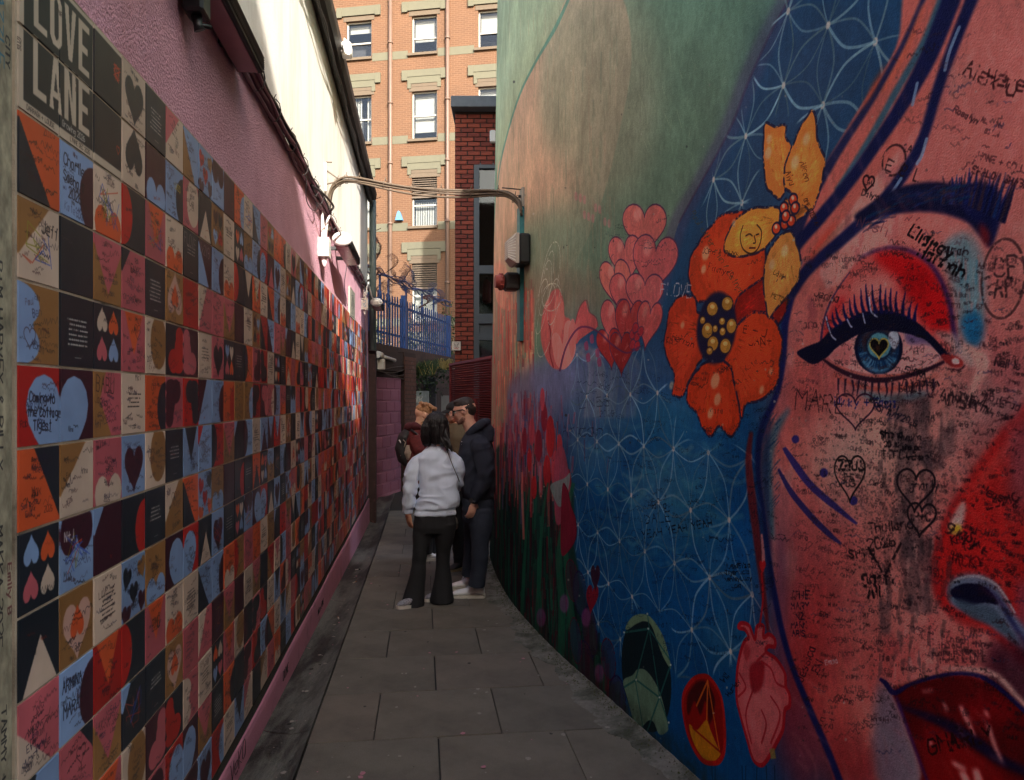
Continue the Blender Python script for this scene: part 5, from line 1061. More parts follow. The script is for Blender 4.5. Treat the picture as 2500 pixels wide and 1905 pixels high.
for (c, r, u0, u1, z0, z1) in wins:
    if r == 0 or c > 2: detail = False
    else: detail = True
    zm = (z0+z1)/2 - (.12 if r != 2 else .0); fr = .055; o0, o1 = -D-.02, -D+.045
    m = MB(); fbox(m, u0, u0+fr, z0, z1, o0, o1); fbox(m, u1-fr, u1, z0, z1, o0, o1); fbox(m, u0+fr, u1-fr, z1-fr, z1, o0, o1); fbox(m, u0+fr, u1-fr, z0, z0+fr, o0, o1); fbox(m, u0+fr, u1-fr, zm-.03, zm+.03, o0, o1+.006)
    wf = m.build('window', M_wfr, fac)
    m = MB(); fbox(m, u0+fr, u1-fr, z0+fr, zm-.03, -D-.01, -D-.004); fbox(m, u0+fr, u1-fr, zm+.03, z1-fr, -D+.005, -D+.011); m.build('pane', M_gl, wf)
    if detail:
        bz = {(0,1):(z1-.36,z1),(1,1):(zm-.05,z1),(2,1):(z1-.75,z1),(0,2):(z0,z1),(1,2):(z0+.35,z1),(2,2):(z0,z1),(1,3):(z0,z1-.9),(0,3):(z0,z1),(1,4):(z0,z1-.6),(0,4):(z0+.3,z1)}.get((c,r))
        if bz and (c,r) not in ((1,3),(0,2)):
            fbox(MB(), u0+.06, u1-(.14 if (c,r) in ((1,1),(1,2)) else .06), bz[0], bz[1], -D-.16, -D-.15).build('blind', M_blind, fac)
        elif bz:
            m = MB()
            for k in range(9):
                a = u0+.08+(u1-u0-.16)*k/9
                if (c,r) == (0,2) and 4 < k < 7: continue
                fbox(m, a, a+.065, bz[0], bz[1], -D-.16, -D-.15)
            m.build('vertical_blind', M_blind, fac, kind='stuff')
        if r in (3, 4) and c == 1:
            m = MB(); zt = z1; zb_ = z1-(.75 if r == 3 else .95)
            k = zb_
            while k < zt: m.prism([fpt(u0,k,-.03), fpt(u1,k,-.03), fpt(u1,k+.05,-.10), fpt(u0,k+.05,-.10)], (0,0,.012)); k += .085
            fbox(m, u0, u1, zb_-.04, zb_, -.11, -.02); m.build('louvre_panel', M_lou, fac, kind='stuff')
    # sill
    fbox(MB(), u0-.14, u1+.02, z0-.10, z0-.002, -D, .10).build('window_sill', M_sill, fac)
    # lintel and label mould
    m = MB(); h = .62 if r > 1 else .34
    fbox(m, u0-.10, u1+.12, z1+.002, z1+.17, -.10, .022, 1); 
    fbox(m, u0-.26, u1+.26, z1+h-.06 if r > 1 else z1+.20, z1+h+.20, .002, .07)
    fbox(m, u0-.38, u0-.16, z1+h-.24+.05, z1+h+.198, .004, .085); fbox(m, u1+.16, u1+.38, z1+h-.24+.05, z1+h+.198, .004, .085)
    if r > 1:
        fbox(m, u0-.16, u1+.16, z1+.30, z1+h-.065, .002, .05); fbox(m, u0-.16, u0-.02, z1+.12, z1+.298, .002, .048); fbox(m, u1+.02, u1+.16, z1+.12, z1+.298, .002, .048)
        fbox(m, u0-.01, u1+.01, z1+.175, z1+.295, .002, .03, 1)
    m.build('lintel', [M_stone, M_sill], fac)
for (y, ) in ((131,),(339,),(553,),(787,)):
    z = zf(y)
    for a, b in ((-16, cols[3][0]-.15),(cols[3][1]+.03, cols[0][0]-.15),(cols[0][1]+.03, cols[1][0]-.15),(cols[1][1]+.03, cols[2][0]-.15),(cols[2][1]+.03, 12)):
        fbox(MB(), a, b, z-.14, z+.17, .002, .012).build('string_course', M_stone, fac)
for px in (955, 1094, 790):
    u = fpx(px); m = MB().tube([fpt(u,-.8,.10), fpt(u,21.4,.10)], .075, 10); pp = m.build('drainpipe', M_pipe, fac)
    for z in np.arange(1.2, 21, 2.35): MB().tube([fpt(u,z,.10), fpt(u,z+.09,.10)], .1, 10).build('pipe_collar', M_pipe, pp)
M_blue_s = mat('blue_alarm_box', srgb(86,138,182), .5, .1, 5)
u, z = fpx(977, 532); z2 = fpx(977,532)[1]
MB().prism([fpt(fpx(968),z2-.12,.01), fpt(fpx(985),z2-.12,.01), fpt(fpx(979),z2+.18,.01), fpt(fpx(976),z2+.24,.01), fpt(fpx(973),z2+.18,.01)], FO*.16).build('alarm_box', M_blue_s, label='small blue triangular alarm box on the orange brick wall', cat='alarm box')

# ---------------------------------------------------------------- dark red brick building with the grey window strip
M_rb = [mat('red_brick_%s' % n, srgb(*c), .8, .22, 22, .4, 120) for n, c in (('a',(122,50,32)),('b',(110,44,29)),('c',(132,57,36)))]
M_mort = mat('dark_mortar', srgb(58,42,36), .95, .2, 20)
M_grey = mat('grey_window_frame', srgb(66,74,78), .5, .08, 6)
M_cop = mat('grey_coping', srgb(92,98,102), .7, .2, 9, .2, 50)
M_room = mat('dark_room', srgb(70,66,58), .9, .3, 1.2)
red = empty('red_brick_building', (0.5, 13, 0), 'dark red brick building with grey framed glass strip, beside the mural wall', 'building')
YB = 12.0; XL = -.93; XW = -.62
b = MB(); b.box((XL/2+XW/2, YB+1.5, 3.05), (XW-XL, 3-.02, 6.3)); b.box((2.2, YB+1.5, 5.78), (2.2*2-XW*2+.0, 2.98, .84)); b.build('wall', M_mort, red)
b = MB(); b.box((5.1, 15.4, 7.25), (5.06, 1.2, 15.7)); b.build('shadow_tower', mat('shadow_tower_brick', srgb(130,70,52), .9, .15, 4), red)  # unseen block added to cast the corner shadow on the orange brick wall
shared = {}
def brick(x0, x1, z):
    L = round(x1-x0, 3)
    if L < .03: return
    k = (L, rs.randrange(3))
    if k not in shared:
        m = MB(); hx, hz, g, dp = L/2-.004, .0325, .003, .016
        m.add([(-hx,0,-hz),(hx,0,-hz),(hx,0,hz),(-hx,0,hz),(-hx+g,-dp,-hz+g),(hx-g,-dp,-hz+g),(hx-g,-dp,hz-g),(-hx+g,-dp,hz-g)], [(0,1,5,4),(1,2,6,5),(2,3,7,6),(3,0,4,7),(4,5,6,7)])
        shared[k] = m.mesh('brick', M_rb[k[1]])
    o = link('brick', shared[k], red); o.location = ((x0+x1)/2, YB+.012-rs.uniform(0,.003), z); o.matrix_parent_inverse = Matrix.Translation(-Vector(red.location))
def course(xa, xb, z, ph):
    x = xa - ph
    while x < xb-.01:
        a, b_ = max(x, xa), min(x+.2, xb)
        if b_-a > .03: brick(a, b_, z)
        x += .21
z = .55; k = 0
while z < 6.16:
    course(XL, XW, z, [0,.105][k%2]) if z < 5.36 else course(XL, -.12, z, [0,.105][k%2]); z += .0753; k += 1
MB().box((2.0, YB+1.4, 6.29), (2*2.98, 3.2, .18), bev=.01).build('coping', M_cop, red)
wn_ = MB(); Zt = 5.36
for (x0,x1,z0,z1,y0,y1) in [(XW,XW+.085,.2,Zt,-.0,.12),(.7,.8,.2,Zt,-.0,.12),(XW+.085,.7,Zt-.08,Zt,.0,.12),(XW+.085,.7,zat(668,YB),zat(648,YB),.004,.11),(XW+.085,.7,zat(790,YB),zat(766,YB),.004,.11),(XW+.085,.7,zat(830,YB),zat(812,YB),.004,.11),(XW+.085,.7,.2,.9,.004,.11)]:
    wn_.box(((x0+x1)/2, YB+(y0+y1)/2, (z0+z1)/2), (x1-x0, y1-y0, z1-z0))
wfo = wn_.build('window', M_grey, red)
MB().box((.04, YB+.07, zat(801,YB)), (1.3, .02, zat(790,YB)-zat(812,YB))).build('spandrel_panel', M_grey, wfo)
for (z0, z1) in ((zat(648,YB), Zt-.08),(zat(766,YB), zat(668,YB)),(.9, zat(830,YB))):
    MB().box((.08, YB+.06, (z0+z1)/2), (1.23, .008, z1-z0-.004)).build('pane', glass_mat('tinted_glass', (.5,.55,.52), .3) if 'tinted_glass' not in bpy.data.materials else bpy.data.materials['tinted_glass'], wfo)
b = MB(); b.add([(XW,YB+1.6,.0),(3,YB+1.6,.0),(3,YB+1.6,5.4),(XW,YB+1.6,5.4),(XW,YB+.13,0),(XW,YB+.13,5.4),(3,YB+.13,0),(3,YB+.13,5.4)], [(0,1,2,3),(4,0,3,5),(3,2,7,5)]); b.build('interior', M_room, red, recalc=False)
M_red = mat('red_enamel', srgb(150,30,28), .4, .1, 10)
e = empty('fire_extinguisher', (-.42, YB+.35, zat(740,YB)), 'dark red fire extinguisher hanging behind the middle pane of the grey window', 'fire extinguisher')
MB().tube([(-.42,YB+.35,zat(734,YB)),(-.42,YB+.35,zat(728,YB)),(-.42,YB+.35,zat(684,YB)),(-.42,YB+.35,zat(674,YB))], [.06,.075,.075,.03], 14).build('cylinder', M_red, e)
MB().tube([(-.42,YB+.35,zat(675,YB)),(-.42,YB+.33,zat(668,YB))], .028, 8).tube([(-.42,YB+.33,zat(670,YB)),(-.34,YB+.33,zat(690,YB)),(-.335,YB+.33,zat(722,YB))], .014, 6).build('hose', M_black, e)
M_wpl = mat('white_plastic', srgb(212,208,196), .5, .08, 8)
MB().box((-.34+.03, YB-.05, zat(337,YB)), (.10,.09,.20), bev=.02).build('wall_alarm_box', M_wpl, label="small white alarm box near the top of the red brick wall", cat="lamp")  # alarm box on the bricks, gives no light
# little doodle plaque
def paint_plaque():
    C = Canvas(160,160,(196,188,172)); bk, rd = (40,34,34), (166,50,44)
    for pl, c, w in (([(48,20),(40,44),(58,56),(66,52)],bk,6),([(112,18),(122,44),(104,56),(96,52)],bk,6),([(52,60),(50,90),(66,104),(80,110),(98,104),(112,88),(108,58)],bk,4),([(62,74),(72,78)],bk,7),([(90,78),(102,74)],bk,7),([(40,112),(62,126),(84,130),(110,122),(126,110)],rd,9),([(70,96),(80,104),(96,96)],rd,8),([(96,130),(104,144),(116,140)],rd,6),([(60,128),(50,140)],rd,5)): C.line(smooth(pl,4), c, w, .9)
    C.a *= 1+.2*(vnoise(160,160,20,3,1)[...,None]-.5); return C
IM_pl = paint_plaque().to_image('plaque_print'); M_plq = img_mat('plaque_print', IM_pl, .5, .1, 60)
m = MB(); xa, xb, za, zb = (1103-CX)/F*11.93, (1124.5-CX)/F*11.93, zat(855.5,11.93), zat(834,11.93)
m.add([(xa,YB-.07,za),(xb,YB-.07,za),(xb,YB-.07,zb),(xa,YB-.07,zb),(xa,YB-.05,za),(xb,YB-.05,za),(xb,YB-.05,zb),(xa,YB-.05,zb)], [(0,1,2,3),(4,7,6,5),(0,4,5,1),(3,2,6,7),(0,3,7,4),(1,5,6,2)], 0, [[(0,0),(1,0),(1,1),(0,1)]]+[[(0,0),(.02,0),(.02,.02),(0,.02)]]*5)
m.build('plaque', M_plq, label='small white plaque with a black and red horned doodle on the red bricks', cat='plaque', recalc=False)

# ---------------------------------------------------------------- red louvred gate
M_gate = mat('red_painted_steel', srgb(122,38,36), .6, .2, 14, .1, 60)
g0, g1 = Vector(((1210-CX)/F*9.5, 9.5, 0)), Vector(((1103-CX)/F*11.6, 11.6, 0)); gd = (g1-g0); gl = gd.length; gd.normalize(); gn = Vector((gd.y,-gd.x,0)); gn = gn if gn.y < 0 else -gn
gb = gz(10.5)-.02; gt0, gt1 = zat(869,9.5), zat(889,11.6)
gate = empty('red_gate', (g0+g1)/2, 'dark red steel gate of close louvre slats below the red brick wall', 'gate')
gp = lambda s, z, o=0: g0+gd*s+gn*o+Vector((0,0,z))
for s in (0.03, gl*.36, gl*.4, gl*.68, gl-.03):
    zt = gt0+(gt1-gt0)*s/gl - (.0 if s in (.03, gl-.03) else .55); MB().prism([gp(s-.02,gb,.0), gp(s+.02,gb,.0), gp(s+.02,gb,.045), gp(s-.02,gb,.045)], (0,0,zt-gb)).build('gate_post', M_gate, gate)
MB().prism([gp(.0,gt0-.03,-.002), gp(gl,gt1-.03,-.002), gp(gl,gt1-.03,.05), gp(0,gt0-.03,.05)], (0,0,.035)).prism([gp(gl*.36,gt0-.60,-.002), gp(gl*.7,gt0-.60,-.002), gp(gl*.7,gt0-.60,.052), gp(gl*.36,gt0-.60,.052)], (0,0,.04)).build('gate_rail', M_gate, gate)
m = MB(); z = gb+.1
while z < gt1-.04: m.prism([gp(.02,z,.01), gp(gl-.02,z,.01), gp(gl-.02,z+.016,.034), gp(.02,z+.016,.034)], (0,0,.007)); z += .032
m.build('louvre_slats', M_gate, gate, kind='stuff')
MB().box(gp(gl*.66, 1.15, .07), (.05,.04,.14)).build('lock', M_black, gate)

# ---------------------------------------------------------------- retaining wall with purple block infill, fence on top
RA, RB = Vector((-2.72,13.4,0)), Vector((-1.52,19.4,0)); rd_ = (RB-RA).normalized(); rn_ = Vector((rd_.y,-rd_.x,0)); rn_ = rn_ if rn_.x > 0 else -rn_
rp = lambda s, z, o=0: RA+rd_*s+rn_*o+Vector((0,0,z))
RLN = (RB-RA).length; RZ = 2.58
M_ret = mat('dark_stained_wall', srgb(70,52,46), .92, .35, 8, .6, 60, col2=srgb(42,34,32), c2scale=3)
ret = empty('retaining_wall', rp(3,0,-.2), 'dark stained retaining wall under the blue fence', 'wall')
MB().prism([rp(-3,-.7,-.3), rp(RLN,-.7,-.3), rp(RLN,-.7,0), rp(-3,-.7,0)], (0,0,RZ+.7)).build('wall', M_ret, ret)
MB().prism([rp(-.6,RZ-.55,.002), rp(2.1,RZ-.50,.002), rp(2.1,RZ-.50,.10), rp(-.6,RZ-.55,.10)], (0,0,.38)).build('lintel_beam', mat('lintel_concrete', srgb(58,44,38), .9, .3, 9, .4, 40), ret)
M_pur = [mat('purple_block_%s' % n, srgb(*c), .75, .12, 9, .5, 70, bdist=.008) for n, c in (('a',(150,90,112)),('b',(142,84,106)),('c',(156,96,118)))]
M_purm = mat('purple_mortar', srgb(176,120,138), .85, .2, 20, .6, 60)
PL = 1.86; PZ0, PZ1 = -.45, 1.93
MB().prism([rp(.12,PZ0,.003), rp(PL,PZ0,.003), rp(PL,PZ0,.060), rp(.12,PZ0,.060)], (0,0,PZ1-PZ0)).build('block_mortar', M_purm, ret)
bw_s, bh = .45, .2275; row = 0; z = PZ1-bh
ppm = random.Random(9)
while z > PZ0-.1:
    s = .12 - (.225 if row % 2 else .0)
    while s < PL-.02:
        a, b_ = max(s,.12), min(s+bw_s, PL)
        if b_-a > .06:
            g, o = .011, .074+ppm.uniform(-.004,.004); e_ = .01; jz = ppm.uniform(-.004,.004)
            P = [rp(a+g,z+g,.06), rp(b_-g,z+g+jz,.06), rp(b_-g,z+bh-g+jz,.06), rp(a+g,z+bh-g,.06), rp(a+g+e_,z+g+e_,o), rp(b_-g-e_,z+g+e_+jz,o), rp(b_-g-e_,z+bh-g-e_+jz,o), rp(a+g+e_,z+bh-g-e_,o)]
            MB().add(P, [(0,1,5,4),(1,2,6,5),(2,3,7,6),(3,0,4,7),(4,5,6,7)]).build('block', ppm.choice(M_pur), ret)
        s += bw_s
    row += 1; z -= bh
# brown brick pier
M_pb = mat('brown_brick', srgb(92,58,46), .9, .3, 14, .4, 80, col2=srgb(128,118,110), c2scale=2.2, c2lo=.58, c2hi=.75)
MB().prism([rp(PL+.02,-.6,.002), rp(PL+.75,-.6,.002), rp(PL+.75,-.6,.13), rp(PL+.02,-.6,.13)], (0,0,RZ+.5)).build('pier', M_mort, ret)
zz = -.4; k = 0
while zz < RZ-.2:
    for a, b_ in ([(0,.22),(.23,.45),(.46,.71)] if k % 2 else [(0,.11),(.12,.34),(.35,.57),(.58,.71)]):
        a += PL+.025; b_ += PL+.025
        MB().prism([rp(a,zz,.13), rp(b_,zz,.13), rp(b_,zz,.142+ppm.uniform(0,.006)), rp(a,zz,.142+ppm.uniform(0,.006))], (0,0,.075)).build('brick', M_pb, ret)
    zz += .0875; k += 1
# end wall
MB().box((-.3, 20.2, .9), (4.5, .4, 3.6)).build('end_wall', M_ret, label='dark wall closing the alley behind the people', cat='wall')
# leaning grey boards
def paint_board():
    C = Canvas(180, 620, (128,140,142)); rn = random.Random(2)
    for tx, x, y, h, c in (('WORK',20,60,30,(206,206,196)),('HEME',20,104,30,(206,206,196)),('P',50,250,96,(36,44,48)),('LYTE',60,330,26,(196,206,206)),('X',60,420,30,(150,60,60))):
        for pl in text_lines(tx, x, y, h, 0, .15, .8, rn): C.line(pl, c, 9 if tx == 'P' else 4.5, .85)
    C.a *= 1+.5*(vnoise(620,180,40,4,7)[...,None]-.5); return C
M_board = img_mat('grey_board_paint', paint_board().to_image('board_graffiti'), .6, .2, 40)
def board(px0, px1, py0, Y, name, label, m, h=2.6):
    x0, x1 = (px0-CX)/F*Y, (px1-CX)/F*Y; zt = zat(py0, Y); b = MB(); zb = zt-h
    b.add([(x0,Y,zb),(x1,Y+.05,zb),(x1,Y+.05,zt),(x0,Y,zt),(x0,Y+.06,zb),(x1,Y+.11,zb),(x1,Y+.11,zt),(x0,Y+.06,zt)], [(0,1,2,3),(4,7,6,5),(0,3,7,4),(1,5,6,2),(3,2,6,7)], 0, [[(0,0),(1,0),(1,1),(0,1)]]+[[(0,0),(.02,0),(.02,.02),(0,.02)]]*4)
    b.build(name, m, label=label, cat='board', recalc=False)
board(1012, 1046, 955, 16.2, 'grey_board', 'tall grey board sprayed with a letter P under the grass', M_board)
board(1077, 1097, 966, 17.2, 'grey_board', 'narrow plain grey board further back in the shade', mat('plain_grey_board', srgb(120,122,122), .6, .2, 4))
MB().box((-1.93+.02, 16.9, .9), (.34,.08,2.2), bev=.01).build('dark_door', mat('dark_blue_door', srgb(34,38,52), .5, .2, 5), label='dark blue door between the two grey boards', cat='door')
# pipes and boxes on the retaining wall
MB().tube([rp(.55,2.33,.14), rp(1.3,2.28,.14)], .035, 8).tube([rp(.38,2.345,.14), rp(.55,2.33,.14)], .07, 10).build('strip_light', M_wpl, label='white tube light under the left half of the blue fence', cat='lamp')
MB().tube([(-1.66,17.4,2.28),(-1.5,17.42,2.24),(-1.2,17.45,2.2)], .03, 8).tube([(-1.76,17.38,2.31),(-1.66,17.4,2.28)], .065, 10).build('strip_light', M_wpl, label='white tube light over the narrow grey board', cat='lamp')
MB().box(rp(.55, 2.17, .14), (.15,.12,.2), bev=.012).build('junction_box', M_wpl, label='white junction box on the dark wall over the purple blocks', cat='junction box')
for k in range(4):
    pts = [rp(-.3+.75*j+.02*k, 1.98+.05*k+.07*math.sin(j*1.7+k), .12) for j in range(4)]
    MB().tube([Vector(p) for p in smooth([tuple(p) for p in pts], 5)], .009, 5).build('wall_wire', M_cab, ret)
# fence
M_fb = mat('blue_fence_paint', srgb(16,64,122), .5, .2, 12, .1, 60, col2=srgb(14,46,90), c2scale=5, c2lo=.5, c2hi=.7)
fence = empty('palisade_fence', rp(2.6,RZ), 'blue steel palisade fence with pointed pales on the retaining wall', 'fence')
FS = lambda s, z, o=0: rp(s+.35, RZ+z, -.12+o)
frnd = random.Random(12); N_P = 36
for k in range(N_P):
    s = .08+k*.157; w = .036; h = 1.08+frnd.uniform(-.015,.015); tl = frnd.uniform(-.008,.008)
    if abs(k-14) < 1: continue
    prof = [(-w,0,0),(-w*.45,.02,0),(w*.45,.02,0),(w,0,0)]
    vs = []
    for (ds, o, _) in prof:
        for hh in (0, h-.10): vs.append(FS(s+ds+tl*hh, hh, o))
    m = MB(); m.add(vs, [(0,2,3,1),(2,4,5,3),(4,6,7,5)])
    tip = FS(s+tl*h, h, .012); m.add([vs[1],vs[3],vs[5],vs[7],tip,FS(s-w*.9+tl*h,h-.02,0),FS(s+w*.9+tl*h,h-.02,0)], [(0,1,5),(1,4,5),(1,2,4),(2,6,4),(2,3,6)])
    m.build('pale', M_fb, fence, recalc=False)
for zr in (.24, .88): MB().prism([FS(0,zr,-.04), FS(5.74,zr,-.04), FS(5.74,zr,-.006), FS(0,zr,-.006)], (0,0,.045)).build('rail', M_fb, fence)
for s, h in ((2.28,1.12),(.02,1.05),(5.72,1.05)): MB().prism([FS(s-.05,-.05,-.08), FS(s+.05,-.05,-.08), FS(s+.05,-.05,.03), FS(s-.05,-.05,.03)], (0,0,h+.1)).build('post', M_fb, fence)
for s in (.39, .86, 1.33, 2.4, 3.5, 4.4): MB().prism([FS(s-.03,.8,-.03), FS(s+.03,.8,-.03), FS(s+.02,.8,.0), FS(s-.02,.8,.0)], (0,0,.58)).build('post', M_fb, fence)
for k, (z0, a) in enumerate([(1.44,.03),(1.40,.05),(1.36,.03),(1.47,.06)]):
    pts = [FS(.0+5.75*i/40, z0+a*math.sin(i*.9+k)*.6-.02*(i/40), .02+.05*math.sin(i*.55+k*2)) for i in range(41)]
    MB().tube(pts, .016 if k < 2 else .011, 5).build('top_bar', M_fb, fence)
M_rust = mat('rusty_mesh', srgb(86,50,38), .8, .3, 30); M_bm = mat('blue_mesh', srgb(20,40,80), .7, .3, 30)
def meshpatch(s0, z0, w, h, rot, m_, curl, seed):
    r = random.Random(seed); m = MB(); nx, nz = int(w/.045), int(h/.034)
    def pt(i, j):
        x = (i+.5*(j&1))*.045-w/2; zz = j*.034-h/2; c, s_ = math.cos(rot), math.sin(rot); o = curl*math.sin(j/max(1,nz)*2.6)*.25
        return FS(s0+x*c-zz*s_+.02*math.sin(j*.7+seed), z0+x*s_+zz*c, .02+o+.03*math.sin(i*.6+seed))
    for j in range(nz):
        for i in range(nx):
            if r.random() < .06: continue
            for di in ((0,1) if j & 1 else (-1,0)): m.tube([pt(i,j), pt(i+di,j+1)], .0042, 3, cap=False)
    return m.build('wire_mesh', m_, fence, kind='stuff')
for k, a in enumerate([(.12,1.72,.42,.62,.3,M_rust,1),(.52,1.50,.34,.5,-.3,M_rust,-1),(.15,1.30,.4,.3,.1,M_rust,1),(1.05,1.32,.3,.36,-.5,M_rust,1),(1.35,1.22,.3,.3,.6,M_rust,-1),(1.75,1.62,.34,.3,.9,M_rust,1),(2.1,1.50,.5,.4,-.5,M_bm,1),(2.7,1.42,.6,.34,-.2,M_bm,-1),(3.2,1.16,.5,.24,.3,M_rust,1),(3.6,1.5,.4,.26,.8,M_bm,1),(4.2,1.40,.34,.4,.2,M_bm,1),(4.7,1.5,.3,.3,.5,M_bm,-1),(1.0,1.66,.26,.4,.5,M_rust,1)]):
    meshpatch(a[0],a[1],a[2],a[3],a[4],a[5],a[6],k)
# broken bits on the corner of the white wall
m = MB()
for k in range(9):
    p = LW(YE, 3.4+k*.16-.02*(k%3), .03); m.tube([p, p+Vector((.10+.06*math.sin(k*2.1),.05,.10*math.cos(k*1.7)))], .006, 3)
m.build('wall_spikes', M_rust, label='rusty anti-climb wires sticking out from the end of the white wall', cat='wires')
# planting over the wall and shrub behind the fence
M_leafs = [mat('leaf_green', srgb(52,74,34), .7, .4, 20), mat('leaf_dark', srgb(34,50,28), .7, .4, 20), mat('grass_sunlit', srgb(150,132,72), .7, .3, 20)]
def tuft(name, c, w, h, n, label, seed, dry=.3, leaves=80):
    r = random.Random(seed); m = MB(); c = Vector(c)
    for i in range(n):
        a = r.uniform(0, 6.28); l = h*r.uniform(.5,1.1); b = c+Vector((r.uniform(-w,w), r.uniform(-.15,.15), r.uniform(-.04,.04))); d = Vector((math.cos(a)*.5, math.sin(a)*.3, 1)).normalized(); q = d.cross(Vector((0,1,.2))).normalized()*.006
        e1 = b+d*l*.6; e2 = e1+Vector((math.cos(a)*.5,math.sin(a)*.3,-.25*r.random()))*l*.7
        m.add([b-q, b+q, e1+q*.8, e1-q*.8, e2], [(0,1,2,3),(3,2,4)], 2 if r.random() < dry and b.x > c.x else r.choice((0,0,1)))  # right-hand blades take the yellow: sunlight put into their colour
    for i in range(leaves):
        p = c+Vector((r.gauss(0,w*.8), r.gauss(-.05,.12), -abs(r.gauss(0,h*.6)))); s = r.uniform(.02,.05); v = Vector((r.uniform(-1,1),r.uniform(-1,1),r.uniform(-1,1))).normalized()*s; u = v.cross(Vector((r.uniform(-1,1),r.uniform(-1,1),r.uniform(-1,1)))).normalized()*s*.6
        m.add([p-v, p+u, p+v, p-u], [(0,1,2,3)], r.choice((0,1,1)))
    e = empty(name, c, label, 'plant'); m.build('leaves', M_leafs, e, kind='stuff', recalc=False)
tuft('grass_clump', (-1.98, 16.4, 2.05), .25, .5, 240, 'tall green grass clump hanging over the wall above the sprayed grey board', 1, .15, 200)
tuft('grass_clump', (-1.66, 16.9, 2.2), .22, .36, 200, 'grass clump, right side coloured sunlit yellow, beside the tall green grass under the fence', 2, .95, 160)
tuft('creeper', (-1.5, 17.6, 2.35), .3, .2, 60, 'low creeper growing along the foot of the fence above the narrow board', 3, .3, 160)
r = random.Random(77); m = MB()
for k in range(26):
    x = -3.2+r.uniform(-.6,1.9); y = 21+r.uniform(-.6,.6); pts = [Vector((x,y,0)), Vector((x+r.uniform(-.2,.2),y,2.0)), Vector((x+r.uniform(-.5,.5),y+r.uniform(-.3,.3),3.0+r.uniform(0,1.3)))]
    m.tube(pts, [.018,.014,.005], 4, 1, cap=False)
    for j in range(80):
        t = r.uniform(.55,1); p = pts[1].lerp(pts[2], (t-.55)/.45)+Vector((r.gauss(0,.13), r.gauss(0,.13), r.gauss(0,.1))); s = r.uniform(.03,.065)
        v = Vector((r.uniform(-1,1),r.uniform(-1,1),r.uniform(-1,1))).normalized()*s; u = v.cross(Vector((r.uniform(-1,1),r.uniform(-1,1),r.uniform(-1,1)))).normalized()*s*.5
        m.add([p-v, p+u, p+v, p-u], [(0,1,2,3)], r.choice((0,1)))
e = empty('shrub', (-2.6,21,0), 'dark leafy shrub growing behind the blue fence', 'shrub'); m.build('leaves', [M_leafs[1], M_leafs[0]], e, kind='stuff', recalc=False)

# ---------------------------------------------------------------- unseen building behind the camera, roofline stepped to set the shadow edge
M_ter = mat('shading_brick', srgb(132,88,70), .9, .15, 3, .2, 40)
ter = empty('shading_building', (0,-10,0), 'unseen brick building added behind the camera to shade the alley', 'building')
MB().box((-2.2,-11,4.4), (14.0,6,11.2)).build('wall', M_ter, ter); MB().box((5.2,-11.05,4.5), (.8,5.9,11.6)).build('wall', M_ter, ter); MB().box((10.6,-11,4.75), (10,6,11.8)).build('wall', M_ter, ter)

# ---------------------------------------------------------------- lamps and cables in the alley
M_lens = mat('lamp_lens', srgb(170,116,124), .25, .1, 6); M_bwhite = mat('white_lamp_enamel', srgb(236,232,224), .35, .05, 8)
def floodlight(Y0, Y1, z, o0, o1, label, dome=True):
    e = empty('floodlight', LW((Y0+Y1)/2, z, o1), label, 'floodlight', 'floodlights on the left wall')
    h = .075; m = MB()
    pr = [(o0,z+.002),(o0+.004,z+h*.6),(o1-.04,z+h*1.15),(o1-.012,z+h*1.1),(o1,z+h*.75),(o1+.002,z+h*.35),(o1-.004,z+.004),(o1-.014,z)]
    vs = []; ys = [Y0, Y0+.012]+[Y0+.012+(Y1-Y0-.024)*i/8 for i in range(1,8)]+[Y1-.012, Y1]
    for i, Y in enumerate(ys):
        k = .82 if i in (0, len(ys)-1) else 1
        for o, zz in pr: vs.append(LW(Y, z+h*.5+(zz-z-h*.5)*k, (o0+o1)/2+(o-(o0+o1)/2)*k))
    n = len(pr); m.add(vs, [(i*n+j, i*n+(j+1)%n, (i+1)*n+(j+1)%n, (i+1)*n+j) for i in range(len(ys)-1) for j in range(n)]+[tuple(range(n)), tuple((len(ys)-1)*n+j for j in range(n))])
    m.build('housing', M_black, e)
    for k in range(6): # cooling ribs along the outer face
        zz = z+h*.2+k*h*.13; MB().tube([LW(Y0+.02, zz, o1+.0015), LW(Y1-.02, zz, o1+.0015)], .0028, 4).build('cooling_rib', M_black, e)
    MB().prism([LW(Y0+.03,z-.001,o0+.008), LW(Y1-.03,z-.001,o0+.008), LW(Y1-.03,z-.001,o1-.022), LW(Y0+.03,z-.001,o1-.022)], Vector((0,0,-.005))).build('lens', M_lens, e)
    MB().box(LW(Y0+.25, z+.02, (o0)/2), (o0+.03,.04,.03), Matrix.Rotation(yaw,3,'Z')).box(LW(Y1-.25, z+.02, (o0)/2), (o0+.03,.04,.03), Matrix.Rotation(yaw,3,'Z')).build('wall_bracket', M_black, e)
    if dome:
        MB().ball(LW(Y0-.03, z+.045, (o0+o1)/2), (.085,.05,.062), Matrix.Rotation(yaw,3,'Z'), n=16, k=10).build('lamp_head', M_bwhite, e)
    return e
floodlight(2.15, 3.22, 2.975, .012, .125, 'long black floodlight high on the pink wall, nearest to the camera', False)
floodlight(6.28, 7.25, 2.855, .065, .20, 'black floodlight with a round white lamp head, above the pink wall\'s sunlit part')
floodlight(10.35, 11.0, 2.84, .10, .24, 'small distant floodlight with white lamp head at the end of the tiled wall')
e = empty('sensor_box', LW(2.48,2.86,.06), 'black sensor box with a knob on the pink wall under the nearest floodlight', 'sensor')
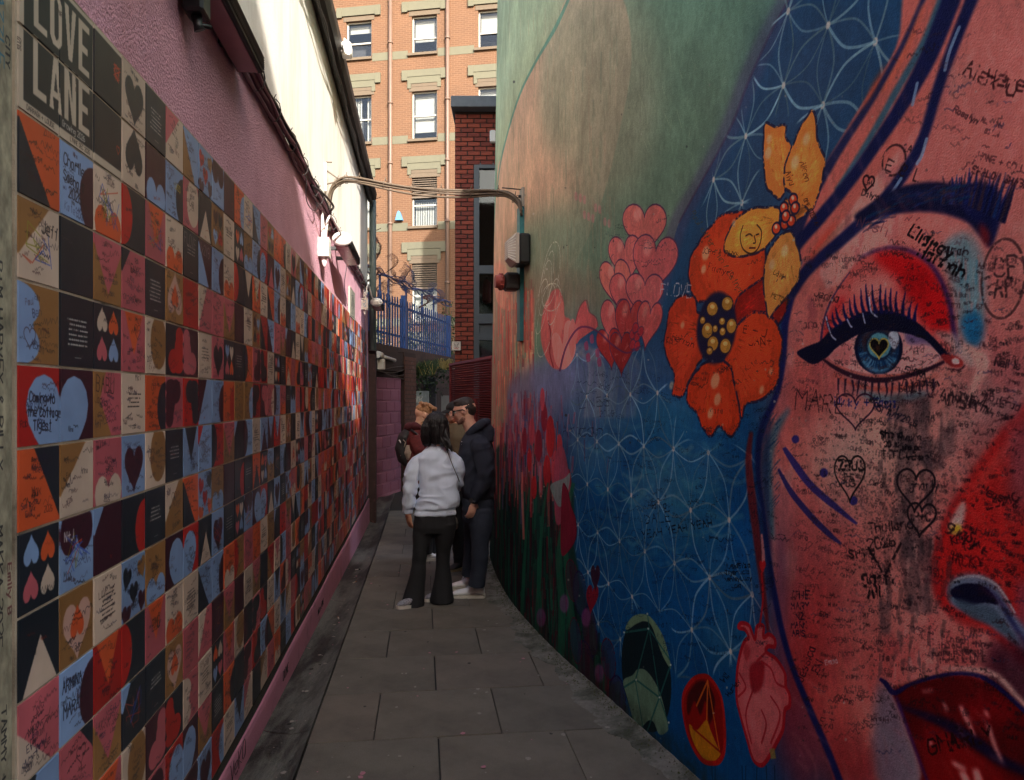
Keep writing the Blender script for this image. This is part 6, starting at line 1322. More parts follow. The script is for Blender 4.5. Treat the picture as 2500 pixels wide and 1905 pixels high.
MB().box(LW(2.50,2.90,.05), (.07,.10,.09), Matrix.Rotation(yaw,3,'Z'), bev=.01).build('box', M_black, e)
MB().tube([LW(2.50,2.86,.05), LW(2.50,2.825,.055), LW(2.505,2.81,.06)], [.02,.014,.02], 10).tube([LW(2.50,2.83,.05), LW(2.53,2.835,.09)], .008, 6).build('knob', M_black, e)
def paint_jb():
    C = Canvas(96,128,(226,222,208)); C.line(smooth([(30,30),(60,26),(66,50),(44,64),(30,80),(50,96),(74,88)],5), (120,170,190), 7, .8); C.line([(20,60),(50,70),(60,90)], (110,160,186), 6, .7); C.a *= 1+.12*(vnoise(128,96,20,3,3)[...,None]-.5); return C
M_jb = img_mat('junction_box_paint', paint_jb().to_image('junction_box_doodle'), .4, .1, 60)
def jbox(Y, z, w, h, d, label, lamp_Y, lamp_z):
    e = empty('junction_box', LW(Y,z,d/2), label, 'junction box', 'junction boxes feeding the floodlights')
    m = MB(); P = [LW(Y-w/2,z-h/2,d), LW(Y+w/2,z-h/2,d), LW(Y+w/2,z+h/2,d), LW(Y-w/2,z+h/2,d), LW(Y-w/2,z-h/2,.002), LW(Y+w/2,z-h/2,.002), LW(Y+w/2,z+h/2,.002), LW(Y-w/2,z+h/2,.002)]
    uvq = [(0,0),(1,0),(1,1),(0,1)]; m.add(P, [(0,1,2,3),(4,0,3,7),(1,5,6,2),(3,2,6,7),(4,5,1,0)], 0, [uvq]*2+[[(0,0),(.02,0),(.02,.02),(0,.02)]]*3); m.build('box', M_jb, e, recalc=False)
    MB().tube([LW(Y,z+h/2,d*.45), LW(Y,z+h/2+.05,d*.4), LW(Y+.01,z+h/2+.16,d*.3), LW(Y+.02,z+h/2+.24,.02)], [.022,.018,.011,.008], 8).build('cable_inlet', M_bwhite, e)
    MB().tube([LW(Y,z-h/2,d*.5), LW(Y,z-h/2-.03,d*.5), LW(Y,z-h/2-.06,d*.5), LW(Y,z-h/2-.075,d*.5)], [.02,.022,.013,.004], 8).build('gland', M_bwhite, e)
    pts = [LW(Y-.02,z+h/2,d*.6), LW(Y-.02,z+h/2+.13,d*.8), LW(Y+.08,z+h/2+.20,d), LW((Y+lamp_Y)/2,lamp_z+.09,d+.03), LW(lamp_Y-.05,lamp_z+.06,d+.05)]
    MB().tube([Vector(p) for p in smooth([tuple(p) for p in pts],5)], .011, 6).build('lead', M_bwhite, e)
jbox(5.82, 2.735, .13, .145, .085, 'white junction box with blue doodle beside the middle floodlight', 6.28, 2.87)
jbox(9.9, 2.80, .13, .15, .085, 'plain white junction box beside the furthest floodlight', 10.33, 2.86)
m = MB()
for (Y, dz) in ((8.15,0),(8.7,0)): pass
def paint_sign():
    C = Canvas(120,160,(150,146,132)); C.line([(8,8),(112,8),(112,152),(8,152),(8,8)], (70,68,62), 4, .9); rn = random.Random(3)
    for i in range(14): C.line(smooth([(rn.uniform(16,104),rn.uniform(16,144)) for _ in range(4)],4), (74,76,70), 4, .7)
    return C
M_ws = img_mat('wall_sign_print', paint_sign().to_image('wall_sign'), .6, .2, 60)
P = [LW(8.12,2.455,.02), LW(8.72,2.455,.02), LW(8.72,2.78,.02), LW(8.12,2.78,.02), LW(8.12,2.455,.001), LW(8.72,2.455,.001), LW(8.72,2.78,.001), LW(8.12,2.78,.001)]
m.add(P, [(0,1,2,3),(4,0,3,7),(1,5,6,2),(3,2,6,7),(4,5,1,0)], 0, [[(0,0),(1,0),(1,1),(0,1)]]+[[(0,0),(.02,0),(.02,.02),(0,.02)]]*4)
m.build('wall_sign', M_ws, label='small grey scribbled sign on the pink wall just above the tiles', cat='sign', recalc=False)
e = empty('roof_camera', LW(6.45, WT+.02, .12), 'small white camera fixed on the black roof gutter', 'camera')
MB().box(LW(6.45,WT-.02,.15), (.09,.14,.10), Matrix.Rotation(yaw,3,'Z'), bev=.012).build('camera_body', M_bwhite, e)
MB().tube([LW(6.38,WT-.03,.16), LW(6.30,WT-.09,.18)], [.045,.035], 10).build('hood', M_bwhite, e)
MB().tube([LW(6.45,WT+.03,.15), LW(6.45,WT+.06,.14), LW(6.46,WT+.09,.13)], [.022,.016,.004], 8).tube([LW(6.50,WT+.03,.13), LW(6.52,WT+.07,.12)], [.014,.004], 6).build('mount', M_bwhite, e)
# overhead bundle across the alley
oc = empty('overhead_cables', at(1040,450,6.0), 'bundle of weathered cables crossing the alley between the two walls', 'cables')
PTS = [(803,560,6.32),(803,512,6.30),(806,480,6.28),(815,456,6.24),(832,442,6.2),(850,438,6.16),(885,441,6.1),(930,449,6.05),(985,458,6.0),(1040,464,5.96),(1100,468,5.92),(1150,470,5.89),(1200,470,5.86),(1235,474,5.83),(1258,486,5.81),(1270,502,5.80),(1274,520,5.79)]
base = smooth([tuple(at(px,py,Y)) for px,py,Y in PTS], 5)
for k in range(7):
    r = random.Random(90+k); ph = r.uniform(0,6); a = 2*math.pi*k/7; pts = []
    for i, p in enumerate(base):
        sw = .004*math.sin(i*.21+ph)+(.012*math.sin(math.pi*max(0,min(1,(i-25)/40)))*(k%3)); pts.append(Vector(p)+Vector((.008*math.cos(a), .016*math.cos(a)+.005*math.sin(i*.17+ph), .021*math.sin(a)-sw)))
    MB().tube(pts, .0098 if k % 2 else .0075, 6).build('cable', M_cabg if k != 6 else M_cab, oc)
for i in (18,24,29,36,42,48,55,62,70):
    c = Vector(base[i]); t = (Vector(base[i+1])-c).normalized(); a_ = t.cross(Vector((0,1,0))).normalized(); b_ = t.cross(a_)
    MB().tube([c+(a_*math.cos(w)+b_*math.sin(w))*.036 for w in np.linspace(0,2*math.pi,11)], .003, 4).tube([c+Vector((0,0,.03)), c+Vector((.004,0,.06))], .003, 4).build('cable_tie', M_cabg, oc)
e = empty('wall_bracket', LW(6.25,3.42,.02), 'small pale steel bracket holding the overhead cables on the white wall', 'bracket')
MB().box(LW(6.25,3.42,.0), (.012,.05,.24), Matrix.Rotation(yaw,3,'Z')).build('plate', M_bwhite, e); MB().tube([LW(6.25,3.48,0), LW(6.25,3.40,.12)], .006, 5).tube([LW(6.25,3.36,0), LW(6.25,3.40,.13)], .006, 5).tube([LW(6.25,3.55,.0), LW(6.25,3.55,.05)], .006, 5).build('hook', M_cabg, e)
# right wall: conduit, bulkhead lamp, siren
M_teal = mat('teal_painted_steel', srgb(46,122,124), .5, .2, 10, .1, 40, col2=srgb(36,80,92), c2scale=4)
Yc, _ = MW(1276, 640); Yc = float(Yc)
def mframe(Y, z, off=0.0):
    p = MP(Y, z, off); n = (MP(Y, z, .1)-MP(Y, z, 0)).normalized(); t = Vector((-n.y, n.x, 0)); t = t if t.y > 0 else -t
    return p, n, t
def mbox(m, Y, z0, z1, w, o0, o1, ds=0.0, mi=0):
    p, n, t = mframe(Y, (z0+z1)/2); P = [p+t*(ds-w/2)+n*o0, p+t*(ds+w/2)+n*o0, p+t*(ds+w/2)+n*o1, p+t*(ds-w/2)+n*o1]
    for q in P: q.z = z0
    return m.prism(P, (0,0,z1-z0), mi)
cz0, cz1 = zat(833,Yc), zat(508,Yc)
cd = empty('cable_trunking', mframe(Yc,2.2)[0], 'vertical teal steel trunking on the mural wall under the overhead cables', 'trunking')
mbox(MB(), Yc, cz0, cz1, .10, .0, .035).build('cover', M_teal, cd); mbox(MB(), Yc, cz0, cz1-.01, .13, -.005, .008, .01).build('back_plate', M_teal, cd)
e = empty('wall_bracket', mframe(Yc,cz1+.08)[0], 'grey steel bracket with a bolt at the top of the teal trunking', 'bracket')
mbox(MB(), Yc, cz1+.0, cz1+.15, .09, .0, .02, -.01).build('plate', mat('galvanised_steel', srgb(150,146,136), .5, .2, 20, metal=.3), e)
p, n, t = mframe(Yc, cz1+.09); MB().tube([p+n*.02, p+n*.035], .012, 8).build('bolt', M_black, e); MB().tube([p+n*.02+Vector((0,0,.055)), p+n*.17+Vector((0,0,.06))], .005, 5).build('hook', M_black, e)
Yl = float(MW(1288, 612)[0]); zc = zat(613, Yl)
bl = empty('bulkhead_lamp', mframe(Yl,zc)[0], 'square bulkhead lamp with ribbed white cover and black back on the mural wall', 'lamp')
p, n, t = mframe(Yl, zc); Mx = Matrix((t, n, Vector((0,0,1)))).transposed()
MB().box(p+n*.045, (.22,.09,.23), Mx, bev=.015).build('back_box', M_black, bl)
mm = MB(); vs = []
for (a, s_) in ((.09,1.0),(.115,1.0),(.165,.62)):
    for (i, j) in ((-1,-1),(1,-1),(1,1),(-1,1)): vs.append(p+n*a+t*(i*.108*s_)+Vector((0,0,j*.113*s_)))
mm.add(vs, [(0,1,5,4),(1,2,6,5),(2,3,7,6),(3,0,4,7),(4,5,9,8),(5,6,10,9),(6,7,11,10),(7,4,8,11),(8,9,10,11)]); cov = mm.build('cover', mat('ribbed_diffuser', srgb(190,176,164), .3, .08, 20), bl)
for k in range(9): zz = -.095+k*.0237; MB().tube([p+n*.118+t*-.108+Vector((0,0,zz)), p+n*.166+t*-.064+Vector((0,0,zz*.62)), p+n*.166+t*.064+Vector((0,0,zz*.62))], .003, 4).build('rib', M_bwhite, cov)
p, n, t = mframe(Yc-.02, zat(691,Yc)); Mx = Matrix((t, n, Vector((0,0,1)))).transposed()
sr = empty('siren', p, 'red and black siren box fixed to the teal trunking under the bulkhead lamp', 'siren')
MB().box(p+n*.095, (.12,.12,.14), Mx, bev=.018).build('box', mat('worn_black_box', srgb(40,34,34), .4, .4, 30, col2=srgb(110,90,80), c2scale=18, c2lo=.6), sr)
M_rc = mat('faded_red_cap', srgb(150,64,56), .55, .2, 12)
MB().tube([p+n*.155, p+n*.165, p+n*.195, p+n*.20, p+n*.225], [.045,.062,.062,.052,.05], 18).build('cap', M_rc, sr)
for k in range(12): w = k*math.pi/6; q = (t*math.cos(w)+Vector((0,0,math.sin(w))))*.062; MB().tube([p+n*.166+q, p+n*.194+q], .006, 4).build('grip_rib', M_rc, sr)
# litter on the gutter
M_butt = mat('cigarette_paper', srgb(196,186,170), .9, .1, 20); M_butt2 = mat('cigarette_filter', srgb(150,96,54), .9, .1, 20)
for i, (px, py, a, lb) in enumerate([(867,1391,.4,'cigarette end in the gutter furthest from the camera'),(862,1423,1.2,'dark bent cigarette end in the middle of the gutter'),(827,1511,1.9,'cigarette end standing out white in the gutter, nearest to the camera')]):
    Y = EYE/((py-CY)/F-.0318); c = at(px,py,Y); c.z = gz(Y)+.0; d = Vector((math.cos(a),math.sin(a),0)); e = empty('cigarette_end', c, lb, 'litter', 'cigarette ends in the gutter')
    MB().tube([c, c+d*.035], .005, 7).build('paper', M_butt, e); MB().tube([c+d*.0352, c+d*.055], .0052, 7).build('filter', M_butt2 if i else M_black, e)
r = random.Random(31); m = MB()
for i in range(330):
    if r.random() < .4: v, w = r.uniform(-.79,-.57), r.uniform(2.2,9)
    else: v, w = r.uniform(-.5,1.2), r.uniform(2.4,9)
    p = AL(v, w, 0)
    if p.x > float(gX(min(p.y,9.4)))-.04: continue
    s = r.choice((.003,.004,.006,.009,.013)); k = r.randint(5,8); z = gz(p.y)+(-.013 if v < -.56 else .0012)
    if v < -.56: z = gz(p.y)-.016
    a0 = r.uniform(0,6); m.add([(p.x+s*r.uniform(.6,1.3)*math.cos(a0+6.28*j/k), p.y+s*r.uniform(.6,1.6)*math.sin(a0+6.28*j/k), z+.003) for j in range(k)], [tuple(range(k))], r.choice((0,0,1,2)))
m.build('gum_spots', [mat('old_gum', srgb(150,144,134), .8, .2, 20), mat('paint_spot_pink', srgb(186,120,134), .7, .1, 20), mat('dark_gum', srgb(58,54,50), .8, .1, 20)], kind='stuff', recalc=False)
# moss and grit in the corner under the mural
M_mossg = mat('moss', srgb(78,82,44), .95, .3, 40); M_grit = mat('grit', srgb(90,84,72), .95, .3, 40); m = MB()
for i in range(1400):
    Y = r.uniform(2.2,8.2); o = abs(r.gauss(.0,.05))+.004; 
    if r.random() > .35+.65*(.5+.5*math.sin(Y*3.3)): continue
    p = MP(Y, 0, o); s = r.uniform(.002,.006); z = gz(Y)+.034*max(0,1-o/.1)
    m.add([(p.x-s,p.y-s,z),(p.x+s,p.y-s,z),(p.x,p.y+s,z),(p.x,p.y,z+s*1.4)], [(0,1,3),(1,2,3),(2,0,3)], 0 if r.random() < .5 else 1)
m.build('moss_and_grit', [M_mossg, M_grit], kind='stuff', recalc=False)

# stray thin wires on the pink and white walls
sw_ = empty('stray_wires', LW(7.5,2.9,.03), 'thin loose wires hanging down the far end of the pink wall', 'wires')
for k, (a, b_, z0, z1) in enumerate(((7.5,7.62,3.05,2.5),(9.2,9.9,3.02,2.9),(4.9,5.5,3.04,3.0),(10.2,10.4,3.05,.9))):
    rr2 = random.Random(k+50); pts = [LW(a+(b_-a)*t+.03*math.sin(t*9+k), z0+(z1-z0)*t-(.12*math.sin(math.pi*t) if z1 > 2.6 else 0), .03+.012*math.sin(t*7+k)) for t in np.linspace(0,1,14)]
    MB().tube(pts, .004, 4).build('wire', M_cab, sw_)

# ---------------------------------------------------------------- people
from mathutils import noise as mnoise
def solid(mb, vox, it, name, m, parent, folds=None, label=None, shrink=0):
    me = mb.mesh(name+'_raw', m); o = bpy.data.objects.new(name+'_raw', me); COL.objects.link(o)
    bm = bmesh.new(); bm.from_mesh(me); bmesh.ops.recalc_face_normals(bm, faces=bm.faces); bm.to_mesh(me); bm.free()
    r = o.modifiers.new('r', 'REMESH'); r.mode = 'VOXEL'; r.voxel_size = vox; r.use_smooth_shade = True
    s = o.modifiers.new('s', 'SMOOTH'); s.iterations = it; s.factor = .5
    dg = bpy.context.evaluated_depsgraph_get(); me2 = bpy.data.meshes.new_from_object(o.evaluated_get(dg))
    bpy.data.objects.remove(o); me2.name = name
    n = len(me2.vertices); co = np.empty(n*3, np.float32); me2.vertices.foreach_get('co', co); no = np.empty(n*3, np.float32)
    me2.vertices.foreach_get('normal', no); co = co.reshape(-1,3); no = no.reshape(-1,3)
    if folds:
        d = np.array([folds(Vector(c)) for c in co], np.float32); co = co + no*d[:,None]
        me2.vertices.foreach_set('co', co.ravel())
    me2.polygons.foreach_set('use_smooth', [True]*len(me2.polygons)); me2.update()
    if not me2.materials: me2.materials.append(m)
    return link(name, me2, parent, label)
def fold_fn(amp, sx, sz, seed, zones=()):
    off = Vector((seed*3.1, seed*1.7, seed*.9))
    def f(c):
        p = Vector((c.x*sx, c.y*sx, c.z*sz))+off
        k = 1.0
        for (q, r_, g) in zones:
            dd = (c-q).length
            if dd < r_: k += g*(1-dd/r_)
        w = mnoise.noise(p+Vector((mnoise.noise(p*.7)*1.3,)*3)); w2 = mnoise.noise(p*2.3+Vector((9,3,1)))
        return amp*k*((1-abs(w)*2.6)*.55 + w2*.35)
    return f
def head_mb(m, c, f, u, s=1.0, neck_to=None, nr=.055):
    """skull, jaw, nose, brow, ears; c = centre of the skull, f = where the face looks, u = up"""
    f = f.normalized(); u = (u-f*u.dot(f)).normalized(); r = f.cross(u); Mx = Matrix((r, f, u)).transposed(); P = lambda a,b,d: c+(r*a+f*b+u*d)*s
    m.ball(P(0,-.012,.022), (.074*s,.094*s,.088*s), Mx, n=20, k=14)
    m.ball(P(0,.022,-.030), (.064*s,.070*s,.080*s), Mx, n=18, k=12)
    m.ball(P(0,.050,-.078), (.036*s,.032*s,.028*s), Mx, n=14, k=10)            # chin
    m.tube([P(-.055,.0,-.062), P(-.03,.052,-.082), P(0,.068,-.088), P(.03,.052,-.082), P(.055,.0,-.062)], [.020*s,.018*s,.017*s,.018*s,.020*s], 10)
    m.tube([P(0,.082,.018), P(0,.096,-.006), P(0,.112,-.026), P(0,.092,-.036)], [.009*s,.010*s,.014*s,.012*s], 10)
    m.tube([P(-.045,.068,.024), P(0,.084,.026), P(.045,.068,.024)], .010*s, 8)  # brow
    m.tube([P(-.022,.078,-.056), P(0,.090,-.055), P(.022,.078,-.056)], .008*s, 8)  # lips
    m.tube([P(-.018,.078,-.064), P(0,.088,-.064), P(.018,.078,-.064)], .008*s, 8)
    for q in (-1, 1):
        m.ball(P(.074*q,-.008,-.004), (.010*s,.020*s,.032*s), Mx, n=10, k=8); m.ball(P(.036*q,.066,-.024), (.020*s,.018*s,.018*s), Mx, n=10, k=8)
    if neck_to is not None: m.tube([P(0,-.02,-.03), P(0,-.012,-.085), neck_to], [nr*1.05, nr, nr*1.15], 14)
    return Mx, P
def eyes(parent, P, s, M_e, M_i):
    for q in (-1, 1):
        o = MB().ball(P(.031*q,.072,.002), .0125*s, n=10, k=8).build('eye', M_e, parent)
        MB().ball(P(.031*q,.0795,.002), .0062*s, n=8, k=6).build('iris', M_i, o)
def hand_mb(m, w, d, palm_n, s=1.0, curl=.6, thumb_side=1):
    """w wrist, d direction of the hand, palm_n towards the palm"""
    d = d.normalized(); n = (palm_n-d*palm_n.dot(d)).normalized(); t = d.cross(n)*thumb_side
    m.tube([w-d*.05, w+d*.01, w+d*.05, w+d*.088], [(.022*s,.028*s),(.019*s,.030*s),(.016*s,.040*s),(.013*s,.038*s)], 12) if abs(n.z) > .9 else None
    Mx = Matrix((t, d, n)).transposed()
    m.ball(w+d*.055*s, (.040*s,.052*s,.017*s), Mx, n=14, k=10); m.tube([w-d*.06, w+d*.03], [.026*s,.026*s], 10)
    for k, (o, L) in enumerate(((.030,.070),(.010,.080),(-.010,.074),(-.029,.058))):
        b = w+d*.085*s+t*o*s; a1 = d*math.cos(curl*.5)+n*math.sin(curl*.5); a2 = d*math.cos(curl*1.3)+n*math.sin(curl*1.3); a3 = d*math.cos(curl*2)+n*math.sin(curl*2)
        j1 = b+a1*L*.45*s; j2 = j1+a2*L*.32*s; j3 = j2+a3*L*.26*s
        m.tube([b-d*.03*s, b, j1, j2, j3], [.009*s,.0095*s,.009*s,.0082*s,.0065*s], 8)
    b = w+d*.02*s+t*.028*s; j1 = b+(d*.6+t*.75+n*.3).normalized()*.038*s; j2 = j1+(d*.9+t*.3+n*.4).normalized()*.032*s; j3 = j2+(d*1+n*.5).normalized()*.022*s
    m.tube([b, j1, j2, j3], [.014*s,.011*s,.010*s,.008*s], 8)
def skin_mat(name, c):
    m = mat(name, c, .5, .08, 30, .15, 300, bdist=.002); m.node_tree.nodes['Principled BSDF'].inputs['Subsurface Weight'].default_value = .12
    m.node_tree.nodes['Principled BSDF'].inputs['Subsurface Radius'].default_value = (.02,.008,.004); return m
M_skinA = skin_mat('skin_tan', srgb(206,148,118)); M_skinB = skin_mat('skin_fair', srgb(224,172,148)); M_skinC = skin_mat('skin_pale', srgb(222,178,150))
M_eyew = mat('eye_white', srgb(220,214,208), .2, .02, 20); M_iris = mat('eye_dark', srgb(40,32,28), .2, .02, 20)
M_hair = mat('black_hair', srgb(26,23,24), .38, .5, 40, .5, 30, stretch=(9,9,.6), bdist=.01); M_hairb = mat('dark_brown_hair', srgb(44,34,30), .6, .3, 60, .6, 160, bdist=.004); M_blond = mat('blond_hair', srgb(168,124,84), .6, .3, 50, .8, 90, bdist=.01)
M_grey = mat('heather_grey_fleece', srgb(222,234,252), .95, .07, 160, .35, 260, bdist=.003, stretch=(1,1,2.4)); M_greyr = mat('grey_rib_knit', srgb(214,226,246), .95, .08, 160, .5, 260, bdist=.004, stretch=(3,3,.3))
M_blk = mat('black_jersey', srgb(34,34,36), .85, .1, 60, .1, 200); M_navy = mat('navy_fleece', srgb(38,41,54), .93, .12, 60, .25, 220, bdist=.003); M_jean = mat('dark_denim', srgb(46,52,66), .88, .2, 60, .3, 300, bdist=.002, col2=srgb(60,68,84), c2scale=4, c2lo=.5, c2hi=.8)
M_shoew = mat('white_leather', srgb(244,244,244), .45, .05, 20); M_sole = mat('white_rubber', srgb(216,210,198), .6, .08, 20); M_shoeg = mat('patterned_trainer', srgb(150,150,156), .6, .9, 110)
def shoe(parent, heel, toe, m, msole, h=.075, w=.048, mlace=None, lip=.11):
    f = (toe-heel); L = f.length; f.normalize(); f.z = 0; r = Vector((f.y,-f.x,0)); z = Vector((0,0,1))
    mb_ = MB(); n = 12; st = [(0,.036,.075,.0),(.06,.038,.10,.0),(.20,.040,lip,0),(.34,.042,.10,0),(.48,.045,.078,0),(.64,.050,.062,0),(.80,.049,.052,0),(.93,.040,.040,0),(1.0,.020,.026,0)]
    vs = []
    for (t, hw, hh, _) in st:
        c = heel+f*(L*t)
        for j in range(n):
            a = 2*math.pi*j/n; y = math.cos(a)*hw*w/.048; zz = .022+max(0,(math.sin(a)*.5+.5))*(hh-.01) if math.sin(a) > -1 else 0
            vs.append(c+r*y+z*zz)
    k = len(st); mb_.add(vs, [(i*n+j, i*n+(j+1)%n, (i+1)*n+(j+1)%n, (i+1)*n+j) for i in range(k-1) for j in range(n)]+[tuple(range(n)), tuple((k-1)*n+j for j in range(n))], sm=True)
    o = solid(mb_, .006, 3, 'shoe', m, parent)
    so = MB(); prof = []
    for t, hw in ((-.02,.022),(.03,.036),(.2,.040),(.45,.043),(.65,.051),(.82,.049),(.95,.036),(1.02,.014)): prof.append((t,hw*w/.048+.003))
    pts = [heel+f*(L*t)+r*hw for t, hw in prof]+[heel+f*(L*t)-r*hw for t, hw in prof[::-1]]
    so.prism([p+z*.001 for p in pts], z*.027).build('sole', msole, o)
    if mlace:
        lb = MB()
        for t in (.30,.37,.44,.51): c = heel+f*(L*t)+z*(.128-.09*(t-.2)); lb.tube([c+r*.026+z*-.012, c, c-r*.026+z*-.012], .0034, 5)
        c = heel+f*(L*.3)+z*.12; lb.tube([c, c+r*.03+f*.03+z*.01, c+r*.045+f*.05-z*.02], .003, 5).tube([c, c-r*.03+f*.03+z*.01, c-r*.045+f*.05-z*.02], .003, 5)
        lb.build('laces', mlace, o)
    return o
def ring_torso(m, secs, right, n=20):
    """secs: (centre, half width along right, half depth)"""
    vs = []; fwd = Vector((-right.y, right.x, 0))
    for (c, a, b) in secs:
        for j in range(n):
            w = 2*math.pi*j/n; ca, sa = math.cos(w), math.sin(w); e = .82
            vs.append(c+right*(math.copysign(abs(ca)**e, ca)*a)+fwd*(math.copysign(abs(sa)**e, sa)*b))
    k = len(secs); m.add(vs, [(i*n+j, i*n+(j+1)%n, (i+1)*n+(j+1)%n, (i+1)*n+j) for i in range(k-1) for j in range(n)]+[tuple(range(n))[::-1], tuple((k-1)*n+j for j in range(n))], sm=True)
def A(px, py, Y): return at(px, py, Y)

# ---- woman in the grey sweatshirt
Y0 = 6.25; g = gz(Y0)
wo_ = empty('person', A(1050,1470,Y0), 'woman with straight black hair in a light grey sweatshirt and black flared trousers', 'person', 'people standing in the alley')
f = Vector((-.62,.70,-.10)); m = MB(); hc = A(1061,1041,Y0)
Mx, P = head_mb(m, hc, f, Vector((-.06,0,1)), .98, A(1066,1100,Y0), .050)
ring_torso(m, [(A(1066,1100,Y0),.07,.05),(A(1066,1125,Y0),.125,.07),(A(1068,1165,Y0),.13,.08),(A(1068,1205,Y0),.125,.08),(A(1062,1245,Y0),.155,.09),(A(1062,1275,Y0),.15,.085)], Vector((1,.1,0)).normalized())
m.tube([A(1034,1122,Y0), A(1007,1152,Y0-.03), A(1001,1185,Y0-.04), A(997,1246,Y0-.0)], [.036,.036,.034,.026], 12); m.tube([A(1100,1122,Y0), A(1118,1152,Y0+.04), A(1118,1176,Y0+.08), A(1102,1196,Y0+.28)], [.036,.036,.034,.026], 12)
hand_mb(m, A(997,1252,Y0), Vector((.10,.05,-1)), Vector((.7,.7,0)), .92, .45, -1); hand_mb(m, A(1101,1196,Y0+.30), Vector((-.5,.9,.1)), Vector((-1,0,-.3)), .9, .7)
for pts in (((1042,1268,0),(1034,1310,-.01),(1026,1345,-.03),(1023,1375,-.03),(1019,1410,-.03),(1015,1450,-.03)),((1082,1268,0),(1085,1310,.01),(1082,1345,.03),(1081,1375,.04),(1082,1410,.05),(1080,1450,.05))): m.tube([A(a,b,Y0+c) for a,b,c in pts], [.075,.066,.046,.044,.044,.036], 14)
body = solid(m, .0062, 2, 'body', M_skinA, wo_)
eyes(wo_, P, .98, M_eyew, M_iris)
# sweatshirt
m = MB(); R_ = Vector((1,.12,0)).normalized()
ring_torso(m, [(A(1065,1082,Y0),.052,.05),(A(1065,1092,Y0),.085,.065),(A(1066,1103,Y0),.132,.085),(A(1067,1118,Y0),.170,.100),(A(1070,1140,Y0),.172,.108),(A(1072,1165,Y0),.165,.114),(A(1073,1195,Y0),.160,.118),(A(1071,1222,Y0),.176,.132),(A(1067,1238,Y0),.182,.124)], R_)
ring_torso(m, [(A(1067,1232,Y0),.178,.120),(A(1063,1243,Y0),.168,.114),(A(1062,1256,Y0),.180,.118)], R_)
m.tube([A(1034,1116,Y0), A(1020,1127,Y0-.01), A(1007,1152,Y0-.03), A(1002,1180,Y0-.04), A(1000,1212,Y0-.03), A(998,1232,Y0-.01), A(996,1240,Y0), A(996,1252,Y0)], [.054,.062,.062,.058,.056,.052,.042,.041], 16)
m.tube([A(1100,1116,Y0), A(1112,1127,Y0+.01), A(1119,1150,Y0+.04), A(1119,1176,Y0+.08), A(1112,1188,Y0+.17), A(1104,1194,Y0+.26)], [.054,.060,.060,.056,.052,.042], 16)
fz = fold_fn(.014, 5, 8, 2, ((A(1004,1178,Y0),.13,1.6),(A(1020,1200,Y0),.12,1.5),(A(1068,1235,Y0),.2,.7),(A(1030,1120,Y0),.1,.6)))
sw = solid(m, .0075, 3, 'sweatshirt', M_grey, wo_, fz)
m = MB(); ring_torso(m, [(A(1063,1244,Y0),.166,.113),(A(1062,1250,Y0),.172,.116),(A(1062,1257.5,Y0),.168,.112)], R_); solid(m, .006, 2, 'hem_band', M_greyr, sw)
m = MB(); m.tube([A(997,1239,Y0-.004), A(996,1246,Y0), A(996,1254,Y0)], [.043,.045,.041], 16); solid(m, .005, 2, 'cuff', M_greyr, sw)
MB().tube([p+Vector((0,-.012,0)) for p in (A(1082,1082,Y0-.05), A(1092,1100,Y0-.098), A(1105,1135,Y0-.112), A(1118,1165,Y0-.085), A(1122,1176,Y0-.03))], .0035, 5).build('bag_strap', M_blk, wo_)
# trousers with flared hems
m = MB(); ring_torso(m, [(A(1062,1246,Y0),.150,.105),(A(1062,1262,Y0),.172,.112),(A(1062,1285,Y0),.180,.112),(A(1062,1300,Y0),.172,.10)], R_)
m.tube([A(1038,1275,Y0), A(1032,1310,Y0-.01), A(1026,1345,Y0-.03), A(1023,1375,Y0-.03), A(1019,1410,Y0-.03), A(1013,1445,Y0-.03), A(1008,1474,Y0-.04), A(1008,1480,Y0-.04)], [.098,.086,.064,.060,.070,.084,.096,.096], 18)
m.tube([A(1086,1275,Y0), A(1085,1310,Y0+.01), A(1082,1345,Y0+.03), A(1081,1375,Y0+.04), A(1082,1410,Y0+.05), A(1080,1440,Y0+.05), A(1079,1464,Y0+.05), A(1079,1470,Y0+.05)], [.098,.086,.062,.058,.072,.088,.102,.102], 18)
solid(m, .008, 3, 'trousers', M_blk, wo_, fold_fn(.004, 6, 5, 5, ((A(1026,1345,Y0),.1,1.4),(A(1082,1345,Y0),.1,1.4))))
def gp_(px, Y): v = A(px, 1400, Y); v.z = gz(Y); return v
shoe(wo_, gp_(1026,6.20), gp_(970,6.10), M_shoeg, M_sole, w=.042, lip=.10); shoe(wo_, gp_(1093,6.42), gp_(1037,6.34), M_shoeg, M_sole, w=.042, lip=.10)
# hair
m = MB(); hm = MB()
f_ = f.normalized(); u_ = Vector((0,0,1)); r_ = f_.cross(u_).normalized()
def H(a, b, d): return hc+r_*a+f_*b+u_*d
m.ball(H(0,-.020,.022), (.096,.108,.098), Matrix((r_, f_, u_)).transposed(), n=20, k=14)
for a, b in ((-.065,-.02),(-.04,-.07),(0,-.088),(.04,-.07),(.065,-.02),(.070,.015),(-.072,.012)):
    m.tube([H(a*.8,b*.8,.05), H(a*1.2,b*1.12,-.01), H(a*1.28,b*1.18,-.08), H(a*1.2,b*1.12,-.14), H(a*1.1,b*1.05,-.165)], [.032,.036,.034,.026,.010], 10)
m.ball(H(0,-.055,-.06), (.092,.068,.100), Matrix((r_, f_, u_)).transposed(), n=16, k=10)
m.tube([A(1084,1050,Y0-.06), A(1092,1075,Y0-.09), A(1098,1090,Y0-.11), A(1105,1104,Y0-.112)], [.030,.026,.018,.005], 10)
m.tube([A(1076,1060,Y0-.08), A(1082,1080,Y0-.10), A(1085,1092,Y0-.115)], [.024,.016,.004], 8)
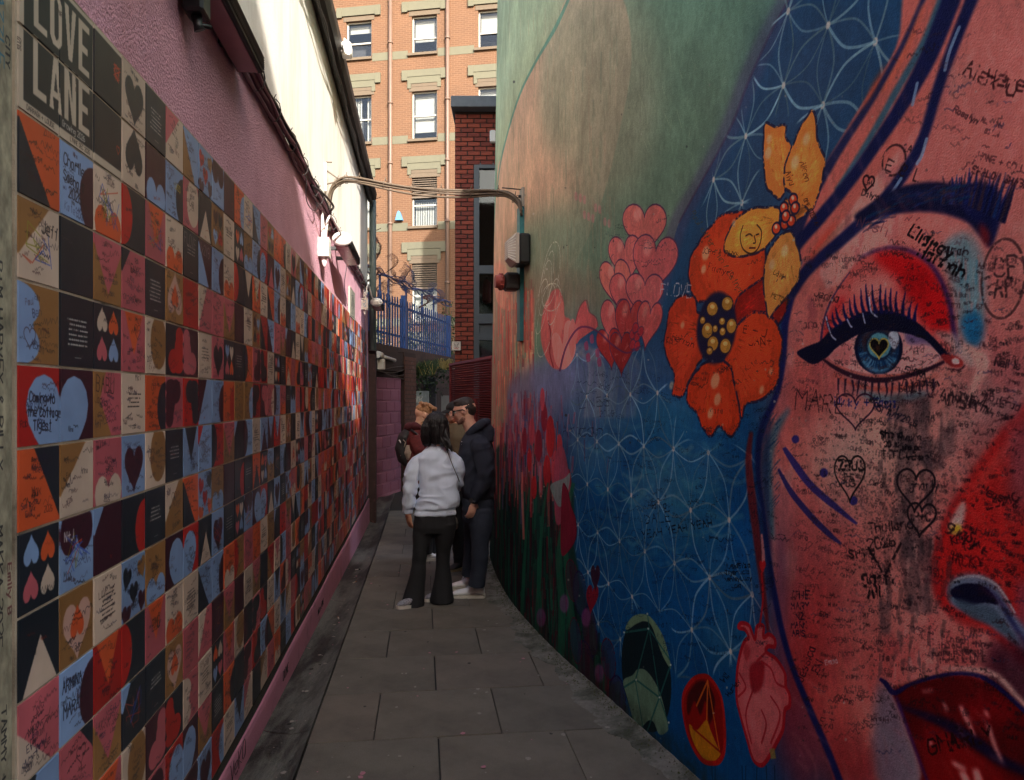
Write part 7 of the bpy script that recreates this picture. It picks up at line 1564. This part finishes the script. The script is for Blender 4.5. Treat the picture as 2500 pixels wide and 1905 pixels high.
def hairf(c):
    a = math.atan2(c.y-hc.y, c.x-hc.x); return .0035*math.sin(a*34+mnoise.noise(c*14)*4)+.002*math.sin(a*71+c.z*20)
hr = solid(m, .006, 2, 'hair', M_hair, wo_, hairf)
r = random.Random(6); sm_ = MB()
for i in range(150):
    a = r.uniform(-2.6,2.6); rad = .088*r.uniform(.96,1.06); b0 = H(rad*math.sin(a), -.03-rad*math.cos(a)*.9, .02); l = r.uniform(.10,.17)
    sm_.tube([b0, b0+Vector((r.gauss(0,.003),r.gauss(0,.003),-l*.5))+(b0-hc)*.10, b0+Vector((r.gauss(0,.007),r.gauss(0,.007),-l))+(b0-hc)*.06], [.0022,.002,.0008], 3, cap=False)
for i in range(40):
    b0 = A(1080+r.uniform(-3,14),1064,Y0-.09+r.uniform(-.02,.01)); sm_.tube([b0, A(1090+r.uniform(-4,6),1085,Y0-.108), A(1098+r.gauss(0,7),1100+r.gauss(0,5),Y0-.118)], [.002,.002,.0007], 3, cap=False)
sm_.build('hair_strands', M_hair, hr, kind='stuff')

# ---- man in the navy hooded top
Y1 = 6.47
ma = empty('person', A(1155,1440,Y1), 'man with sunglasses and cropped dark hair in a navy hooded top, jeans and white trainers', 'person', 'people standing in the alley')
f = Vector((-1,.12,-.22)); up_ = Vector((-.22,0,1)); hc = A(1133,1003,Y1); m = MB()
Mx, P = head_mb(m, hc, f, up_, 1.04, A(1160,1066,Y1+.01), .058)
R2 = Vector((.12,1,0)).normalized()   # across the body (he is seen from the side)
ring_torso(m, [(A(1160,1062,Y1),.12,.07),(A(1164,1090,Y1),.19,.11),(A(1164,1140,Y1),.17,.115),(A(1166,1190,Y1),.16,.11),(A(1167,1230,Y1),.16,.11)], R2)
m.tube([A(1166,1082,Y1-.17), A(1182,1160,Y1-.22), A(1160,1222,Y1-.22)], [.055,.044,.030], 12); m.tube([A(1160,1082,Y1+.17), A(1150,1150,Y1+.20), A(1130,1190,Y1+.12)], [.055,.044,.030], 12)
hand_mb(m, A(1158,1226,Y1-.22), Vector((-.28,0,-1)), Vector((-.6,.75,0)), 1.05, .55, 1); hand_mb(m, A(1129,1192,Y1+.12), Vector((-.9,-.1,.1)), Vector((0,0,-1)), 1.0, .7)
m.tube([A(1165,1235,Y1-.08), A(1171,1330,Y1-.09), A(1164,1428,Y1-.05)], [.095,.062,.042], 14); m.tube([A(1160,1235,Y1+.10), A(1152,1325,Y1+.16), A(1144,1408,Y1+.24)], [.095,.062,.042], 14)
body = solid(m, .0062, 2, 'body', M_skinB, ma)
eyes(ma, P, 1.04, M_eyew, M_iris)
# short hair: fade at the sides
m = MB(); fr = f.normalized(); ur = (up_-fr*up_.dot(fr)).normalized(); rr_ = fr.cross(ur); Mh = Matrix((rr_, fr, ur)).transposed()
m.ball(P(0,-.014,.048), (.074*1.02,.091*1.02,.068*1.02), Mh, n=20, k=14); m.ball(P(0,.030,.080), (.054,.048,.030), Mh, n=14, k=10); m.ball(P(0,-.050,.010), (.070,.058,.078), Mh, n=14, k=10); m.ball(P(0,-.030,.02), (.077,.070,.060), Mh, n=14, k=10)
solid(m, .005, 2, 'hair', M_hairb, ma, lambda c: .0022*mnoise.noise(c*90))
m = MB(); m.ball(P(0,.044,-.078), (.050,.040,.034), Mh, n=14, k=10); m.tube([P(-.062,.0,-.058), P(-.036,.048,-.084), P(0,.066,-.090), P(.036,.048,-.084), P(.062,.0,-.058)], .0195, 10)
solid(m, .006, 2, 'beard', mat('stubble', srgb(150,108,92), .8, .35, 120), ma)
gl_ = MB()
for q in (-1, 1):
    gl_.add([P(.010*q,.094,.016), P(.058*q,.083,.018), P(.056*q,.086,-.022), P(.014*q,.098,-.020)], [(0,1,2,3)]); gl_.tube([P(.010*q,.095,.017), P(.060*q,.084,.019), P(.057*q,.087,-.023), P(.014*q,.099,-.021), P(.010*q,.095,.017)], .0038, 6)
    gl_.tube([P(.060*q,.084,.012), P(.079*q,.05,.012), P(.082*q,-.006,.010), P(.080*q,-.022,-.006)], [.007,.0058,.005,.004], 6)
gl_.tube([P(-.012,.096,.006), P(.012,.096,.006)], .004, 6).build('sunglasses', mat('black_acetate', srgb(20,20,22), .2, .05, 10), ma, recalc=False)
# hooded top
m = MB()
ring_torso(m, [(A(1156,1052,Y1),.075,.062),(A(1160,1064,Y1),.13,.100),(A(1163,1080,Y1),.195,.130),(A(1163,1105,Y1),.215,.148),(A(1163,1140,Y1),.205,.156),(A(1165,1175,Y1),.198,.152),(A(1167,1200,Y1),.192,.142),(A(1168,1214,Y1),.180,.134)], R2)
m.tube([A(1168,1076,Y1-.15), A(1174,1092,Y1-.20), A(1182,1125,Y1-.23), A(1186,1155,Y1-.24), A(1180,1178,Y1-.24), A(1169,1200,Y1-.235), A(1162,1215,Y1-.23), A(1159,1224,Y1-.225)], [.072,.080,.076,.070,.066,.060,.050,.040], 16)
m.tube([A(1160,1078,Y1+.16), A(1152,1110,Y1+.21), A(1146,1150,Y1+.22), A(1132,1188,Y1+.14)], [.07,.075,.068,.045], 16)
m.tube([A(1143,1062,Y1-.09), A(1160,1046,Y1-.10), A(1180,1034,Y1-.05), A(1187,1032,Y1+.0), A(1180,1034,Y1+.06), A(1160,1046,Y1+.11), A(1142,1062,Y1+.10)], [.022,.034,.040,.042,.040,.034,.022], 12)
m.tube([A(1178,1040,Y1), A(1190,1052,Y1), A(1190,1072,Y1), A(1180,1090,Y1)], [.055,.062,.060,.035], 14)
solid(m, .0075, 3, 'hooded_top', M_navy, ma, fold_fn(.013, 5, 7, 8, ((A(1182,1160,Y1-.22),.16,1.6),(A(1168,1205,Y1),.2,.8),(A(1186,1060,Y1),.1,.8))))
MB().tube([A(1131,1080,Y1-.13), A(1130,1083,Y1-.135), A(1127,1086,Y1-.137)], .005, 5).tube([A(1127,1078,Y1-.13), A(1130,1083,Y1-.136)], .003, 4).build('chest_logo', M_shoew, ma)
MB().tube([A(1159,1220,Y1-.23), A(1158,1227,Y1-.225)], [.038,.037], 14).box(A(1150,1222,Y1-.262), (.03,.012,.036)).build('watch', M_black, ma)
# jeans
m = MB(); ring_torso(m, [(A(1167,1205,Y1),.165,.125),(A(1168,1225,Y1),.178,.138),(A(1168,1250,Y1),.180,.140),(A(1166,1270,Y1+.01),.170,.125)], R2)
m.tube([A(1170,1245,Y1-.08), A(1174,1285,Y1-.09), A(1172,1325,Y1-.09), A(1172,1365,Y1-.08), A(1168,1400,Y1-.06), A(1164,1424,Y1-.05), A(1163,1432,Y1-.05)], [.112,.104,.080,.072,.068,.072,.070], 18)
m.tube([A(1164,1245,Y1+.10), A(1160,1285,Y1+.13), A(1154,1325,Y1+.16), A(1150,1365,Y1+.20), A(1146,1398,Y1+.24), A(1145,1408,Y1+.24)], [.108,.098,.078,.070,.068,.068], 18)
solid(m, .008, 3, 'jeans', M_jean, ma, fold_fn(.006, 5, 9, 4, ((A(1172,1330,Y1),.14,1.8),(A(1164,1420,Y1),.1,1.5))))
shoe(ma, gp_(1183,6.50), gp_(1102,6.50), M_shoew, M_sole, w=.054, mlace=M_shoew, lip=.118); shoe(ma, gp_(1160,6.80), gp_(1098,6.80), M_shoew, M_sole, w=.054, mlace=M_shoew, lip=.118)

# ---- person with the backpack, seen from the left
Y2 = 8.25
kd = empty('person', A(1030,1360,Y2), 'young person with curly fair hair in a maroon hooded top, carrying a black backpack', 'person', 'people standing in the alley')
M_mar = mat('maroon_fleece', srgb(84,36,42), .92, .15, 50, .2, 200); M_chk = mat('red_check_flannel', srgb(100,38,38), .9, .5, 26, .1, 100)
f = Vector((.9,.45,-.30)); hc = A(1034,1012,Y2); m = MB(); Mx, P = head_mb(m, hc, f, Vector((.2,0,1)), 1.0, A(1016,1055,Y2), .052)
R3 = Vector((.45,-.9,0)).normalized()
ring_torso(m, [(A(1014,1050,Y2),.10,.07),(A(1012,1075,Y2),.17,.10),(A(1014,1120,Y2),.16,.10),(A(1020,1170,Y2),.15,.10),(A(1024,1200,Y2),.15,.10)], R3)
m.tube([A(1012,1070,Y2-.17), A(1024,1110,Y2-.20), A(1048,1120,Y2-.10)], [.05,.042,.028], 12); m.tube([A(1010,1070,Y2+.17), A(1030,1110,Y2+.16), A(1058,1120,Y2+.1)], [.05,.042,.028], 12)
hand_mb(m, A(1048,1120,Y2-.10), Vector((1,.3,.2)), Vector((0,0,-1)), 1, .7); hand_mb(m, A(1058,1120,Y2+.10), Vector((1,-.2,.2)), Vector((0,0,-1)), 1, .7)
m.tube([A(1026,1200,Y2-.08), A(1044,1275,Y2-.09), A(1042,1348,Y2-.08)], [.085,.056,.04], 14); m.tube([A(1030,1200,Y2+.08), A(1056,1275,Y2+.08), A(1052,1345,Y2+.12)], [.085,.056,.04], 14)
solid(m, .0066, 2, 'body', M_skinC, kd); eyes(kd, P, 1.0, M_eyew, M_iris)
m = MB(); fr = f.normalized(); ur = Vector((.2,0,1)); ur = (ur-fr*ur.dot(fr)).normalized(); Mh = Matrix((fr.cross(ur), fr, ur)).transposed()
m.ball(P(0,-.010,.048), (.078,.098,.066), Mh, n=18, k=12)
rc = random.Random(4)
for i in range(46):
    a, b = rc.uniform(-.07,.07), rc.uniform(-.07,.10); m.ball(P(a,b,.085+.03*math.cos(a*20)*math.cos(b*12)+rc.uniform(-.008,.014)), rc.uniform(.014,.024), n=8, k=6)
solid(m, .006, 1, 'hair', M_blond, kd, lambda c: .006*mnoise.noise(c*55))
m = MB(); ring_torso(m, [(A(1016,1044,Y2),.08,.065),(A(1014,1054,Y2),.14,.10),(A(1012,1075,Y2),.20,.13),(A(1014,1110,Y2),.195,.135),(A(1018,1150,Y2),.19,.135),(A(1022,1180,Y2),.185,.13)], R3)
m.tube([A(1012,1068,Y2-.16), A(1022,1100,Y2-.21), A(1030,1116,Y2-.18), A(1046,1120,Y2-.11)], [.07,.066,.058,.04], 14); m.tube([A(1012,1068,Y2+.16), A(1032,1108,Y2+.18), A(1056,1120,Y2+.1)], [.07,.06,.04], 14)
solid(m, .009, 3, 'flannel_shirt', M_chk, kd, fold_fn(.007, 5, 7, 3))
m = MB(); m.tube([A(1028,1044,Y2-.10), A(1012,1040,Y2-.10), A(999,1044,Y2-.04), A(998,1046,Y2+.06), A(1014,1040,Y2+.12), A(1030,1044,Y2+.10)], [.03,.045,.055,.055,.045,.03], 12).tube([A(1002,1040,Y2), A(996,1056,Y2), A(1002,1068,Y2)], [.06,.066,.04], 12)
solid(m, .009, 3, 'hood', M_mar, kd, fold_fn(.008, 6, 8, 6))
m = MB(); ring_torso(m, [(A(1022,1172,Y2),.17,.12),(A(1026,1200,Y2),.175,.125),(A(1028,1222,Y2),.16,.11)], R3)
m.tube([A(1028,1205,Y2-.08), A(1044,1275,Y2-.09), A(1042,1352,Y2-.08)], [.10,.072,.06], 14); m.tube([A(1034,1205,Y2+.08), A(1056,1275,Y2+.08), A(1052,1350,Y2+.12)], [.10,.072,.06], 14)
solid(m, .009, 3, 'trousers', M_blk, kd, fold_fn(.005, 6, 6, 9)); shoe(kd, gp_(1034,8.17), gp_(1074,8.22), M_shoew, M_sole); shoe(kd, gp_(1046,8.38), gp_(1086,8.43), M_shoew, M_sole)
# the backpack
bp_ = empty('backpack', A(992,1090,Y2), 'black backpack with beige mesh front pocket on the back of the fair-haired person', 'backpack')
M_bag = mat('black_nylon', srgb(38,38,40), .7, .2, 30, .2, 90); M_mesh = mat('beige_mesh_pocket', srgb(168,152,136), .9, .2, 60)
m = MB(); m.tube([A(1000,1052,Y2), A(992,1066,Y2), A(986,1095,Y2), A(990,1120,Y2), A(998,1134,Y2)], [(.055,.11),(.085,.145),(.100,.155),(.085,.150),(.045,.12)], 18)
bgm = solid(m, .008, 3, 'bag', M_bag, bp_, fold_fn(.007, 6, 6, 12))
m = MB(); m.tube([A(1001,1088,Y2-.115), A(1000,1104,Y2-.125), A(1002,1120,Y2-.11)], [(.045,.05),(.062,.06),(.045,.05)], 14); solid(m, .007, 2, 'front_pocket', M_mesh, bp_, fold_fn(.006, 14, 9, 5))
for pts in ([(1008,1066),(1002,1080),(1008,1098)],[(984,1074),(990,1080),(987,1092)],[(996,1098),(1004,1078),(1012,1096)]): MB().tube([A(x,y,Y2-.165) for x, y in pts], .006, 5).build('cord', M_mesh, bp_)
for pts in ([(974,1074),(979,1082)],[(978,1112),(984,1116)]): MB().tube([A(x,y,Y2-.14) for x, y in pts], .008, 5).build('reflective_tab', M_shoew, bp_)
MB().tube([A(1004,1050,Y2-.13), A(1018,1060,Y2-.20), A(1020,1090,Y2-.20), A(1008,1122,Y2-.15)], .014, 6).build('shoulder_strap', M_bag, bp_)

# ---- person in the black cap behind
Y3 = 7.72
cp = empty('person', A(1110,1380,Y3), 'bearded person in a black peaked cap and olive jacket half hidden behind the others', 'person', 'people standing in the alley')
M_olive = mat('olive_jacket', srgb(104,92,70), .85, .12, 40, .2, 120); M_beard = mat('ginger_beard', srgb(140,82,58), .8, .4, 70, .5, 120)
f = Vector((-.86,-.42,-.22)); hc = A(1110,1007,Y3); m = MB(); Mx, P = head_mb(m, hc, f, Vector((0,0,1)), 1.0, A(1114,1040,Y3), .055)
R4 = Vector((.5,-.86,0)).normalized(); R4 = Vector((.75,-.66,0)).normalized()
ring_torso(m, [(A(1116,1040,Y3),.11,.07),(A(1118,1065,Y3),.18,.10),(A(1120,1110,Y3),.17,.10),(A(1122,1150,Y3),.16,.10),(A(1122,1190,Y3),.16,.10)], R4)
m.tube([A(1098,1066,Y3), A(1088,1110,Y3-.05), A(1094,1150,Y3-.16)], [.052,.042,.03], 12); m.tube([A(1140,1066,Y3), A(1150,1115,Y3), A(1146,1160,Y3-.06)], [.052,.042,.03], 12)
hand_mb(m, A(1094,1150,Y3-.16), Vector((-.2,-.8,-.3)), Vector((0,0,-1)), 1, .6); hand_mb(m, A(1146,1160,Y3-.06), Vector((-.1,-.3,-1)), Vector((-1,0,0)), 1, .5)
m.tube([A(1114,1195,Y3), A(1118,1290,Y3), A(1124,1372,Y3)], [.09,.058,.04], 14); m.tube([A(1134,1195,Y3+.05), A(1138,1290,Y3+.06), A(1140,1366,Y3+.1)], [.09,.058,.04], 14)
solid(m, .0066, 2, 'body', M_skinB, cp); eyes(cp, P, 1.0, M_eyew, M_iris)
fr = f.normalized(); ur = Vector((0,0,1)); ur = (ur-fr*ur.dot(fr)).normalized(); rx = fr.cross(ur); Mh = Matrix((rx, fr, ur)).transposed()
m = MB(); m.ball(P(0,.040,-.074), (.056,.046,.040), Mh, n=14, k=10); m.tube([P(-.066,.0,-.05), P(-.04,.046,-.08), P(0,.066,-.086), P(.04,.046,-.08), P(.066,.0,-.05)], .021, 10); solid(m, .006, 2, 'beard', M_beard, cp, lambda c: .003*mnoise.noise(c*80))
m = MB(); m.ball(P(0,-.012,.052), (.080,.098,.068), Mh, n=18, k=12); cpo = solid(m, .006, 2, 'cap', M_blk, cp)
m = MB(); vs = []
for i in range(7):
    a = -1+i/3.0; b = math.sqrt(max(0,1-a*a))
    for t in (0, 1): vs += [P(.070*a, .070+t*(.02+.078*b**.7), .052-t*.018-.016*a*a)]
for i in range(7):
    a = -1+i/3.0; b = math.sqrt(max(0,1-a*a))
    for t in (0, 1): vs += [P(.070*a, .070+t*(.02+.078*b**.7), .048-t*.018-.016*a*a)]
fs = [(2*i,2*i+1,2*i+3,2*i+2) for i in range(6)]+[(14+2*i,14+2*i+2,14+2*i+3,14+2*i+1) for i in range(6)]+[(2*i+1,14+2*i+1,14+2*i+3,2*i+3) for i in range(6)]
m.add(vs, fs, sm=True).build('peak', M_blk, cpo)
m = MB(); ring_torso(m, [(A(1115,1034,Y3),.085,.07),(A(1117,1046,Y3),.15,.105),(A(1118,1066,Y3),.21,.135),(A(1120,1100,Y3),.205,.14),(A(1121,1140,Y3),.20,.14),(A(1122,1178,Y3),.195,.135)], R4)
m.tube([A(1098,1060,Y3), A(1090,1086,Y3-.03), A(1087,1112,Y3-.06), A(1092,1146,Y3-.15)], [.07,.07,.062,.045], 14); m.tube([A(1138,1060,Y3), A(1150,1100,Y3), A(1148,1152,Y3-.05)], [.07,.066,.045], 14)
solid(m, .009, 3, 'jacket', M_olive, cp, fold_fn(.008, 5, 7, 15))
m = MB(); ring_torso(m, [(A(1122,1168,Y3),.17,.12),(A(1123,1200,Y3),.175,.125),(A(1124,1222,Y3),.16,.11)], R4)
m.tube([A(1114,1205,Y3), A(1119,1290,Y3), A(1124,1376,Y3)], [.10,.082,.07], 14); m.tube([A(1134,1205,Y3+.05), A(1138,1290,Y3+.06), A(1140,1370,Y3+.1)], [.10,.082,.07], 14)
solid(m, .009, 3, 'trousers', M_blk, cp, fold_fn(.006, 6, 6, 2)); shoe(cp, gp_(1134,7.76), gp_(1098,7.58), mat('black_sandal', srgb(34,32,32), .7, .1, 20), mat('tan_sole', srgb(176,154,116), .7, .1, 20), lip=.08); shoe(cp, gp_(1150,7.90), gp_(1112,7.72), bpy.data.materials['black_sandal'], bpy.data.materials['tan_sole'], lip=.08)
tb = empty('tote_bag', A(1108,1276,Y3-.1), 'small striped pale bag hanging low between the two nearest people', 'bag')
m = MB(); m.tube([A(1108,1264,Y3-.16), A(1108,1276,Y3-.17), A(1109,1290,Y3-.16)], [(.03,.06),(.045,.075),(.04,.07)], 12); solid(m, .007, 2, 'bag', mat('striped_canvas', srgb(150,140,122), .9, .6, 40, stretch=(1,1,3)), tb)
MB().tube([A(1104,1264,Y3-.16), A(1100,1220,Y3-.16), A(1096,1158,Y3-.2)], .006, 5).tube([A(1112,1264,Y3-.16), A(1104,1220,Y3-.16), A(1098,1158,Y3-.2)], .006, 5).build('handle', M_olive, tb)
